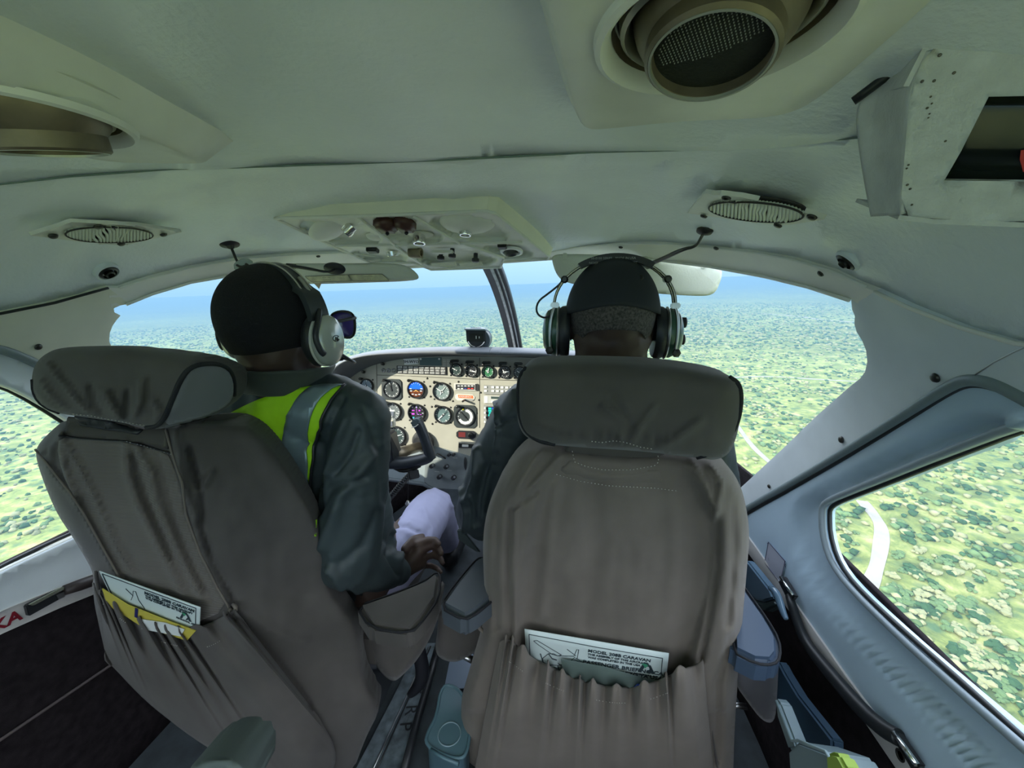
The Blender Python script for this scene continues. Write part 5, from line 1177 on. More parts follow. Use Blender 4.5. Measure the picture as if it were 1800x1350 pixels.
# neck lining; a black patch paints the shaded slot under the headrest
patch('neck_cover', [(118, 735), (170, 738), (250, 752), (290, 752), (294, 790), (250, 778), (222, 774), (140, 768), (112, 764)], lambda x, y, d=0: LBo(x, y, .004), mat('neck lining', (.07, .064, .055), .85), step=7, thick=.003, parent=ls)
patch('neck_slot_shade', [(130, 733), (180, 740), (250, 754), (240, 762), (190, 755), (140, 745)], lambda x, y, d=0: LBo(x, y, .008), M_black, step=7, thick=.003, parent=ls)
hr_l = [(55, 681), (57, 652), (66, 634), (80, 622), (101, 612), (151, 608), (201, 609), (277, 615), (353, 626), (396, 640), (413, 654), (416, 686), (408, 711), (378, 731), (340, 742), (284, 755), (252, 751), (215, 743), (176, 737), (131, 731), (106, 727), (82, 721), (62, 701)]
pipe = [(258, 751), (275, 750), (290, 735), (303, 701), (320, 661), (340, 642), (378, 638), (402, 647), (412, 666), (412, 695)]
pm = np.array([[612, 345], [640, 335], [661, 320], [701, 303], [735, 290], [755, 275]], float)
def YH(x, y): k = ss(0, 1, (x - np.interp(y, pm[:, 0], pm[:, 1])) / 110.0); return .475 + .12 * k
def dHL(x, y):
    d = fold(x, y, [(86, 640), (105, 665), (135, 700), (165, 735)], 5, .006) + fold(x, y, [(72, 668), (90, 695), (120, 722), (150, 735)], 5, .005) + fold(x, y, [(60, 690), (82, 708), (110, 724)], 5, .005)
    d += fold(x, y, [(185, 690), (200, 715), (212, 742)], 7, .008) + fold(x, y, [(250, 670), (247, 705), (232, 740)], 8, .008) + fold(x, y, [(225, 690), (222, 715), (222, 742)], 8, -.008) + fold(x, y, [(270, 705), (282, 725), (272, 748)], 6, .006) + fold(x, y, [(160, 680), (165, 705), (185, 735)], 10, -.007)
    w = math.exp(-((x - 195) / 75.) ** 2); d += ss(700, 748, y - (x - 130) * .14) * w * .008 * math.sin(x * .42 + math.sin(x * .1))
    return (d + wr(x, y, .014, .006, 5)) * (1 - ss(-20, 15, x - np.interp(y, pm[:, 0], pm[:, 1])))
HLf = lambda x, y: AY(x, y, YH(x, y))
cushion('headrest', hr_l, HLf, (.2, -.97, 0), 34, .04, .06, M_seat2, ls, disp=dHL, step=6)
def HLo(x, y, o=0.0): q = min(1, dist_poly(x, y, HO_) / 34.); return toward(HLf(x, y), np.array([.202, -.979, 0]), .04 * math.sqrt(max(0, 1 - (1 - q) ** 2)) + o)
HO_ = smoothpoly(hr_l, 2)
patch('headrest_end', smoothpoly([(284, 750), (300, 712), (306, 700), (322, 664), (341, 645), (378, 641), (400, 650), (410, 668), (411, 694), (402, 711), (375, 727), (335, 738)], 1), lambda x, y, d=0: HLo(x, y, .0022), mat('headrest end lit cloth', (.17, .175, .19), .8, bump=.3, bscale=900, bdist=.0005, sheen=.2), step=6, thick=.002, parent=ls)  # lit end face: bluish light is put into the paler cloth colour
tube('piping', [HLo(x, y, .003) for x, y in resample(smoothpoly(pipe, 2, False), 6, False)], .0032, M_pipe, ls)
tube('piping', [HLo(x, y, -.002) for x, y in [(57, 668), (58, 688), (67, 706), (84, 719), (104, 726)]], .0022, M_pipe, ls, sm=1)
stitches([HLo(x, y, .006) for x, y in resample([(128, 728), (160, 731), (190, 737), (230, 744), (255, 748)], 3, False)], ls)
topL = [(170, 1000), (166, 1018), (163, 1035), (178, 1042), (196, 1060), (225, 1080), (262, 1098), (300, 1106), (335, 1107), (370, 1092), (395, 1080), (412, 1070)]
botL = [(186, 1160), (230, 1205), (300, 1270), (380, 1325), (470, 1370), (560, 1400), (600, 1330), (560, 1260)]
pocket('seat_pocket', topL, botL, lambda x, y: LBo(x, y, .004), (.2, -.97, -.1), .013, 12, M_seat2, ls, bulge=.022, seed=11)
# elastic corner where pocket meets the side
tube('pocket_corner', [LBo(x, y, .012) for x, y in [(404, 1072), (410, 1080), (416, 1070), (410, 1062)]], .003, M_seat, ls, sm=1)
# inboard armrest of the left seat, hanging cover
armrest(ls, [(625, 1062), (690, 1040), (745, 1018), (768, 1000), (775, 1012), (770, 1050), (745, 1085), (722, 1110), (650, 1100)], .50, .05, [(640, 1070), (720, 1105), (745, 1080), (768, 1030), (778, 1040), (768, 1100), (735, 1160), (705, 1190), (690, 1200), (665, 1180), (640, 1125)], .72, M_seat2, M_seat2)
cushion('seat_skirt', [(500, 1160), (625, 1165), (650, 1215), (672, 1243), (640, 1290), (615, 1312), (560, 1400), (440, 1370), (400, 1290)], lambda x, y: AY(x, y, .66), (0, -1, 0), 14, .02, .04, M_seat2, ls, disp=lambda x, y: wr(x, y, .02, .012, 9), step=9)
tube('metal_bar', [AY(624, 1172, .70), AY(662, 1170, .72)], .007, mat('dull bar', (.12, .13, .15), .4, metal=.5), ls, n=12)
box('seat_pan', (-.38, .88, .30), (.42, .42, .13), M_seat2, ls, bev=.03); box('seat_base', (-.38, .88, .13), (.34, .36, .20), M_black, ls, bev=.01)

# ---- cards in the pockets
M_card = mat('card white', (.62, .72, .70), .35); M_ink = mat('dark ink', (.03, .05, .06), .5); M_grn = mat('logo green', (.05, .30, .16), .5)
def card(base, corners, label, small, hidden=False):
    """corners: top-left, top-right, bottom-right, bottom-left in the photo; (u,v) runs over the card face"""
    t = empty('passenger_briefing_card', base(*corners[0]), label, 'card'); c = [np.array(p, float) for p in corners]
    def uv(u, v, o=.0008): p = c[0] * (1 - u) * (1 - v) + c[1] * u * (1 - v) + c[2] * u * v + c[3] * (1 - u) * v; return base(p[0], p[1], o)
    V, Fc = [], []; nu, nv = 24, 8
    for i in range(nu + 1):
        for j in range(nv + 1): V.append(uv(i / nu, j / nv, 0))
    for i in range(nu):
        for j in range(nv): a = i * (nv + 1) + j; Fc.append((a, a + 1, a + nv + 2, a + nv + 1))
    o = link('sheet', face_cam(mesh(V, Fc)), M_card, t); mod_solid(o, .0012, -1)
    def line(P, r=.0006, nm='printed_line', m=M_ink): return tube(nm, [uv(u, v, .0006) for u, v in P], r, m, t, n=5)
    line([(.03, .98), (.03, .05), (.5, .07), (.96, .07), (.96, .98)], .0008, 'printed_frame')
    def tx(s, u, v, sz, b=.0002, al='LEFT'):
        p = uv(u, v, .0009); return text('printed_text', s, p, uv(u + .1, v) - uv(u, v), uv(u, v) - uv(u, v + .12), sz, M_ink, t, bold=b, align=al, ext=.0002)
    W = np.linalg.norm(uv(1, 0) - uv(0, 0)) / .245 if not small else np.linalg.norm(uv(1, 0) - uv(0, 0)) / .215
    vk = .64 if not small else 1.0
    tx('MODEL 208B CARAVAN', .44, .20 * vk, .0100 * W, .0003); tx('THE ASSEMBLY OF THIS AIRCRAFT', .44, .265 * vk + .05 * small, .0066 * W, .0002); tx('WAS COMPLETED IN THE USA', .44, .32 * vk + .08 * small, .0066 * W, .0002)
    if not small: tx('PASSENGER BRIEFING CARD', .405, .265, .0122 * W, .0003); tx('KADI YA MAELEZO YA USALAMA', .405, .325, .0112 * W, .0003)
    # maker's mark: black letter-like chevrons over a green triangle
    lu, lv, k = .80, (.16 if not small else .36), (.62 if not small else 1.35)
    def sh(nm, P, m, o=.001): prism(nm, [uv(lu + x * .105, lv + y * .26 * k, o) for x, y in P], base(0, 0, 1) - base(0, 0, 0), .0003, m, t)
    sh('emblem', [(.30, .0), (.62, .0), (.72, .25), (.42, .25), (.18, .75), (-.05, .75)], M_ink); sh('emblem', [(.62, .15), (.78, .12), (1.12, .75), (.88, .75)], M_ink); sh('emblem', [(.52, .75), (.80, .35), (.93, .45), (.70, .75)], M_ink)
    sh('emblem_green', [(.15, .10), (.45, .08), (.62, .15), (.42, .42), (.34, .25)], M_grn, .0014)
    tx('REGIONAL AIR', lu + .055, lv + .26 * k * .92, .0062 * W, .0001, 'CENTER')
    if not small:
        A = lambda L_, r=.0006: line([(.05 + x * .34, .05 + y * .42) for x, y in L_], r, 'aircraft_drawing')
        A([(.03, .16), (.10, .13), (.60, .42), (.52, .46), (.40, .44), (.12, .24), (.03, .16)]); A([(.20, .60), (.33, .44), (.44, .42), (.52, .46), (.62, .44), (.86, .40)]); A([(.20, .60), (.22, .70), (.36, .74), (.52, .72), (.74, .62), (.88, .42)])
        A([(.33, .44), (.40, .56), (.50, .58)], .0011); A([(.86, .40), (.92, .20), (.96, .20), (.93, .44)]); A([(.72, .24), (.90, .38)]); A([(.90, .44), (1.12, .58), (1.0, .56), (.88, .48)]); A([(.52, .66), (1.02, .96), (.90, .97), (.44, .78)]); A([(.16, .48), (.20, .66), (.25, .80)], .0011); A([(.36, .74), (.36, .82)], .001); A([(.52, .74), (.54, .84)], .0012)
    else:
        A = lambda L_: line([(.05 + x * .34, .06 + y * .9) for x, y in L_], .0005, 'aircraft_drawing')
        A([(.55, .3), (.72, .5), (.78, .28), (.86, .25), (.88, .6), (1.02, .9)]); A([(.72, .5), (.60, .75)])
    return t
card(lambda x, y, o=0.0: SR(x, y, .052 + o), [(922, 1106), (1176, 1149), (1160, 1290), (930, 1262)], 'white laminated card with an aircraft drawing in the right seat pocket', False)
card(lambda x, y, o=0.0: LBo(x, y, .010 + o * 1.0) if False else AY(x, y, YL(x, y, .455)) + np.array([0, -1, 0]) * o, [(174, 1004), (352, 1068), (350, 1116), (196, 1050)], 'white card slanting out of the left seat pocket, beside yellow paper', True)
o = prism('plastic_sheet', [SR(x, y, .060) for x, y in [(986, 1158), (1060, 1171), (1130, 1191), (1128, 1250), (1000, 1250)]], SB, .0008, mat('grey green film', (.14, .19, .17), .25), None); tag(o, 'grey green plastic sheet lying before the white card in the right seat pocket', 'sheet')
o = prism('yellow_booklet', [AY(x, y, YL(x, y, .45)) for x, y in [(181, 1034), (225, 1062), (300, 1092), (345, 1108), (330, 1125), (250, 1100), (190, 1062)]], (0, -1, 0), .0015, mat('yellow paper', (.55, .47, .07), .6), None); tag(o, 'yellow booklet with a dark stripe in the left seat pocket', 'booklet')
prism('stripe', [AY(x, y, YL(x, y, .448)) for x, y in [(238, 1068), (243, 1070), (242, 1086), (237, 1084)]], (0, -1, 0), .0008, mat('navy', (.02, .02, .12), .5), o)
o = prism('folded_paper', [AY(x, y, YL(x, y, .447)) for x, y in [(250, 1088), (290, 1094), (325, 1106), (318, 1118), (250, 1105)]], (0, -1, 0), .001, mat('white paper', (.7, .74, .72), .6), None); tag(o, 'white folded paper at the bottom of the left seat pocket opening', 'paper')
o = prism('blue_pen_cap', [SR(x, y, .066) for x, y in [(1114, 1207), (1120, 1201), (1128, 1203), (1130, 1210)]], SB, .004, mat('blue cap', (.03, .08, .5), .4), None, bev=.001); tag(o, 'tiny blue tip peeking over the ruffled edge of the right seat pocket', 'pen')
# ---------------------------------------------------------------- people
from mathutils.bvhtree import BVHTree
_b = bmesh.new(); bmesh.ops.create_icosphere(_b, subdivisions=2, radius=1.0); IC = np.array([v.co[:] for v in _b.verts]); ICF = [tuple(v.index for v in f.verts) for f in _b.faces]; _b.free()
def blob(name, chains, voxel, m, parent=None, smooth=6, disp=None, balls=()):
    """chains: [[(point, radius), ...]]; balls: [(centre, (rx, ry, rz), matrix)] -> one continuous skin"""
    V, Fc = [], []
    def add(c, s, M=None):
        q = IC * np.asarray(s, float)
        if M is not None: q = q @ np.asarray(M, float).T
        b = len(V); V.extend(list(q + c)); Fc.extend([tuple(i + b for i in f) for f in ICF])
    for ch in chains:
        for (a, ra), (b, rb) in zip(ch[:-1], ch[1:]):
            a, b = np.asarray(a, float), np.asarray(b, float); n = max(2, int(np.linalg.norm(b - a) / (min(ra, rb) * .30)))
            for i in range(n + 1): t = i / n; add(a * (1 - t) + b * t, ra * (1 - t) + rb * t)
    for bl in balls: add(np.asarray(bl[0], float), bl[1], bl[2] if len(bl) > 2 else None)
    o = bpy.data.objects.new('tmp', mesh(V, Fc)); COL.objects.link(o)
    r = o.modifiers.new('r', 'REMESH'); r.mode = 'VOXEL'; r.voxel_size = voxel
    s = o.modifiers.new('s', 'SMOOTH'); s.factor = .5; s.iterations = smooth
    bpy.context.view_layer.update(); me = bpy.data.meshes.new_from_object(o.evaluated_get(bpy.context.evaluated_depsgraph_get())); bpy.data.objects.remove(o)
    if disp:
        N = len(me.vertices); co = np.zeros(N * 3); no = np.zeros(N * 3); me.vertices.foreach_get('co', co); me.vertices.foreach_get('normal', no); co = co.reshape(-1, 3); no = no.reshape(-1, 3)
        co = co + no * np.array([disp(p, n) for p, n in zip(co, no)])[:, None]; me.vertices.foreach_set('co', co.ravel()); me.update()
    me.materials.clear(); return link(name, me, m, parent)
def cloth_disp(sc_, amp, seed, creases=()):
    def f(p, n):
        x, y = proj(p); d = amp * noise.noise(Vector((p[0] * sc_, p[1] * sc_, p[2] * sc_ * .55 + seed))) + amp * .4 * noise.noise(Vector((p[0] * sc_ * 2.7, p[1] * sc_ * 2.7, p[2] * sc_ * 2 + seed)))
        if np.dot(n, CAM - p) > 0:
            for pl, w, a in creases: d += fold(x, y, pl, w, a)
        return d
    return f
M_skin = mat('dark brown skin', (.085, .055, .043), .5, bump=.25, bscale=500, bdist=.0004, var=.12, vscale=30, spec=.45)
M_hair = mat('black hair', (.008, .008, .010), .9, bump=.9, bscale=600, bdist=.002)
M_ghair = mat('greying stubble', (.075, .066, .064), .75, bump=.9, bscale=700, bdist=.0012, var=.7, vscale=260)
M_jack = mat('dark green jacket', (.034, .050, .052), .55, bump=.3, bscale=700, bdist=.0003, var=.15, vscale=12, spec=.55)
M_tee = mat('grey collar cloth', (.06, .062, .055), .8, sheen=.2)
M_trou = mat('pale lilac trousers', (.42, .42, .60), .8, bump=.3, bscale=600, bdist=.0004)
def frame_(yaw, c):
    R = np.array([[math.cos(yaw), -math.sin(yaw), 0], [math.sin(yaw), math.cos(yaw), 0], [0, 0, 1.0]]); return lambda x, y, z: np.asarray(c, float) + R @ np.array([x, y, z], float), R
def head_parts(L, R, k=1.0):
    """balls of a head around its centre (local x right, y forward, z up)"""
    B = [(L(0, -.014 * k, .025 * k), (.077 * k, .090 * k, .088 * k), R), (L(0, .022 * k, .022 * k), (.069 * k, .080 * k, .082 * k), R), (L(0, .020 * k, -.045 * k), (.058 * k, .070 * k, .060 * k), R),
         (L(0, -.030 * k, -.035 * k), (.062 * k, .058 * k, .060 * k), R), (L(0, .055 * k, -.090 * k), (.034 * k, .036 * k, .026 * k), R),
         (L(0, .098 * k, -.022 * k), (.013 * k, .018 * k, .012 * k), R), (L(0, .090 * k, -.002 * k), (.009 * k, .013 * k, .022 * k), R), (L(0, .086 * k, .022 * k), (.050 * k, .014 * k, .010 * k), R),
         (L(0, .092 * k, -.056 * k), (.022 * k, .010 * k, .005 * k), R), (L(0, .090 * k, -.066 * k), (.020 * k, .010 * k, .006 * k), R)]
    for s in (-1, 1): B.append((L(s * .078 * k, -.004, -.010), (.008, .018, .030), R))
    return B
def face_bits(L, R, par, k=1.0):
    for s in (-1, 1):
        o = lathe('eye', L(s * .030 * k, .083 * k, .004), R @ np.array([0, 1, 0]), [(.012, -.006), (.011, .003), (.007, .006), (.001, .007)], mat('eye white', (.6, .58, .55), .25), par, seg=16)
        lathe('iris', L(s * .030 * k, .0895 * k, .004), R @ np.array([0, 1, 0]), [(.005, 0), (.003, .001), (.001, .001)], M_hair, o, seg=12)
def hairshell(name, L, R, k, m, par, zcut, back, thick=.004, lo=None, t0=0.0):
    """close-cropped hair: follows the skull behind a hairline"""
    V, Fc = [], []; nu, nv = 48, 26
    for i in range(nu):
        a = 2 * math.pi * i / nu; fwd = math.cos(a)              # 1 = front
        end = math.pi * (.50 + (.22 if fwd < -.2 else .22 * max(0, min(1, (.35 - fwd) / .55))) - .12 * max(0, fwd)) if lo is None else lo(fwd)
        for j in range(nv + 1):
            t = t0 + (end - t0) * j / nv; d = np.array([math.sin(t) * math.sin(a), math.sin(t) * math.cos(a), math.cos(t)])
            r1 = 1 / math.sqrt((d[0] / .077) ** 2 + (d[1] / .094) ** 2 + ((d[2]) / (.090 if d[2] > 0 else .105)) ** 2)
            p = d * (r1 * k + thick) + np.array([0, -.010 * k, .024 * k]); V.append(L(*p))
    for i in range(nu):
        for j in range(nv): a_, b_ = i * (nv + 1) + j, ((i + 1) % nu) * (nv + 1) + j; Fc.append((a_, b_, b_ + 1, a_ + 1))
    me = mesh(V, Fc); bm = bmesh.new(); bm.from_mesh(me); bmesh.ops.remove_doubles(bm, verts=bm.verts, dist=.0003); bmesh.ops.recalc_face_normals(bm, faces=bm.faces); bm.to_mesh(me); bm.free()
    o = link(name, me, m, par); mod_solid(o, .004, 1); return o
def on_mesh(me, off):
    """puts a pixel of the photo on a cloth mesh"""
    bv = BVHTree.FromPolygons([v.co[:] for v in me.vertices], [tuple(p.vertices) for p in me.polygons])
    def f(x, y, o=0.0):
        d = ray(x, y); d = d / np.linalg.norm(d); h = bv.ray_cast(Vector(CAM), Vector(d))
        if h[0] is None: h = bv.find_nearest(Vector(CAM + d * .85))
        return np.array(h[0]) + np.array(h[1]) * (off + o)
    return f

# ---- pilot on the left (looks ahead, right hand on the armrest)
HL = np.array([-.308, .705, 1.047]); L1, R1 = frame_(-.17, HL)
hand_c = AY(728, 985, .86)
wr_l = AY(704, 1006, .845)
fing = []
for (k0, k1, k2, k3, r) in (((733, 957), (752, 949), (765, 949), (771, 956), .0098), ((740, 966), (759, 960), (772, 964), (776, 973), .0098), ((742, 980), (761, 976), (774, 981), (778, 990), .0092), ((738, 995), (756, 994), (769, 999), (775, 1006), .0082)):
    fing.append([(AY(*k0, .875), r * 1.1), (AY(*k1, .895), r), (AY(*k2, .905), r * .92), (AY(*k3, .895), r * .82)])
thumb = [(AY(712, 965, .86), .012), (AY(726, 948, .885), .0105), (AY(742, 943, .905), .009)]
palm = [[(wr_l, .024), (AY(720, 990, .865), .027), (AY(738, 968, .875), .016)], [(wr_l, .024), (AY(722, 992, .865), .026), (AY(740, 990, .875), .016)], [(AY(716, 984, .865), .020), (AY(738, 980, .876), .016)]]
shR, shL = np.array([-.165, .71, .872]), np.array([-.480, .73, .862]); elR = AY(613, 985, .67)
body1 = [[(L1(0, -.02, -.05), .052), (np.array([-.315, .70, .93]), .054), (np.array([-.325, .74, .86]), .07)],
         [(np.array([-.33, .76, .82]), .09), (np.array([-.33, .79, .55]), .10), (np.array([-.33, .82, .38]), .10)],
         [(shL, .05), (np.array([-.33, .735, .87]), .06), (shR, .05), (elR, .040), (wr_l, .024)], [(shL, .05), (np.array([-.56, .70, .60]), .04), (np.array([-.50, .92, .62]), .028)],
         [(np.array([-.25, .82, .38]), .07), (AY(765, 890, 1.12), .05), (np.array([-.20, 1.35, .12]), .035), (np.array([-.20, 1.45, .08]), .03)], [(np.array([-.42, .82, .38]), .07), (np.array([-.50, 1.12, .48]), .05), (np.array([-.45, 1.35, .12]), .035), (np.array([-.45, 1.45, .08]), .03)]] + fing + [thumb] + palm
lh = np.array([-.50, .95, .62]); body1 += [[(lh, .025), (lh + [0, .05, .0], .02)]] + [[(lh + [dx, .05, .0], .010), (lh + [dx, .08, .01], .0095), (lh + [dx * .9, .085, -.02], .009)] for dx in (-.03, -.01, .01, .03)] + [[(lh + [.02, .0, .01], .012), (lh + [.04, .03, .02], .010)]]
p1 = blob('person', body1, .0042, M_skin, smooth=3, balls=head_parts(L1, R1, .97))
tag(p1, 'person in a dark jacket and yellow reflective vest, wearing a silver headset, seated at left', 'person')
face_bits(L1, R1, p1, .97)
hairshell('hair', L1, R1, .97, M_hair, p1, 0, 0, .003, lo=lambda f: math.pi * (.72 if f < .1 else .72 - .38 * min(1, (f - .1) / .6)))
cr1 = [([(600, 700), (572, 760), (560, 840), (556, 900)], 8, -.006), ([(655, 800), (600, 870), (570, 960)], 14, .007), ([(640, 720), (668, 800), (676, 880)], 12, -.004), ([(700, 935), (712, 955), (700, 985)], 7, .006), ([(690, 940), (680, 975), (700, 1010)], 7, -.006),
       ([(580, 1000), (600, 1030), (635, 1045)], 9, .008), ([(590, 1050), (610, 1035), (640, 1052)], 6, -.007), ([(665, 900), (640, 960), (600, 990)], 12, -.005), ([(560, 900), (580, 860), (640, 840)], 9, -.005), ([(610, 735), (590, 780), (575, 830)], 9, .006), ([(630, 760), (615, 800), (590, 830)], 8, -.005)]
jk1 = blob('jacket', [[(np.array([-.32, .72, .905]), .076), (np.array([-.33, .755, .83]), .115), (np.array([-.33, .80, .60]), .12), (np.array([-.33, .82, .42]), .12)],
    [(shL, .070), (np.array([-.32, .725, .900]), .076), (shR * .55 + np.array([-.32, .725, .900]) * .45, .070), (shR, .066)], [(shR + [.005, 0, -.005], .068), (elR * .5 + shR * .5 + [.006, 0, 0], .070), (elR + [0, 0, .01], .066), (elR, .060), (elR * .45 + wr_l * .55, .052), (wr_l * .92 + elR * .08, .037)],
    [(shL, .068), (np.array([-.56, .70, .60]), .060), (np.array([-.51, .90, .62]), .040)],
    [(np.array([-.25, .765, .79]), .10), (np.array([-.25, .80, .5]), .10)], [(np.array([-.42, .765, .79]), .10), (np.array([-.42, .80, .5]), .10)]], .0055, M_jack, p1, smooth=5, disp=cloth_disp(10, .006, 2.0, cr1))
# collar standing round the neck
def collar(L_, R_, c, rx, ry, h, m, par, rise=0.0, gap=.5, tilt=(0, 0), flare=.012):
    V, Fc = [], []; n = 40; rows = 6
    for i in range(n):
        a = -math.pi / 2 + (2 * math.pi - gap) * ((i / (n - 1)) - .5)
        for j in range(rows):
            t = j / (rows - 1); k = 1 + flare / rx * (t if t < .8 else .8 + (t - .8) * 3); z = h * t + rise * (1 + math.sin(a)) * .0
            p = R_ @ np.array([rx * k * math.cos(a), ry * k * math.sin(a), z + tilt[0] * math.cos(a) + tilt[1] * math.sin(a)]); V.append(np.asarray(c) + p + .003 * noise.noise(Vector((a * 2, t * 2, c[0]))))
    for i in range(n - 1):
        for j in range(rows - 1): a = i * rows + j; Fc.append((a, a + 1, a + rows + 1, a + rows))
    me = mesh(V, Fc); o = link('collar', me, m, par); mod_solid(o, .007, 0); s = o.modifiers.new('u', 'SUBSURF'); s.levels = 1; s.render_levels = 1; return o
collar(L1, R1, (-.312, .718, .918), .078, .072, .052, mat('collar cloth', (.045, .055, .045), .7, sheen=.2), p1, gap=1.1, tilt=(.0, -.006))
jm = on_mesh(jk1.data, .004)
M_hiv = mat('hi-vis yellow', (.42, .80, .01), .7, bump=.3, bscale=900, bdist=.0003, var=.08, vscale=30); M_refl = mat('reflective tape', (.20, .27, .29), .28, metal=.35, bump=.25, bscale=500, bdist=.0003)
vest = smoothpoly([(386, 736), (430, 714), (480, 693), (530, 683), (575, 679), (606, 681), (590, 697), (571, 730), (560, 765), (552, 800), (549, 850), (543, 890), (520, 930), (400, 960), (330, 900), (320, 800)], 1)
v = patch('reflective_vest', vest, lambda x, y, d=0: jm(x, y, .002), M_hiv, step=9, thick=.003, parent=p1)
patch('reflective_band', smoothpoly([(558, 680), (606, 681), (590, 685), (570, 697), (557, 715), (549, 740), (545, 762), (543, 792), (546, 825), (546, 860), (541, 885), (534, 880), (513, 845), (500, 808), (498, 777), (503, 750), (513, 723), (527, 700), (545, 686)], 1), lambda x, y, d=0: jm(x, y, .0055), M_refl, step=7, thick=.002, parent=v)
tube('armhole_binding', [jm(x, y, .004) for x, y in resample(smoothpoly([(606, 681), (590, 697), (571, 730), (560, 765), (552, 800), (549, 850), (544, 888)], 1, False), 8, False)], .0028, M_black, v)
tr1 = blob('trousers', [[(np.array([-.25, .84, .345]), .075), (AY(722, 958, .96), .076), (AY(762, 893, 1.12), .066), (np.array([-.20, 1.33, .16]), .055)], [(np.array([-.42, .82, .38]), .09), (np.array([-.50, 1.12, .48]), .066), (np.array([-.45, 1.33, .16]), .055)], [(np.array([-.25, .84, .345]), .075), (np.array([-.42, .82, .36]), .09)]], .006, M_trou, p1, smooth=5, disp=cloth_disp(11, .006, 5.0, [([(745, 895), (760, 930), (752, 965)], 5, .004), ([(690, 925), (715, 925), (735, 935)], 5, -.004), ([(760, 855), (785, 875), (795, 890)], 5, .004)]))
for s in (-.20, -.45): blob('shoe', [[((s, 1.36, .06), .045), ((s, 1.50, .05), .042)]], .006, M_black, p1)

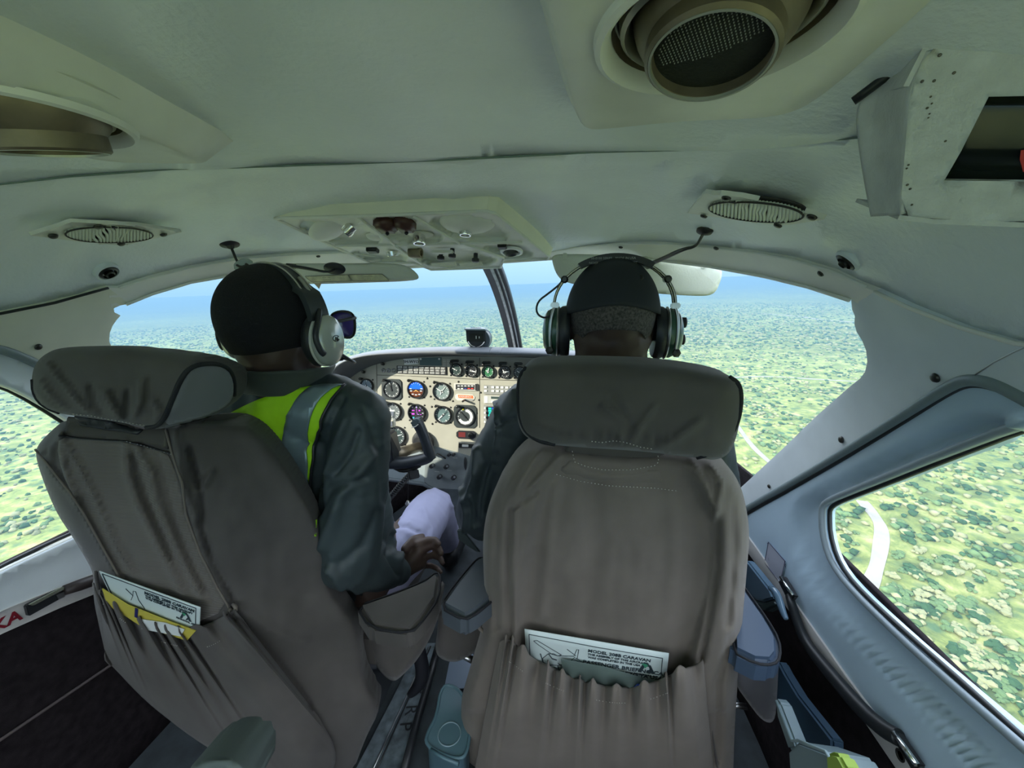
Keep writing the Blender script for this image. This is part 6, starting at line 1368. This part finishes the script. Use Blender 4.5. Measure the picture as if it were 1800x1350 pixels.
# headsets
def headset(kind, L, R, label, wx, zc_, yc=0.0, top=.125, par=None):
    t = empty('headset', L(0, 0, top), label, 'headset'); X = R @ np.array([1, 0, 0])
    shell, cush, band = kind
    for s in (-1, 1):
        n = X * s; c = L(s * wx, yc, zc_); 
        def disc(nm, prof, m, par_, sy=1.32):
            V, Fc = lathe(None, (0, 0, 0), (1, 0, 0), prof, None, seg=40, up=(0, 0, 1)); V = [np.array([v_[0] * s, v_[1], v_[2] * sy]) for v_ in V]; V = [c + R @ v_ for v_ in V]
            me = mesh(V, Fc); bm = bmesh.new(); bm.from_mesh(me); bmesh.ops.recalc_face_normals(bm, faces=bm.faces); bm.to_mesh(me); bm.free(); o = link(nm, me, m, par_); e = o.modifiers.new('e', 'EDGE_SPLIT'); e.split_angle = rd(40); return o
        disc('ear_cushion', [(.022, -.002), (.034, -.001), (.038, .006), (.037, .014), (.034, .020)], cush, t)
        disc('cushion_plate', [(.036, .019), (.0375, .0215), (.036, .024)], M_metal if shell == 'green' else mat('pale ring', (.55, .55, .50), .35), t)
        if shell == 'green':
            d = disc('ear_cup', [(.035, .023), (.0355, .030), (.031, .042), (.022, .049), (.001, .052)], mat('green cup', (.035, .10, .062), .30, coat=.3), t)
            tube('stirrup', [L(s * (wx + .028), yc - .030, zc_ + .050), L(s * (wx + .034), yc - .0335, zc_ + .03), L(s * (wx + .036), yc - .035, zc_), L(s * (wx + .034), yc - .033, zc_ - .028)], .0028, M_metal, d, sm=2)
            lathe('star_knob', L(s * (wx + .035), yc - .036, zc_ - .032), R @ np.array([s * .3, -1, 0]), [(.008, 0), (.008, .004), (.003, .006)], M_dkscrew, d, seg=6)
            box('stirrup_block', L(s * (wx + .028), yc - .030, zc_ + .052), (.016, .010, .010), M_metal, t, bev=.002)
        else:
            d = disc('ear_cup', [(.035, .023), (.0365, .030), (.034, .038), (.026, .044), (.001, .048)], mat('silver cup', (.52, .54, .50), .25, metal=.35, coat=.4), t)
            tube('yoke_arm', [L(s * (wx + .020), yc - .004, zc_ + .056), L(s * (wx + .034), yc - .022, zc_ + .040), L(s * (wx + .034), yc - .036, zc_ + .012), L(s * (wx + .038), yc - .030, zc_ - .016), L(s * (wx + .040), yc - .024, zc_ - .022)], .0055, M_black, t, sm=2)
            if s > 0:
                f = c + X * .0465; Yv = R @ np.array([0, 1, 0]); Zv = np.array([0, 0, 1.0]); Q = lambda a, b: c + X * (.0485 - .010 * (a * a + b * b) / .0008) + Yv * a + Zv * b
                tube('cup_emblem', [Q(.002 + .0085 * math.cos(a), .0045 + .0055 * math.sin(a)) for a in np.linspace(.3, 5.9, 26)], .0007, M_black, d, n=5); tube('cup_emblem', [Q(-.003, -.001), Q(.001, .008), Q(.002, .0)], .0007, M_black, d, n=5); tube('cup_emblem', [Q(.003, .0), Q(.005, .007), Q(.007, .0)], .0007, M_black, d, n=5)
    # head band
    ang = np.linspace(-1.60, 1.60, 29); zt = top - zc_ - .05
    if shell == 'green':
        for dy in (-.012, .006):
            tube('band_wire', [L(math.sin(a) * (wx + .030), yc - .012 + dy, zc_ + .05 + math.cos(a) * zt) for a in ang], .0026, mat('steel wire', (.35, .34, .28), .25, metal=.9), t, n=8)
        a2 = np.linspace(-.62, .62, 20); V, Fc = [], []
        for a in a2:
            for (y, h) in ((-.026, -.004), (-.026, .007), (.018, .007), (.018, -.004)): V.append(L(math.sin(a) * (wx + .030 + h), yc - .004 + y, zc_ + .05 + math.cos(a) * (zt + h)))
        for i in range(19):
            for k in range(4): Fc.append((i * 4 + k, i * 4 + (k + 1) % 4, i * 4 + 4 + (k + 1) % 4, i * 4 + 4 + k))
        Fc += [(3, 2, 1, 0), (76, 77, 78, 79)]; pd = link('head_pad', mesh(V, Fc), mat('black pad', (.012, .014, .018), .5), t, smooth=False)
        for s in (-1, 1): lathe('pad_knob', L(s * math.sin(.98) * (wx + .030), yc - .026, zc_ + .05 + math.cos(.98) * zt), R @ np.array([0, -1, 0]), [(.007, -.01), (.007, .004), (.004, .007)], M_dkscrew, t, seg=10)
    else:
        V, Fc = [], []
        for i, a in enumerate(np.linspace(-1.5, 1.5, 37)):
            wd = .016 if abs(a) < .9 else .021; kx = wx + .010 + (.010 if abs(a) > .95 else 0)
            for (y, h) in ((-wd, -.005), (-wd, .006), (wd, .006), (wd, -.005)): V.append(L(math.sin(a) * (kx + h), yc + y - .006, zc_ + .03 + max(-.02, math.cos(a)) * (top - zc_ - .03 + h)))
        for i in range(36):
            for k in range(4): Fc.append((i * 4 + k, i * 4 + (k + 1) % 4, i * 4 + 4 + (k + 1) % 4, i * 4 + 4 + k))
        Fc += [(3, 2, 1, 0), (144, 145, 146, 147)]; bd = link('head_band', mesh(V, Fc), mat('band black', (.035, .042, .045), .4), t); e = bd.modifiers.new('e', 'EDGE_SPLIT'); e.split_angle = rd(40)
        for y in (-.018, .006): tube('band_trim', [L(math.sin(a) * (wx + .017), yc + y, zc_ + .03 + math.cos(a) * (top - zc_ - .022)) for a in np.linspace(-1.0, 1.05, 22)], .0014, mat('pale trim', (.5, .48, .42), .4), t, n=6)
        tube('band_slot', [L(math.sin(a) * (wx + .018), yc - .004, zc_ + .03 + math.cos(a) * (top - zc_ - .0215)) for a in np.linspace(.72, 1.02, 6)], .0035, mat('slot grey', (.35, .34, .28), .4), t, n=8)
    return t
h1 = headset(('silver', M_black, 0), L1, R1, 'black headset with silver oval ear cups on the person at left', .084, -.022, .004, .112)
tube('microphone_boom', [L1(.115, .03, -.05), L1(.11, .08, -.08), L1(.06, .13, -.085), L1(.02, .135, -.08)], .003, M_black, h1, sm=2); lathe('microphone', L1(.02, .132, -.08), (1, 0, 0), [(.007, -.01), (.009, 0), (.007, .01)], M_black, h1, seg=16)
# sunglasses
sg = empty('sunglasses', L1(0, .1, .005), 'black sunglasses with purple lenses on the person at left', 'sunglasses')
for s in (-1, 1):
    P = [L1(s * x, y, z) for x, y, z in [(.010, .128, .014), (.042, .127, .026), (.086, .116, .022), (.089, .114, -.006), (.078, .118, -.030), (.044, .126, -.034), (.016, .128, -.016)]]
    Q = smooth3(P, 2, True); tube('rim', Q, .0028, M_black, sg, closed=True); 
    me = mesh([np.mean(Q, 0)] + list(Q), [(0, 1 + i, 1 + (i + 1) % len(Q)) for i in range(len(Q))]); o = link('lens', me, mat('purple lens', (.14, .10, .50), .15, spec=.8), sg); mod_solid(o, .0016, 0)
    tube('temple_arm', [L1(s * .090, .115, .012), L1(s * .090, .05, .008), L1(s * .086, -.01, .0)], .0034, M_black, sg, sm=1)
tube('bridge', [L1(-.012, .128, .010), L1(0, .131, .013), L1(.012, .128, .010)], .0025, M_black, sg)

# ---- pilot on the right (black cap, green headset)
HR_ = np.array([.331, .795, 1.056]); L2, R2 = frame_(0.0, HR_)
s2L, s2R = np.array([.170, .800, .862]), np.array([.500, .800, .855]); e2 = AY(848, 893, .83)
body2 = [[(L2(0, -.02, -.05), .064), (np.array([.335, .79, .96]), .073), (np.array([.335, .81, .88]), .082)], [(np.array([.335, .83, .84]), .10), (np.array([.33, .86, .38]), .12)], [(s2L, .05), (np.array([.335, .81, .87]), .06), (s2R, .05)],
         [(s2L, .05), (e2, .042), (np.array([.14, 1.08, .52]), .028)], [(s2R, .05), (np.array([.56, .86, .60]), .042), (np.array([.50, 1.08, .52]), .028)],
         [(np.array([.25, .88, .40]), .075), (np.array([.18, 1.22, .46]), .05), (np.array([.20, 1.42, .12]), .035)], [(np.array([.42, .88, .40]), .075), (np.array([.48, 1.22, .46]), .05), (np.array([.45, 1.42, .12]), .035)]]
for hc, sgn in ((np.array([.14, 1.10, .52]), 1), (np.array([.50, 1.10, .52]), -1)):
    body2 += [[(hc, .025), (hc + [0, .05, 0], .02)]] + [[(hc + [dx, .05, 0], .010), (hc + [dx, .085, .0], .0095), (hc + [dx * .9, .10, -.02], .009)] for dx in (-.03, -.01, .01, .03)] + [[(hc + [sgn * .02, 0, .01], .012), (hc + [sgn * .042, .035, .01], .010)]]
p2 = blob('person', body2, .0045, M_skin, smooth=3, balls=head_parts(L2, R2, 1.0) + [(L2(0, -.030, -.030), (.074, .058, .062), R2), (L2(0, -.028, -.065), (.071, .052, .055), R2)])
tag(p2, 'person in a dark jacket and black cap, wearing a green headset, seated at right', 'person'); face_bits(L2, R2, p2, 1.0)
hairshell('hair', L2, R2, .985, M_ghair, p2, 0, 0, .003, t0=1.15, lo=lambda f: math.pi * (.58 + .16 * math.exp(-((f + .45) / .35) ** 2) if f < .2 else .60 - .26 * min(1, (f - .2) / .6)))
cr2 = [([(872, 705), (876, 760), (868, 810)], 3, .006), ([(905, 735), (885, 742), (876, 748)], 3, -.005), ([(842, 790), (838, 840), (822, 880)], 7, .009), ([(855, 820), (842, 870), (838, 920)], 6, -.006), ([(812, 860), (820, 900), (818, 930)], 6, .006), ([(832, 870), (836, 900), (835, 925)], 5, .006), ([(868, 840), (858, 900)], 8, -.006)]
blob('jacket', [[(np.array([.335, .81, .885]), .085), (np.array([.335, .83, .83]), .13), (np.array([.33, .86, .42]), .15)], [(s2L, .072), (np.array([.335, .815, .88]), .075), (s2R, .075)],
    [(s2L, .072), (s2L * .5 + e2 * .5 + [-.006, 0, 0], .070), (e2, .064), (e2 + [.0, .02, -.04], .05), (np.array([.12, 1.02, .53]), .045), (np.array([.135, 1.07, .52]), .037)], [(s2R, .075), (np.array([.55, .83, .70]), .072), (np.array([.56, .86, .60]), .062), (np.array([.51, 1.04, .53]), .042)], [(np.array([.24, .83, .80]), .11), (np.array([.24, .86, .5]), .11)], [(np.array([.43, .83, .80]), .11), (np.array([.43, .86, .5]), .11)]],
    .0058, mat('black jacket', (.030, .042, .046), .5, bump=.3, bscale=700, bdist=.0003, spec=.6), p2, smooth=4, disp=cloth_disp(10, .006, 8.0, cr2))
collar(L2, R2, (.335, .800, .935), .090, .088, .040, M_tee, p2, gap=1.2, flare=.004)
blob('trousers', [[(np.array([.25, .88, .38]), .10), (np.array([.18, 1.22, .46]), .068), (np.array([.20, 1.42, .14]), .05)], [(np.array([.42, .88, .38]), .10), (np.array([.48, 1.22, .46]), .068), (np.array([.45, 1.42, .14]), .05)], [(np.array([.25, .88, .38]), .1), (np.array([.42, .88, .38]), .1)]], .008, mat('dark trousers', (.02, .022, .03), .8), p2)
for s in (.20, .45): blob('shoe', [[((s, 1.45, .06), .045), ((s, 1.58, .05), .042)]], .006, M_black, p2)
# jacket hem corner hanging by the arm
prism('jacket_flap', [AY(x, y, .86) for x, y in [(803, 932), (812, 930), (845, 972), (836, 970), (806, 950)]], (0, 1, 0), .006, M_jack, p2, bev=.002)
# cap
def cap():
    V, Fc = [], []; nu, nv = 64, 20
    for i in range(nu):
        a = 2 * math.pi * i / nu; fwd = math.cos(a); arch = math.exp(-((a - math.pi) / .85) ** 2)
        end = math.pi * (.485 - .062 * arch)
        for j in range(nv + 1):
            t = end * j / nv; d = np.array([math.sin(t) * math.sin(a), math.sin(t) * math.cos(a), math.cos(t)]); k = 1.0
            r1 = 1 / math.sqrt((d[0] / .0835) ** 2 + (d[1] / .100) ** 2 + (d[2] / .106) ** 2); V.append(L2(*(d * r1 + np.array([0, -.006, .012]))))
    for i in range(nu):
        for j in range(nv): a_, b_ = i * (nv + 1) + j, ((i + 1) % nu) * (nv + 1) + j; Fc.append((a_, b_, b_ + 1, a_ + 1))
    me = mesh(V, Fc); bm = bmesh.new(); bm.from_mesh(me); bmesh.ops.remove_doubles(bm, verts=bm.verts, dist=.0003); bmesh.ops.recalc_face_normals(bm, faces=bm.faces); bm.to_mesh(me); bm.free()
    m = mat('black cap cloth', (.014, .017, .024), .75, bump=.3, bscale=800, bdist=.0004); o = link('cap', me, m, p2); mod_solid(o, .004, 1)
    P = [L2(x, y, z) for x, y, z in [(-.075, .07, .012), (-.06, .13, .0), (-.02, .165, -.004), (.02, .165, -.004), (.06, .13, .0), (.075, .07, .012)]]; prism('brim', P, (0, 0, 1), .003, m, o)
    for x, z in ((-.030, .075), (.037, .078)): lathe('eyelet', L2(x, -.072, z + .004), (0, -.8, .6), [(.006, 0), (.0055, .001), (.004, .001), (.0035, 0)], M_dkscrew, o, seg=16)
cap()
h2 = headset(('green', M_black, 0), L2, R2, 'green domed headset with steel wires over the black cap', .079, -.018, -.008, .118)
for dz, dy in ((.020, 0), (-.012, .0)): lathe('volume_knob', L2(.079 + .048, -.006, -.018 + dz), (1, -.1, 0), [(.010, 0), (.010, .009), (.007, .011)], M_black, h2, seg=10)
tube('cup_cable', [L2(-.108, -.034, .020), L2(-.125, -.036, .008), L2(-.142, -.036, .018), L2(-.140, -.036, .040), L2(-.118, -.034, .056), L2(-.098, -.03, .072), L2(-.094, -.026, .082)], .0019, M_black, h2, sm=2)
tube('headset_cord', [L2(.125, -.01, -.085), L2(.135, -.01, -.10), L2(.15, .0, -.125), L2(.15, .03, -.20)], .0024, M_black, h2, sm=1)
for s_, dz in (('50-0100 SERIES - MADE IN USA', .004), ('NOISE ATTENUATING HEADSET', -.004)): text('pad_text', s_, L2(-.006, -.0395, .112 + dz), (1, 0, 0), (0, .2, 1), .0058, mat('pale print', (.35, .36, .36), .6), h2, ext=.0002)

# clear plastic mount with black fittings, hanging over the left headset
t = empty('windshield_mount', AY(431, 470, .80), 'small clear suction mount with dark fittings above the silver headset', 'mount')
lathe('suction_cup', AY(428, 466, .82), (0, -.6, .8), [(.020, 0), (.017, .006), (.006, .010), (.001, .010)], mat('clear rubber', (.32, .38, .36), .15), t, seg=28)
for P in ([(416, 466), (424, 470), (436, 466)], [(414, 480), (424, 472), (434, 474), (450, 482)], [(416, 482), (430, 476), (448, 480)], [(432, 464), (438, 468), (440, 474)]): tube('fitting', [AY(x, y, .80) for x, y in P], .0030, M_dkscrew, t, sm=1)
# ---------------------------------------------------------------- door hardware, floor things
def Wl(x, y, o=.008): return hit(x, y, o)
# right hand strap
t = empty('grab_handle', Wl(1500, 1190), 'long black rubber grab handle between two chrome clips, along the right door', 'handle')
P = [(1402, 1050), (1411, 1062), (1420, 1090), (1436, 1128), (1460, 1160), (1495, 1200), (1540, 1250), (1580, 1285), (1602, 1300)]
tube('grip', [Wl(x, y, .022 if 0 < i < 8 else .016) for i, (x, y) in enumerate(P)], [.008, .0085, .009, .010, .0115, .012, .012, .0115], M_rub, t, n=14, sm=2)
for a, b in (((1388, 1016), (1410, 1050)), ((1598, 1292), (1640, 1350))):
    k = 1 if a[0] < 1500 else 1.25
    prism('clip_plate', [Wl(*q, .010) for q in [(a[0] - 4, a[1] + 8), (a[0] + 4, a[1] - 2), (b[0] + 4 * k, b[1]), (b[0] - 6 * k, b[1] + 12)]], (-1, 0, 0), .010, M_black, t, bev=.002)
    tube('clip_rail', [Wl(a[0] + 3, a[1], .022), Wl(b[0] + 3, b[1] - 2, .022)], .0035 * k, M_chrome, t)
lathe('clip_bolt', Wl(1612, 1332, .021), (-1, 0, 0), [(.008, 0), (.008, .001), (.006, .001), (.005, .0)], M_dkscrew, t, seg=20)
# left hand strap, mostly hidden by the seat
t = empty('grab_handle', Wl(100, 1040), 'black grab handle with a bright metal clip on the left door sill', 'handle')
tube('grip', [Wl(x, y, .018) for x, y in [(100, 1036), (130, 1026), (165, 1014), (200, 1000)]], [.010, .012, .012, .012], mat('brown rubber', (.035, .026, .024), .5), t, n=14)
prism('clip_plate', [Wl(*q, .008) for q in [(33, 1063), (98, 1032), (100, 1048), (38, 1082)]], (1, 0, 0), .010, M_black, t, bev=.002)
prism('clip_cover', [Wl(*q, .018) for q in [(34, 1061), (96, 1029), (98, 1034), (42, 1063)]], (1, 0, 0), .004, mat('worn metal', (.5, .52, .42), .25, metal=.8), t, bev=.001)
prism('clip_plate', [Wl(*q, .019) for q in [(84, 1044), (98, 1038), (99, 1047), (88, 1052)]], (1, 0, 0), .002, M_metal, t)
# red letters on the sill
x0 = Wl(8, 1090, .0095); X = Wl(24, 1082, .0095) - Wl(4, 1092, .0095); U = Wl(14, 1076, .0095) - Wl(14, 1094, .0095)
o = text('sill_lettering', 'KA', x0 - X * .15, X, U, .030, mat('dark red paint', (.22, .008, .02), .5), None, bold=.0008, ext=.0004); tag(o, 'dark red letters KA on the left door sill by the photo edge', 'lettering')
# placard on the right door
t = empty('exit_placard', Wl(1367, 985), 'small square placard outlined in dark blue on the right door, below the window corner', 'placard')
q = [(1356, 953), (1386, 987), (1377, 1025), (1349, 989)]; prism('sheet', [Wl(*p, .0060) for p in q], (-1, 0, 0), .0008, mat('placard grey', (.50, .52, .62), .4), t)
tube('border', [Wl(*p, .0072) for p in q], .0009, mat('dark blue ink', (.02, .02, .10), .5), t, n=5, closed=True)
def pl(u, v): a = np.array(q, float); p = a[0] * (1 - u) * (1 - v) + a[1] * u * (1 - v) + a[2] * u * v + a[3] * (1 - u) * v; return Wl(p[0], p[1], .0072)
text('printed_text', 'TO OPEN DOOR', pl(.5, .15), pl(.6, .15) - pl(.4, .15), pl(.5, .1) - pl(.5, .3), .0105, mat('dark blue ink', (.02, .02, .10), .5), t, bold=.0002)
for P in ([(.35, .35), (.62, .38)], [(.55, .38), (.58, .60), (.45, .68), (.30, .70)], [(.15, .62), (.30, .82)], [(.55, .78), (.66, .88), (.60, .70)]): tube('printed_line', [pl(*p) for p in P], .0006, mat('dark blue ink', (.02, .02, .10), .5), t, n=5)
text('printed_text', 'PULL', pl(.72, .62), pl(.6, .15) - pl(.4, .15), pl(.5, .1) - pl(.5, .3), .006, mat('dark blue ink', (.02, .02, .10), .5), t)
# door latch
t = empty('door_latch', AX(1350, 1050, .70), 'glossy blue-grey door latch with a curved lever, right of the right seat', 'latch'); m = mat('glossy blue grey', (.10, .17, .24), .12, coat=.6)
prism('pan', [AX(x, y, .70) for x, y in [(1300, 990), (1312, 985), (1352, 1036), (1358, 1052), (1340, 1058), (1316, 1052), (1300, 1020)]], (1, 0, 0), .02, m, t, bev=.004)
prism('rim', [AX(x, y, .695) for x, y in [(1312, 1052), (1340, 1060), (1360, 1054), (1366, 1064), (1345, 1074), (1318, 1066)]], (1, 0, 0), .02, mat('dark green grey', (.03, .05, .05), .3), t, bev=.004)
tube('lever', [AX(x, y, .685) for x, y in [(1354, 1034), (1364, 1040), (1370, 1056), (1376, 1076), (1382, 1088)]], [.005, .007, .007, .006, .004], m, t, sm=2)
# side box and floor panel at the lower right
o = prism('side_panel_pocket', [AX(x, y, .70) for x, y in [(1366, 1160), (1376, 1180), (1400, 1220), (1462, 1300), (1462, 1330), (1400, 1295), (1362, 1230)]], (1, 0, 0), .02, mat('blue lit vinyl', (.04, .09, .15), .6), None, bev=.004); tag(o, 'blue lit vinyl side pocket panel low beside the right armrest', 'panel')  # blue light falling on the panel is put into its vinyl colour
t = empty('equipment_box', AX(1420, 1330, .62), 'grey metal box with angled edges on the floor at the lower right', 'box'); m = mat('grey green metal', (.22, .30, .32), .4)
prism('lid', [AX(x, y, .62) for x, y in [(1385, 1318), (1402, 1303), (1452, 1322), (1468, 1350), (1480, 1400), (1390, 1400)]], (1, 0, 0), .06, m, t, bev=.004)
prism('side_rail', [AX(x, y, .63) for x, y in [(1362, 1226), (1370, 1236), (1394, 1298), (1400, 1316), (1386, 1318), (1366, 1260)]], (1, 0, 0), .02, m, t, bev=.003)
tube('rail_edge', [AX(x, y, .618) for x, y in [(1364, 1232), (1392, 1302), (1404, 1302), (1452, 1322), (1462, 1340)]], .0025, mat('edge light', (.3, .4, .42), .35), t)
o = prism('green_bag', [AX(x, y, .60) for x, y in [(1450, 1325), (1460, 1321), (1470, 1324), (1476, 1334), (1482, 1345), (1488, 1352), (1486, 1400), (1455, 1400)]], (1, 0, 0), .02, mat('lime cloth', (.35, .50, .08), .7), None, bev=.004); tag(o, 'lime green cloth edge sticking up at the bottom right of the aisle', 'cloth')
# floor rails and plates in the aisle
FZ = lambda x, y, h=.006: AZ(x, y, h)
M_plate = mat('scuffed floor plate', (.17, .21, .23), .5, metal=.3, bump=.3, bscale=60, bdist=.0006, var=.45, vscale=35)
t = empty('seat_track', FZ(720, 1250), 'scuffed grey floor track with stencilled letters, running between the two seats', 'track')
prism('track_plate', [FZ(x, y) for x, y in [(738, 1132), (766, 1132), (752, 1180), (698, 1380), (612, 1380), (690, 1230)]], (0, 0, 1), .004, M_plate, t)
tube('track_rail', [FZ(x, y, .014) for x, y in [(757, 1136), (742, 1170), (718, 1228), (690, 1290), (655, 1370)]], .0022, M_rub, t); tube('track_rail', [FZ(x, y, .013) for x, y in [(753, 1136), (738, 1170), (713, 1228), (684, 1290), (648, 1370)]], .002, M_metal, t)
tube('track_edge', [FZ(x, y, .02) for x, y in [(772, 1132), (756, 1190), (735, 1260), (706, 1370)]], .010, M_black, t)
X = FZ(742, 1215) - FZ(735, 1245)
for ch, (x, y) in (('F', (738, 1213)), ('R', (722, 1248)), ('R', (719, 1250)), ('P', (712, 1275)))[0:2] + (('P', (712, 1277)),):
    text('stencil_letter', ch, FZ(x, y, .0115), FZ(x - 3, y + 20) - FZ(x, y), FZ(x + 20, y + 2) - FZ(x, y), .045, M_black, t, ext=.0003)
o = prism('floor_hatch', [FZ(x, y, .003) for x, y in [(790, 1165), (832, 1150), (825, 1210), (780, 1215)]], (0, 0, 1), .003, mat('blue grey plate', (.22, .28, .36), .35, metal=.3), None); tag(o, 'small blue-grey metal floor plate behind the chrome seat bar', 'plate')  # one even blue-grey metal colour
# seat belt strap hanging between the seats
o = tube('seat_belt', [AY(x, y, .80) for x, y in [(728, 1120), (738, 1150), (745, 1190), (728, 1215), (719, 1222)]], [.014, .018, .018, .012, .006], mat('black webbing', (.006, .007, .012), .7), None, sm=2); tag(o, 'black seat belt strap hanging down between the seats', 'belt')
# plastic food box
def tub():
    t = empty('plastic_container', AZ(790, 1290, 0), 'translucent blue plastic food box with a ringed lid, on the floor between the seats', 'container'); m = mat('milky blue plastic', (.10, .19, .22), .35, spec=.6); zt = .10
    lid = smoothpoly([(776, 1205), (808, 1212), (828, 1260), (824, 1318), (812, 1340), (776, 1330), (748, 1312), (752, 1290), (768, 1262)], 2)
    P = [AZ(x, y, zt) for x, y in lid]; prism('lid', P, (0, 0, 1), .006, m, t, bev=.002); c = np.mean(P, 0)
    prism('tub', [c + (p - c) * .94 for p in P], (0, 0, -1), .095, mat('milky blue side', (.07, .13, .16), .4), t, bev=.004)
    tube('lid_rim', [p + [0, 0, .006] for p in P], .004, m, t, closed=True)
    c = AZ(790, 1290, zt + .0065); tube('lid_ring', [c + [.026 * math.cos(a), .026 * math.sin(a), 0] for a in np.linspace(0, 2 * math.pi, 33)[:-1]], .0015, mat('lid ring blue', (.22, .32, .35), .4), t, closed=True)  # ring in a paler blue than the lid
    tube('lid_hinge', [AZ(x, y, zt + .008) for x, y in [(757, 1318), (780, 1332), (806, 1343)]], .004, m, t)
tub()
# rear seat cushion edge at the bottom of the frame
o = cushion('passenger_seat_top', [(330, 1352), (350, 1334), (385, 1326), (420, 1332), (440, 1350), (445, 1420), (320, 1420)], lambda x, y: AY(x, y, .30), (0, -1, 0), 14, .02, .05, mat('grey green cloth', (.10, .13, .12), .8), None, step=9); tag(o, 'rounded grey green cushion top at the bottom edge, behind the left seat', 'cushion')
# carpet piping on the left wall
tube('trim_17', [(-.757, y, z) for y, z in [(.30, .335), (.45, .31), (.60, .285), (.75, .26)]], .003, mat('carpet seam', (.10, .08, .08), .8)); tagk(bpy.data.objects['trim_17'], 'structure')
# wires on the floor at the far left
for k, P in enumerate(([(0, 1322), (12, 1312), (24, 1304), (30, 1318)], [(8, 1350), (14, 1330), (28, 1302), (20, 1290)], [(56, 1352), (62, 1338), (60, 1322)])):
    pass
